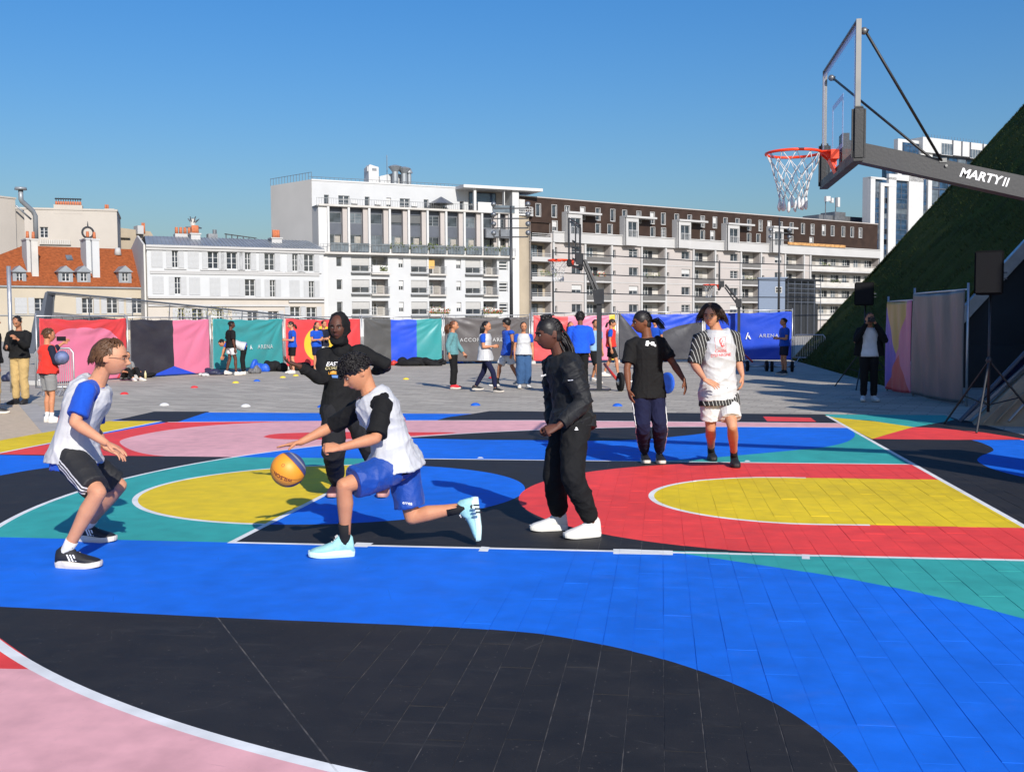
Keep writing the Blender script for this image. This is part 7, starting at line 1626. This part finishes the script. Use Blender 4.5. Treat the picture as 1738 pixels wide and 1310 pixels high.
# the ball
bc = D(489, 797, 7.50); ball = MB(); ball.ball((0, 0, 0), .121, n=48, m=30)
t = NT('basketball_leather'); o_ = t.obj(); R_ = Matrix((dv(.80, 0, .60), dv(-.55, -.35, .74), dv(-.2, .93, .3)))
ax1, ax2, ax3 = dv(.70, .34, .62).normalized(), dv(.40, -.35, .86).normalized(), dv(.25, .25, -.93).normalized()
a1, a2 = t.dot(o_, ax1), t.dot(o_, ax2); n1 = t.m2('GREATER_THAN', a1, .050); n2 = t.m2('GREATER_THAN', t.dot(o_, ax3), .085)
grv = lambda v, w: t.m2('LESS_THAN', t.m2('ABSOLUTE', v), w)
seam_ = t.m2('MAXIMUM', grv(t.m2('SUBTRACT', a1, .050), .0024), t.m2('MAXIMUM', grv(t.m2('SUBTRACT', t.dot(o_, ax3), .085), .0024), grv(t.m2('SUBTRACT', a2, .004), .0022)))
base_ = t.mix(t.m2('MAXIMUM', n1, n2), (.70, .27, .018), (.045, .060, .17)); yy_ = t.mix(grv(t.m2('SUBTRACT', a1, .088), .006), base_, (.22, .22, .25))
t.col(t.mix(seam_, yy_, (.30, .09, .02))); t.rough(.5); pv_ = t.n('ShaderNodeTexVoronoi'); pv_.inputs['Scale'].default_value = 260; t.put(o_, pv_.inputs['Vector']); t.bump(t.m2('SUBTRACT', t.m2('MULTIPLY', pv_.outputs['Distance'], .35), seam_), .35, .002)
bo = tag(ball.build('basketball', t.m, None, bc, smooth=True), 'yellow and blue basketball under the hand of the lunging boy', 'ball')
M_BROWNP = mat('dark_red_print', (.10, .012, .012), .6)
def on_ball(tm, u, v, right, up, nm):
    right = V(right).normalized(); up = V(up); up = (up - right * up.dot(right)).normalized(); c = D(u, v, 7.38) - bc
    for q in tm.vertices: p = c + right * q.co.x + up * q.co.y; q.co = p.normalized() * (.1218 + q.co.z)
    tm.materials.clear(); tm.materials.append(M_BROWNP); inst(nm, tm, bo)
on_ball(text_mesh('WILSON', .046, .0003, bold=.022), 478, 812, dv(-1, 0, .50), dv(-.45, 0, -1), 'lettering')
on_ball(shape_mesh([[(.014 * cos(a), .014 * sin(a)), (.014 * cos(a + .6), .014 * sin(a + .6)), (.009 * cos(a + .6), .009 * sin(a + .6)), (.009 * cos(a), .009 * sin(a))] for a in [i * 1.047 for i in range(6)]], .0003), 480, 789, dv(1, 0, -.3), dv(.3, 0, 1), 'emblem')

# C: woman in a black head covering
J = dict(head=D(574, 556, 9.60), hf=dv(-.12, -1, -.03), hu=(0, 0, 1), nk=D(580, 596, 9.70), sa=D(550, 603, 9.68), sb=D(611, 598, 9.76), ea=D(549, 646, 9.50), wa=D(507, 621, 9.33), eb=D(657, 620, 9.72), wb=D(636, 630, 9.95),
         pv=D(581, 690, 9.72), pa=D(566, 697, 9.66), pb=D(597, 696, 9.76), ka=D(566, 762, 9.50), kb=D(633, 765, 9.62), fwd=dv(-.05, -1, 0),
         dira=dv(-1, -.25, .35), pna=dv(-.1, .0, 1), curla=.45, sidea=1, spra=.14, dirb=dv(-.8, .4, -.2), pnb=dv(0, -.5, -1), curlb=.8)
foot(J, 'a', G(572, 839), G(556, 852)); foot(J, 'b', G(657, 839), G(640, 852)); BC = V(G(600, 850)); BC.z = 0
C_ = person('woman all in black with a head covering holding one palm out', BC, J, .98, 'deep', belly=.01, top=dict(m=BLACK_T, sleeve=1.92, cuff=.036, hem=-.13, flare=.028, ease=.020, fold=.008, fs=1.2, name='sweater'),
            bottom=dict(m=cloth('black_fleece_trousers', (.013, .013, .015)), len=1.87, r_end=.064, rk=.086, ease=.030, fold=.010, fs=1.2), shoes=dict(m=SH_PLUM, sole=SOLE_R, laces=SH_BLACK), hair=None, seed=21)
H2 = C_['H2']; hm = MB()
def e3(c, rx, ry, rz): hm.M = Matrix.Translation(C_['J']['head']) @ C_['HM'].to_4x4() @ Matrix.Scale(C_['hs'], 4); hm.ball(c, rx, ry, rz, 24, 16); hm.M = None
e3((0, -.036, .012), .100, .108, .133); e3((0, -.030, -.105), .080, .085, .062); e3((0, -.015, -.128), .078, .080, .045)
nk = C_['J']['nk']; hm.ball(nk + V((0, .0, .015)), .105, .095, .062, 20, 12); hm.ball(nk + dv(0, -.05, -.015), .082, .075, .06, 20, 12)
me = remesh(hm, .008, 2, .007, 4, .8); me.materials.append(BLACK_T); inst('head_covering', me, C_['root'])
cc = D(564, 618, 9.55) - BC; decal(C_['top'], text_mesh('EAST', .048, .0004, bold=.015, shear=.25), cc, cRv, Zv, M_WPRINT, name='lettering'); decal(C_['top'], text_mesh('COAST', .036, .0004, bold=.012, shear=.25), cc - Zv * .036, cRv, Zv, mat('cream_print', (.55, .48, .25), .6), name='lettering')
decal(C_['top'], shape_mesh([[(-.034, -.014), (.028, -.016), (.036, .008), (0, .014), (-.036, .006)]]), cc - Zv * .074 + cRv * .008, cRv, Zv, mat('orange_print', (.62, .28, .03), .6), name='emblem'); decal(C_['top'], shape_mesh([[(-.022, -.012), (.03, -.014), (.034, .008), (-.028, .012)]]), cc - Zv * .108 + cRv * .018, cRv, Zv, mat('light_blue_print', (.10, .22, .50), .6), name='emblem')

# D: woman in the black jacket
J = dict(head=D(931, 567, 8.03), hf=dv(-1, -.30, -.16), hu=dv(-.08, 0, 1), nk=D(951, 603, 8.08), sa=D(968, 625, 7.90), sb=D(936, 618, 8.27), ea=D(992, 682, 7.84), wa=D(947, 724, 7.72), eb=D(940, 680, 8.40), wb=D(938, 722, 8.24),
         pv=D(971, 708, 8.08), mid=D(965, 655, 8.09), pa=D(978, 712, 7.97), pb=D(960, 712, 8.18), ka=D(970, 804, 7.83), kb=D(941, 804, 8.12), fwd=dv(-1, -.3, -.1),
         dira=dv(-.95, -.15, -.30), pna=dv(.2, .7, -.6), curla=1.15, sidea=-1, thumba=.9, dirb=dv(-.9, 0, -.5), pnb=dv(.2, -.6, -.6), curlb=1.1, sideb=1)
foot(J, 'a', G(1018, 912), G(966, 916)); foot(J, 'b', G(962, 901), G(906, 903)); BD = V(G(965, 908)); BD.z = 0
D_ = person('woman with braids in a black jacket, black trousers and white trainers', BD, J, .97, 'dark', belly=.0, top=dict(m=BLACK_N, sleeve=1.9, cuff=.044, hem=-.17, flare=.040, ease=.030, fold=.012, fs=.95, collar=.035, name='jacket'),
            bottom=dict(m=BLACK_T, len=1.90, r_end=.060, rk=.078, ease=.026, fold=.009), shoes=dict(m=SH_WHITE, sole=SH_WHITE, laces=SOCK_W, high=.045), hair=dict(st='braids', c='black', bun=True, n=420), seed=31)
decal(D_['top'], text_mesh('kipsta', .020, .0004, bold=.02), D(933, 638, 7.95) - BD, dv(1, .3, .22), Zv, M_WPRINT, name='lettering'); decal(D_['top'], shape_mesh([[(-.018, -.003), (.018, -.003), (.018, .003), (-.018, .003)]]), D(969, 646, 7.75) - BD, dv(1, 0, .1), Zv, M_WPRINT, name='emblem')
decal(D_['bottom'], shape_mesh([[(-.014, -.006), (.014, -.006), (.010, 0), (-.014, .0)], [(-.008, .004), (.010, .004), (.002, .014), (-.006, .014)]]), D(979, 729, 7.8) - BD, dv(1, 0, 0), Zv, M_WPRINT, name='emblem')

# E: woman in the black t-shirt
J = dict(head=D(1089, 547, 11.74), hf=dv(-.95, -.12, -.10), hu=dv(-.05, 0, 1), nk=D(1099, 574, 11.75), sa=D(1073, 584, 11.74), sb=D(1120, 582, 11.76), ea=D(1064, 626, 11.68), wa=D(1067, 661, 11.60), eb=D(1143, 617, 11.70), wb=D(1161, 645, 11.58),
         pv=D(1100, 666, 11.78), pa=D(1087, 671, 11.76), pb=D(1113, 671, 11.78), ka=D(1091, 724, 11.66), kb=D(1120, 722, 11.66), fwd=dv(.06, -1, 0),
         dira=dv(.22, -.05, -1), pna=dv(1, .3, .2), curla=.25, sidea=1, dirb=dv(.2, -.1, -1), pnb=dv(-1, .4, 0), curlb=.30, sideb=-1, sprb=.18)
foot(J, 'a', G(1093, 783.5), G(1104, 795)); foot(J, 'b', G(1118, 784), G(1131, 795)); BE = V(G(1110, 792)); BE.z = 0
tn = NT('navy_trousers_side_piping'); 
E_ = person('woman in a black t-shirt and navy trousers with side piping looking to the left', BE, J, 1.0, 'brown', belly=.005, top=dict(m=BLACK_T, sleeve=.78, cuff=.062, hem=-.10, flare=.022, ease=.018, fold=.008, name='t_shirt'),
            bottom=dict(m=NAVY, len=1.90, r_end=.050, rk=.072, waist=.06, ease=.016, fold=.007), shoes=dict(m=SH_BLACK, sole=SOLE_W, laces=SOCK_W), hair=dict(st='pony', c='black', at=(0.0, -.105, .0), to=(-.12, -.20, -.09), n=360), seed=41)
for a, sg in (('a', -1), ('b', 1)):
    P_, K_, N_ = E_['J']['p' + a], E_['J']['k' + a], E_['J']['n' + a]; bv_ = BVHTree.FromPolygons([v.co for v in E_['bottom'].data.vertices], [tuple(p.vertices) for p in E_['bottom'].data.polygons]); pts = []
    for i in range(22):
        f = i / 21; c = lerp(P_, K_, f * 2) if f < .5 else lerp(K_, N_, (f - .5) * 1.8); dr = dv(sg, -.35, 0).normalized(); h = bv_.ray_cast(c + dr * .4, -dr, .45)
        if h[0] is not None: pts.append(h[0] + dr * .002)
    m = MB(); m.tube(pts, .0045, 5); m.build('piping', M_WPRINT, E_['bottom'])
cc = D(1106, 583, 11.55) - BE; decal(E_['top'], shape_mesh([[(-.055, -.028), (-.022, -.030), (-.018, .028), (-.048, .022)], [(-.016, -.005), (.0, -.007), (0, .010), (-.016, .012)], [(.004, -.018), (.045, -.024), (.040, .018), (.008, .020)], [(.045, -.030), (.062, -.03), (.06, -.006), (.045, -.008)]]), cc, dv(1, 0, -.08), Zv, M_WPRINT, name='emblem')

# F: boy in the bib over a striped shirt
J = dict(head=D(1207, 536, 11.18), hf=dv(-.42, -.9, -.08), hu=dv(.05, 0, 1), nk=D(1217, 561, 11.25), sa=D(1188, 575, 11.22), sb=D(1245, 572, 11.28), ea=D(1178, 618, 11.18), wa=D(1197, 645, 10.98), eb=D(1253, 613, 11.32), wb=D(1260, 637, 11.20),
         pv=D(1220, 669, 11.28), pa=D(1207, 676, 11.26), pb=D(1234, 676, 11.30), ka=D(1206, 726, 11.34), kb=D(1243, 724, 11.12), fwd=dv(.0, -1, 0),
         dira=dv(.9, -.25, -.42), pna=dv(-.2, .6, -.6), curla=.25, sidea=1, dirb=dv(-.02, -.15, -1), pnb=dv(-1, .3, 0), curlb=.45, sideb=-1)
foot(J, 'a', G(1206, 779), G(1217, 790)); foot(J, 'b', G(1245, 790), G(1257, 803)); BF = V(G(1232, 798)); BF.z = 0
mS = striped('black_shirt_white_pinstripes', (.014, .014, .015), (.42, .42, .40), dv(1, .3, .22), .034, .17)
F_ = person('boy with bushy hair in a white bib over a black striped shirt', BF, J, 1.02, 'fair', top=dict(m=mS, sleeve=.98, cuff=.066, hem=-.17, flare=.036, ease=.034, fold=.006, name='striped_shirt'), bib=dict(m=BIB, hem=-.09, flare=.026, ease=.028, fold=.009, fs=1.5),
            bottom=dict(m=WHITE_C, len=.72, r_end=.106, name='shorts', waist=.05, ease=.020), shoes=dict(m=SH_BLACK, sole=SH_BLACK, high=.05, laces=SH_BLACK), socks=dict(m=SOCK_B, h=.24), hair=dict(st='bushy', c='dkbrown', n=1100), seed=51)
bank_emblem(F_['bib'], D(1225, 582, 11.05) - BF, dv(1, 0, .06), dv(-.05, 0, 1), .92)

# ------------------------------------------------------------------ the people further back, each with their own pose
def stand(u, v, hpx=None, face=0.0, height=1.7, lean=(0, 0), stride=0.0, arms=None, headf=None, dep=None, hd=None, kneebend=0.0, twist=0.0):
    """joints of a standing or walking figure whose feet are at pixel u,v; face: angle from 'towards us', + = turning to our right"""
    g = G(u, v) if dep is None else gat(u, dep); g = V((g.x, g.y, 0)); s = height / 1.75; f = dv(sin(face), -cos(face)); r = dv(-cos(face), -sin(face)) * -1.0; r = f.cross(Zv); rgt = r
    L = lambda x, y, z: g + rgt * x * s + f * y * s + Zv * z * s
    lx, ly = lean; J = dict(fwd=f)
    J['pv'] = L(0, 0 - kneebend * .5, .95 - kneebend * .3); J['nk'] = L(lx, ly + .0, 1.46 - abs(ly) * .25 - kneebend * .35); J['head'] = L(lx * 1.2, ly * 1.25 + .045, 1.635 - abs(ly) * .5 - kneebend * .35)
    hf_ = f if headf is None else dv(sin(headf), -cos(headf)); J['hf'] = hf_ + Zv * (hd or -.08); J['hu'] = (0, 0, 1)
    for k, sg in (('a', -1), ('b', 1)):
        J['s' + k] = J['nk'] + rgt * sg * .185 * s - Zv * .065 * s; J['p' + k] = J['pv'] + rgt * sg * .085 * s - Zv * .04 * s
        st = stride * sg; J['n' + k] = L(sg * .10, st, .095 + (0.03 if st < 0 and stride else 0)); kn = lerp(J['p' + k], J['n' + k], .5) + f * (.03 + abs(stride) * .18 + kneebend * .5) * s; J['k' + k] = kn
        J['td' + k] = (f + rgt * sg * .2); J['tu' + k] = V((0, 0, 1)) if not (stride and st < 0) else (Zv + f * .35).normalized()
        ar = (arms or {}).get(k, 'down')
        if ar == 'down': J['e' + k] = J['s' + k] + (rgt * sg * .05 - f * .02 - Zv * .28) * s; J['w' + k] = J['e' + k] + (rgt * sg * .01 + f * .05 - Zv * .25) * s
        elif ar == 'swing': J['e' + k] = J['s' + k] + (rgt * sg * .05 + f * -.10 * sg - Zv * .26) * s; J['w' + k] = J['e' + k] + (f * (.10 - .06 * sg) - Zv * .22) * s
        elif ar == 'front': J['e' + k] = J['s' + k] + (rgt * sg * .06 + f * .04 - Zv * .27) * s; J['w' + k] = J['e' + k] + (rgt * -sg * .12 + f * .20 + Zv * .02) * s
        elif ar == 'phone': J['e' + k] = J['s' + k] + (rgt * sg * .05 + f * .12 - Zv * .24) * s; J['w' + k] = J['e' + k] + (rgt * -sg * .10 + f * .15 + Zv * .15) * s
        elif ar == 'face': J['e' + k] = J['s' + k] + (rgt * sg * .10 + f * .14 - Zv * .20) * s; J['w' + k] = J['head'] + (f * .13 + rgt * sg * .05 - Zv * .03) * s
        elif ar == 'up': J['e' + k] = J['s' + k] + (f * .20 + rgt * sg * .05 - Zv * .06) * s; J['w' + k] = J['e' + k] + (f * .20 + Zv * .14) * s
        elif ar == 'knee': J['e' + k] = J['s' + k] + (f * .10 - Zv * .26) * s; J['w' + k] = J['e' + k] + (f * .06 - Zv * .24) * s
        else: J['e' + k] = g + V(ar[0]); J['w' + k] = g + V(ar[1])
        J['pn' + k] = -rgt * sg + f * .2; J['side' + k] = 1 if sg < 0 else -1
    return g, J, s
def bg(label, u, v, sk, hair, top=None, bib=None, bottom=None, shoes=None, socks=None, seed=1, **kw):
    g, J, s = stand(u, v, **kw)
    return person(label, g, J, s, sk, vox=.0105, top=top, bib=bib, bottom=bottom, shoes=shoes or dict(m=SH_BLACK, sole=SOLE_W), socks=socks, hair=hair, faces=True, seed=seed)
PI2 = pi / 2
TS = lambda m, **k: dict(m=m, sleeve=.6, name='t_shirt', fold=.006, **k); LG = lambda m, **k: dict(m=m, len=1.95, r_end=k.pop('r', .062), **k); SH = lambda m, **k: dict(m=m, len=.75, r_end=.10, name='shorts', **k)
g_ = bg('photographer in a black jacket holding a camera to his face by the grass slope', 1474, 681, 'light', dict(st='short', c='dkbrown'), top=TS(WHITE_C, ease=.016), bottom=LG(BLACK_T), shoes=dict(m=SH_WHITE, sole=SOLE_W), face=-.15, height=1.74, arms=dict(a='face', b='face'), seed=61)
JJ = g_['J']; jm = MB()
for sg, k in ((-1, 'a'), (1, 'b')):
    jm.tube([lerp(JJ['s' + k], JJ['nk'], .4), JJ['s' + k], lerp(JJ['s' + k], JJ['e' + k], .5), JJ['e' + k], lerp(JJ['e' + k], JJ['w' + k], .5), lerp(JJ['e' + k], JJ['w' + k], .85)], [.07, .085, .078, .068, .058, .045], 12)
    r_ = (JJ['sb'] - JJ['sa']).normalized(); c0 = JJ['nk'] + r_ * sg * .08; jm.tube([c0 - Zv * .02, c0 + r_ * sg * .05 - Zv * .15, c0 + r_ * sg * .07 - Zv * .35, c0 + r_ * sg * .09 - Zv * .56], [(.055, .09), (.075, .13), (.075, .13), (.085, .135)], 12)
me = remesh(jm, .013, 2, .006, 3); me.materials.append(BLACK_T); inst('jacket', me, g_['root'])
m = MB(); cp = g_['J']['head'] + V(g_['J']['hf']).normalized() * .16 * 1.0; f_ = V(g_['J']['hf']).normalized(); r_ = f_.cross(Zv); 
cmb = MB(); cmb.M = Matrix.Translation(cp + g_['root'].location) @ frame(f_, Zv).to_4x4(); cmb.box(-.065, .065, -.03, .03, -.045, .045); cmb.box(-.02, .02, -.02, .02, .045, .065); cmb.tube([(0, .03, 0), (0, .12, 0)], [.036, .040], 12); tag(cmb.build('camera_body', SH_BLACK), 'black camera held to the eye of the photographer', 'camera')
bg('girl in a teal sweatshirt with curly tied hair and red shoes facing right', 769, 660, 'light', dict(st='curlypony', c='reddish', at=(0, -.11, -.01)), top=dict(m=TEALS, sleeve=1.85, cuff=.04, name='sweatshirt', ease=.024), bottom=LG(BLACK_T, r=.080, ease=.024), shoes=dict(m=RED_SH, sole=SOLE_W), face=PI2 * .95, height=1.64, arms=dict(a='swing', b='swing'), seed=71)
r_ = bg('long haired girl in a white bib walking in dark leggings before the grey banner', 824, 665, 'light', dict(st='long', c='black'), top=TS(BLUE_T), bib=dict(m=BIB, hem=-.32, flare=.055, vox=.015), bottom=LG(NAVY, r=.048, ease=.008), shoes=dict(m=SH_BLACK, sole=SOLE_W), face=PI2 * .8, height=1.62, stride=.30, arms=dict(a='front', b='front'), seed=72, hd=-.25)
bg('boy in a blue sleeveless jersey and white shorts beside the long haired girl', 863, 655, 'tan', dict(st='afro', c='black'), top=dict(m=BLUE_T, sleeve=.12, cuff=.06, name='jersey', hem=-.28, flare=.05, ease=.03), bottom=dict(m=WHITE_C, len=.85, r_end=.11, name='shorts'), shoes=dict(m=SH_BLACK, sole=SH_WHITE), socks=dict(m=SOCK_B, h=.3), face=-PI2 * .7, height=1.68, stride=.28, arms=dict(a='down', b='swing'), seed=73, hd=-.3)
bg('girl in a white bib and wide blue jeans facing us before the red banner', 889, 659, 'light', dict(st='short', c='black'), top=TS(BLUE_T), bib=dict(m=BIB, hem=-.10, flare=.05, vox=.015), bottom=LG(DENIM, r=.095, rk=.10, ease=.03), shoes=dict(m=SH_WHITE, sole=SOLE_W), face=.1, height=1.60, arms=dict(a='down', b='down'), seed=74)
bg('person in a bright blue hoodie and black trousers seen from behind near the far hoop', 985, 671, 'brown', dict(st='afro', c='black'), top=dict(m=cloth('bright_blue_hoodie', (.010, .085, .62)), sleeve=1.8, cuff=.05, name='hoodie', ease=.045, hem=-.1, flare=.02, hood=True), bottom=LG(BLACK_T, r=.080), face=pi, height=1.80, arms=dict(a='front', b='front'), seed=75)
bg('person in a pale blue top and black shorts half hidden behind the blue hoodie', 1010, 650, 'light', dict(st='short', c='dkbrown'), top=TS(cloth('pale_blue_top', (.22, .36, .52))), bottom=dict(m=BLACK_T, len=.95, r_end=.11, name='shorts'), shoes=dict(m=SH_WHITE, sole=SOLE_W), face=.6, height=1.66, stride=.25, seed=76)
bg('dark haired girl partly hidden at the left of the blue hoodie', 968, 655, 'light', dict(st='long', c='dkbrown'), top=TS(DARKN), bottom=LG(BLACK_T), face=.3, height=1.60, seed=77)
bg('girl with a red vest over a blue shirt walking behind the far hoop pole', 1037, 641, 'light', dict(st='pony', c='dkbrown'), top=TS(BLUE_T), bib=dict(m=REDV, hem=-.05, flare=.02, vox=.015), bottom=SH(BLACK_T), shoes=dict(m=SH_WHITE, sole=SOLE_W), socks=dict(m=SOCK_W, h=.15), face=PI2 * .9, height=1.68, stride=.22, arms=dict(a='down', b='down'), seed=78)
bg('dark haired boy seen behind the shoulder of the woman in the black t-shirt', 1112, 628, 'light', dict(st='short', c='black'), top=TS(BLUE_T), bottom=LG(NAVY), face=-.5, height=1.70, seed=79)
bg('boy in a blue t-shirt and dark shorts standing alone by the blue lettered banner', 1331, 636, 'light', dict(st='short', c='black'), top=TS(BLUE_T, ease=.03), bottom=SH(DARKN), shoes=dict(m=SH_BLACK, sole=SOLE_W), socks=dict(m=SOCK_B, h=.15), face=-PI2 * .9, height=1.68, arms=dict(a='front', b='front'), seed=80)
k_ = bg('man in a black sweater and khaki trousers looking down at his phone', 36, 686, 'tan', dict(st='short', c='black'), top=dict(m=BLACK_T, sleeve=1.85, cuff=.045, name='sweater', ease=.035, hem=-.05), bottom=LG(KHAKI, r=.070, ease=.028), shoes=dict(m=SH_BLACK, sole=SH_BLACK), face=-.15, height=1.78, arms=dict(a='phone', b='front'), hd=-.55, seed=81)
bg('person in a black hooded jacket and khaki trousers cut off by the left edge', -10, 702, 'tan', dict(st='short', c='black'), top=dict(m=BLACK_T, sleeve=1.85, cuff=.05, name='jacket', ease=.05, hood=True), bottom=LG(KHAKI, r=.075, ease=.03), face=2.2, height=1.80, seed=82)
c_ = bg('child in a red vest and grey shorts holding up a phone before the pink banner', 84, 717, 'light', dict(st='short', c='brown'), top=dict(m=DARKN, sleeve=1.6, cuff=.045, name='t_shirt', ease=.02), bib=dict(m=REDV, hem=-.05, flare=.03, vox=.015), bottom=SH(GREYC, ), shoes=dict(m=SH_WHITE, sole=SOLE_W), socks=dict(m=SOCK_W, h=.25), face=pi - .75, height=1.53, arms=dict(a='up', b='front'), seed=83)
bg('boy in black with white shorts standing before the teal banner', 393, 637, 'dark', dict(st='short', c='black'), top=dict(m=BLACK_T, sleeve=.8, cuff=.07, name='t_shirt', hem=-.12, ease=.03), bottom=dict(m=WHITE_C, len=.55, r_end=.11, name='shorts'), shoes=dict(m=SH_WHITE, sole=SOLE_W), face=pi - .9, height=1.70, stride=.12, seed=84)
g, J, s = stand(414, 636, face=-PI2 * .9, height=1.66, lean=(0, .52), kneebend=.04, arms=dict(a='knee', b='knee'), hd=-1.2); J['nk'].z -= .20; J['head'].z -= .34; J['sa'].z -= .20; J['sb'].z -= .20; J['ea'].z -= .12; J['eb'].z -= .12; J['wa'].z -= .10; J['wb'].z -= .10
J['head'] = J['nk'] + V(J['fwd']) * .17 - Zv * .04; J['hu'] = V(J['fwd']) * .6 + Zv * .5
person('girl in a white bib and black trousers bending forward before the teal banner', g, J, s, 'light', vox=.0105, top=TS(BLUE_T), bib=dict(m=BIB, hem=-.08, flare=.03, vox=.015), bottom=LG(BLACK_T, r=.06), shoes=dict(m=SH_WHITE, sole=SOLE_W), hair=dict(st='short', c='black'), seed=85)
bg('girl in a blue t-shirt and black shorts standing at the left of the red banner', 497, 634, 'fair', dict(st='pony', c='dkbrown'), top=TS(BLUE_T), bottom=SH(BLACK_T), shoes=dict(m=SH_WHITE, sole=SOLE_W), face=-PI2 * .7, height=1.68, arms=dict(a='front', b='down'), seed=86)
bg('girl in a blue t-shirt and shorts beside the yellow disc of the banner', 538, 632, 'light', dict(st='long', c='dkbrown'), top=TS(BLUE_T), bottom=SH(NAVY), shoes=dict(m=SH_WHITE, sole=SOLE_W), face=.9, height=1.66, arms=dict(a='front', b='front'), seed=87)
bg('boy in a dark navy top and white trousers before the yellow disc of the banner', 550, 631, 'light', dict(st='short', c='black'), top=TS(DARKN, ease=.03), bottom=LG(WHITE_C, r=.07), face=.8, height=1.70, arms=dict(a='front', b='front'), seed=88)
# seated figures
def seat(label, u, v, face, sk, hair, topm, botm, bibm=None, height=1.5, seed=1, knees=.42, lie=0.0):
    g = G(u, v); g = V((g.x, g.y, 0)); s = height / 1.75; f = dv(sin(face), -cos(face)); rgt = f.cross(Zv); L = lambda x, y, z: g + rgt * x * s + f * y * s + Zv * z * s
    J = dict(fwd=f, pv=L(0, 0, .14), nk=L(0, .06 - lie * .55, .62 - lie * .35), head=L(0, .11 - lie * .62, .81 - lie * .40), hf=f + Zv * -.15, hu=(0, 0, 1))
    for k, sg in (('a', -1), ('b', 1)):
        J['s' + k] = J['nk'] + (rgt * sg * .18 - Zv * .06) * s; J['p' + k] = J['pv'] + (rgt * sg * .09 - Zv * .02) * s; J['k' + k] = L(sg * .16, .36, knees); J['n' + k] = L(sg * .13, .62 + (.42 - knees) * .7, .09); J['e' + k] = J['s' + k] + (rgt * sg * .05 + f * .06 - Zv * .25) * s; J['w' + k] = J['e' + k] + (f * .22 + Zv * .0) * s; J['td' + k] = f + rgt * sg * .2; J['pn' + k] = -Zv; J['side' + k] = -sg
    return person(label, g, J, s, sk, vox=.0105, top=TS(topm), bib=dict(m=bibm, hem=-.02, flare=.02, vox=.015) if bibm else None, bottom=dict(m=botm, len=1.9, r_end=.06), shoes=dict(m=SH_WHITE, sole=SOLE_W), hair=hair, seed=seed)
seat('child in a red vest sitting on the ground by the tricolour banner', 747, 617, -.6, 'light', dict(st='short', c='black'), BLUE_T, BLACK_T, REDV, 1.5, 91)
seat('person in grey sitting hunched at the foot of the black and pink banner', 214, 646, .9, 'light', dict(st='short', c='dkbrown'), GREYC, BLACK_T, None, 1.55, 92, .40)
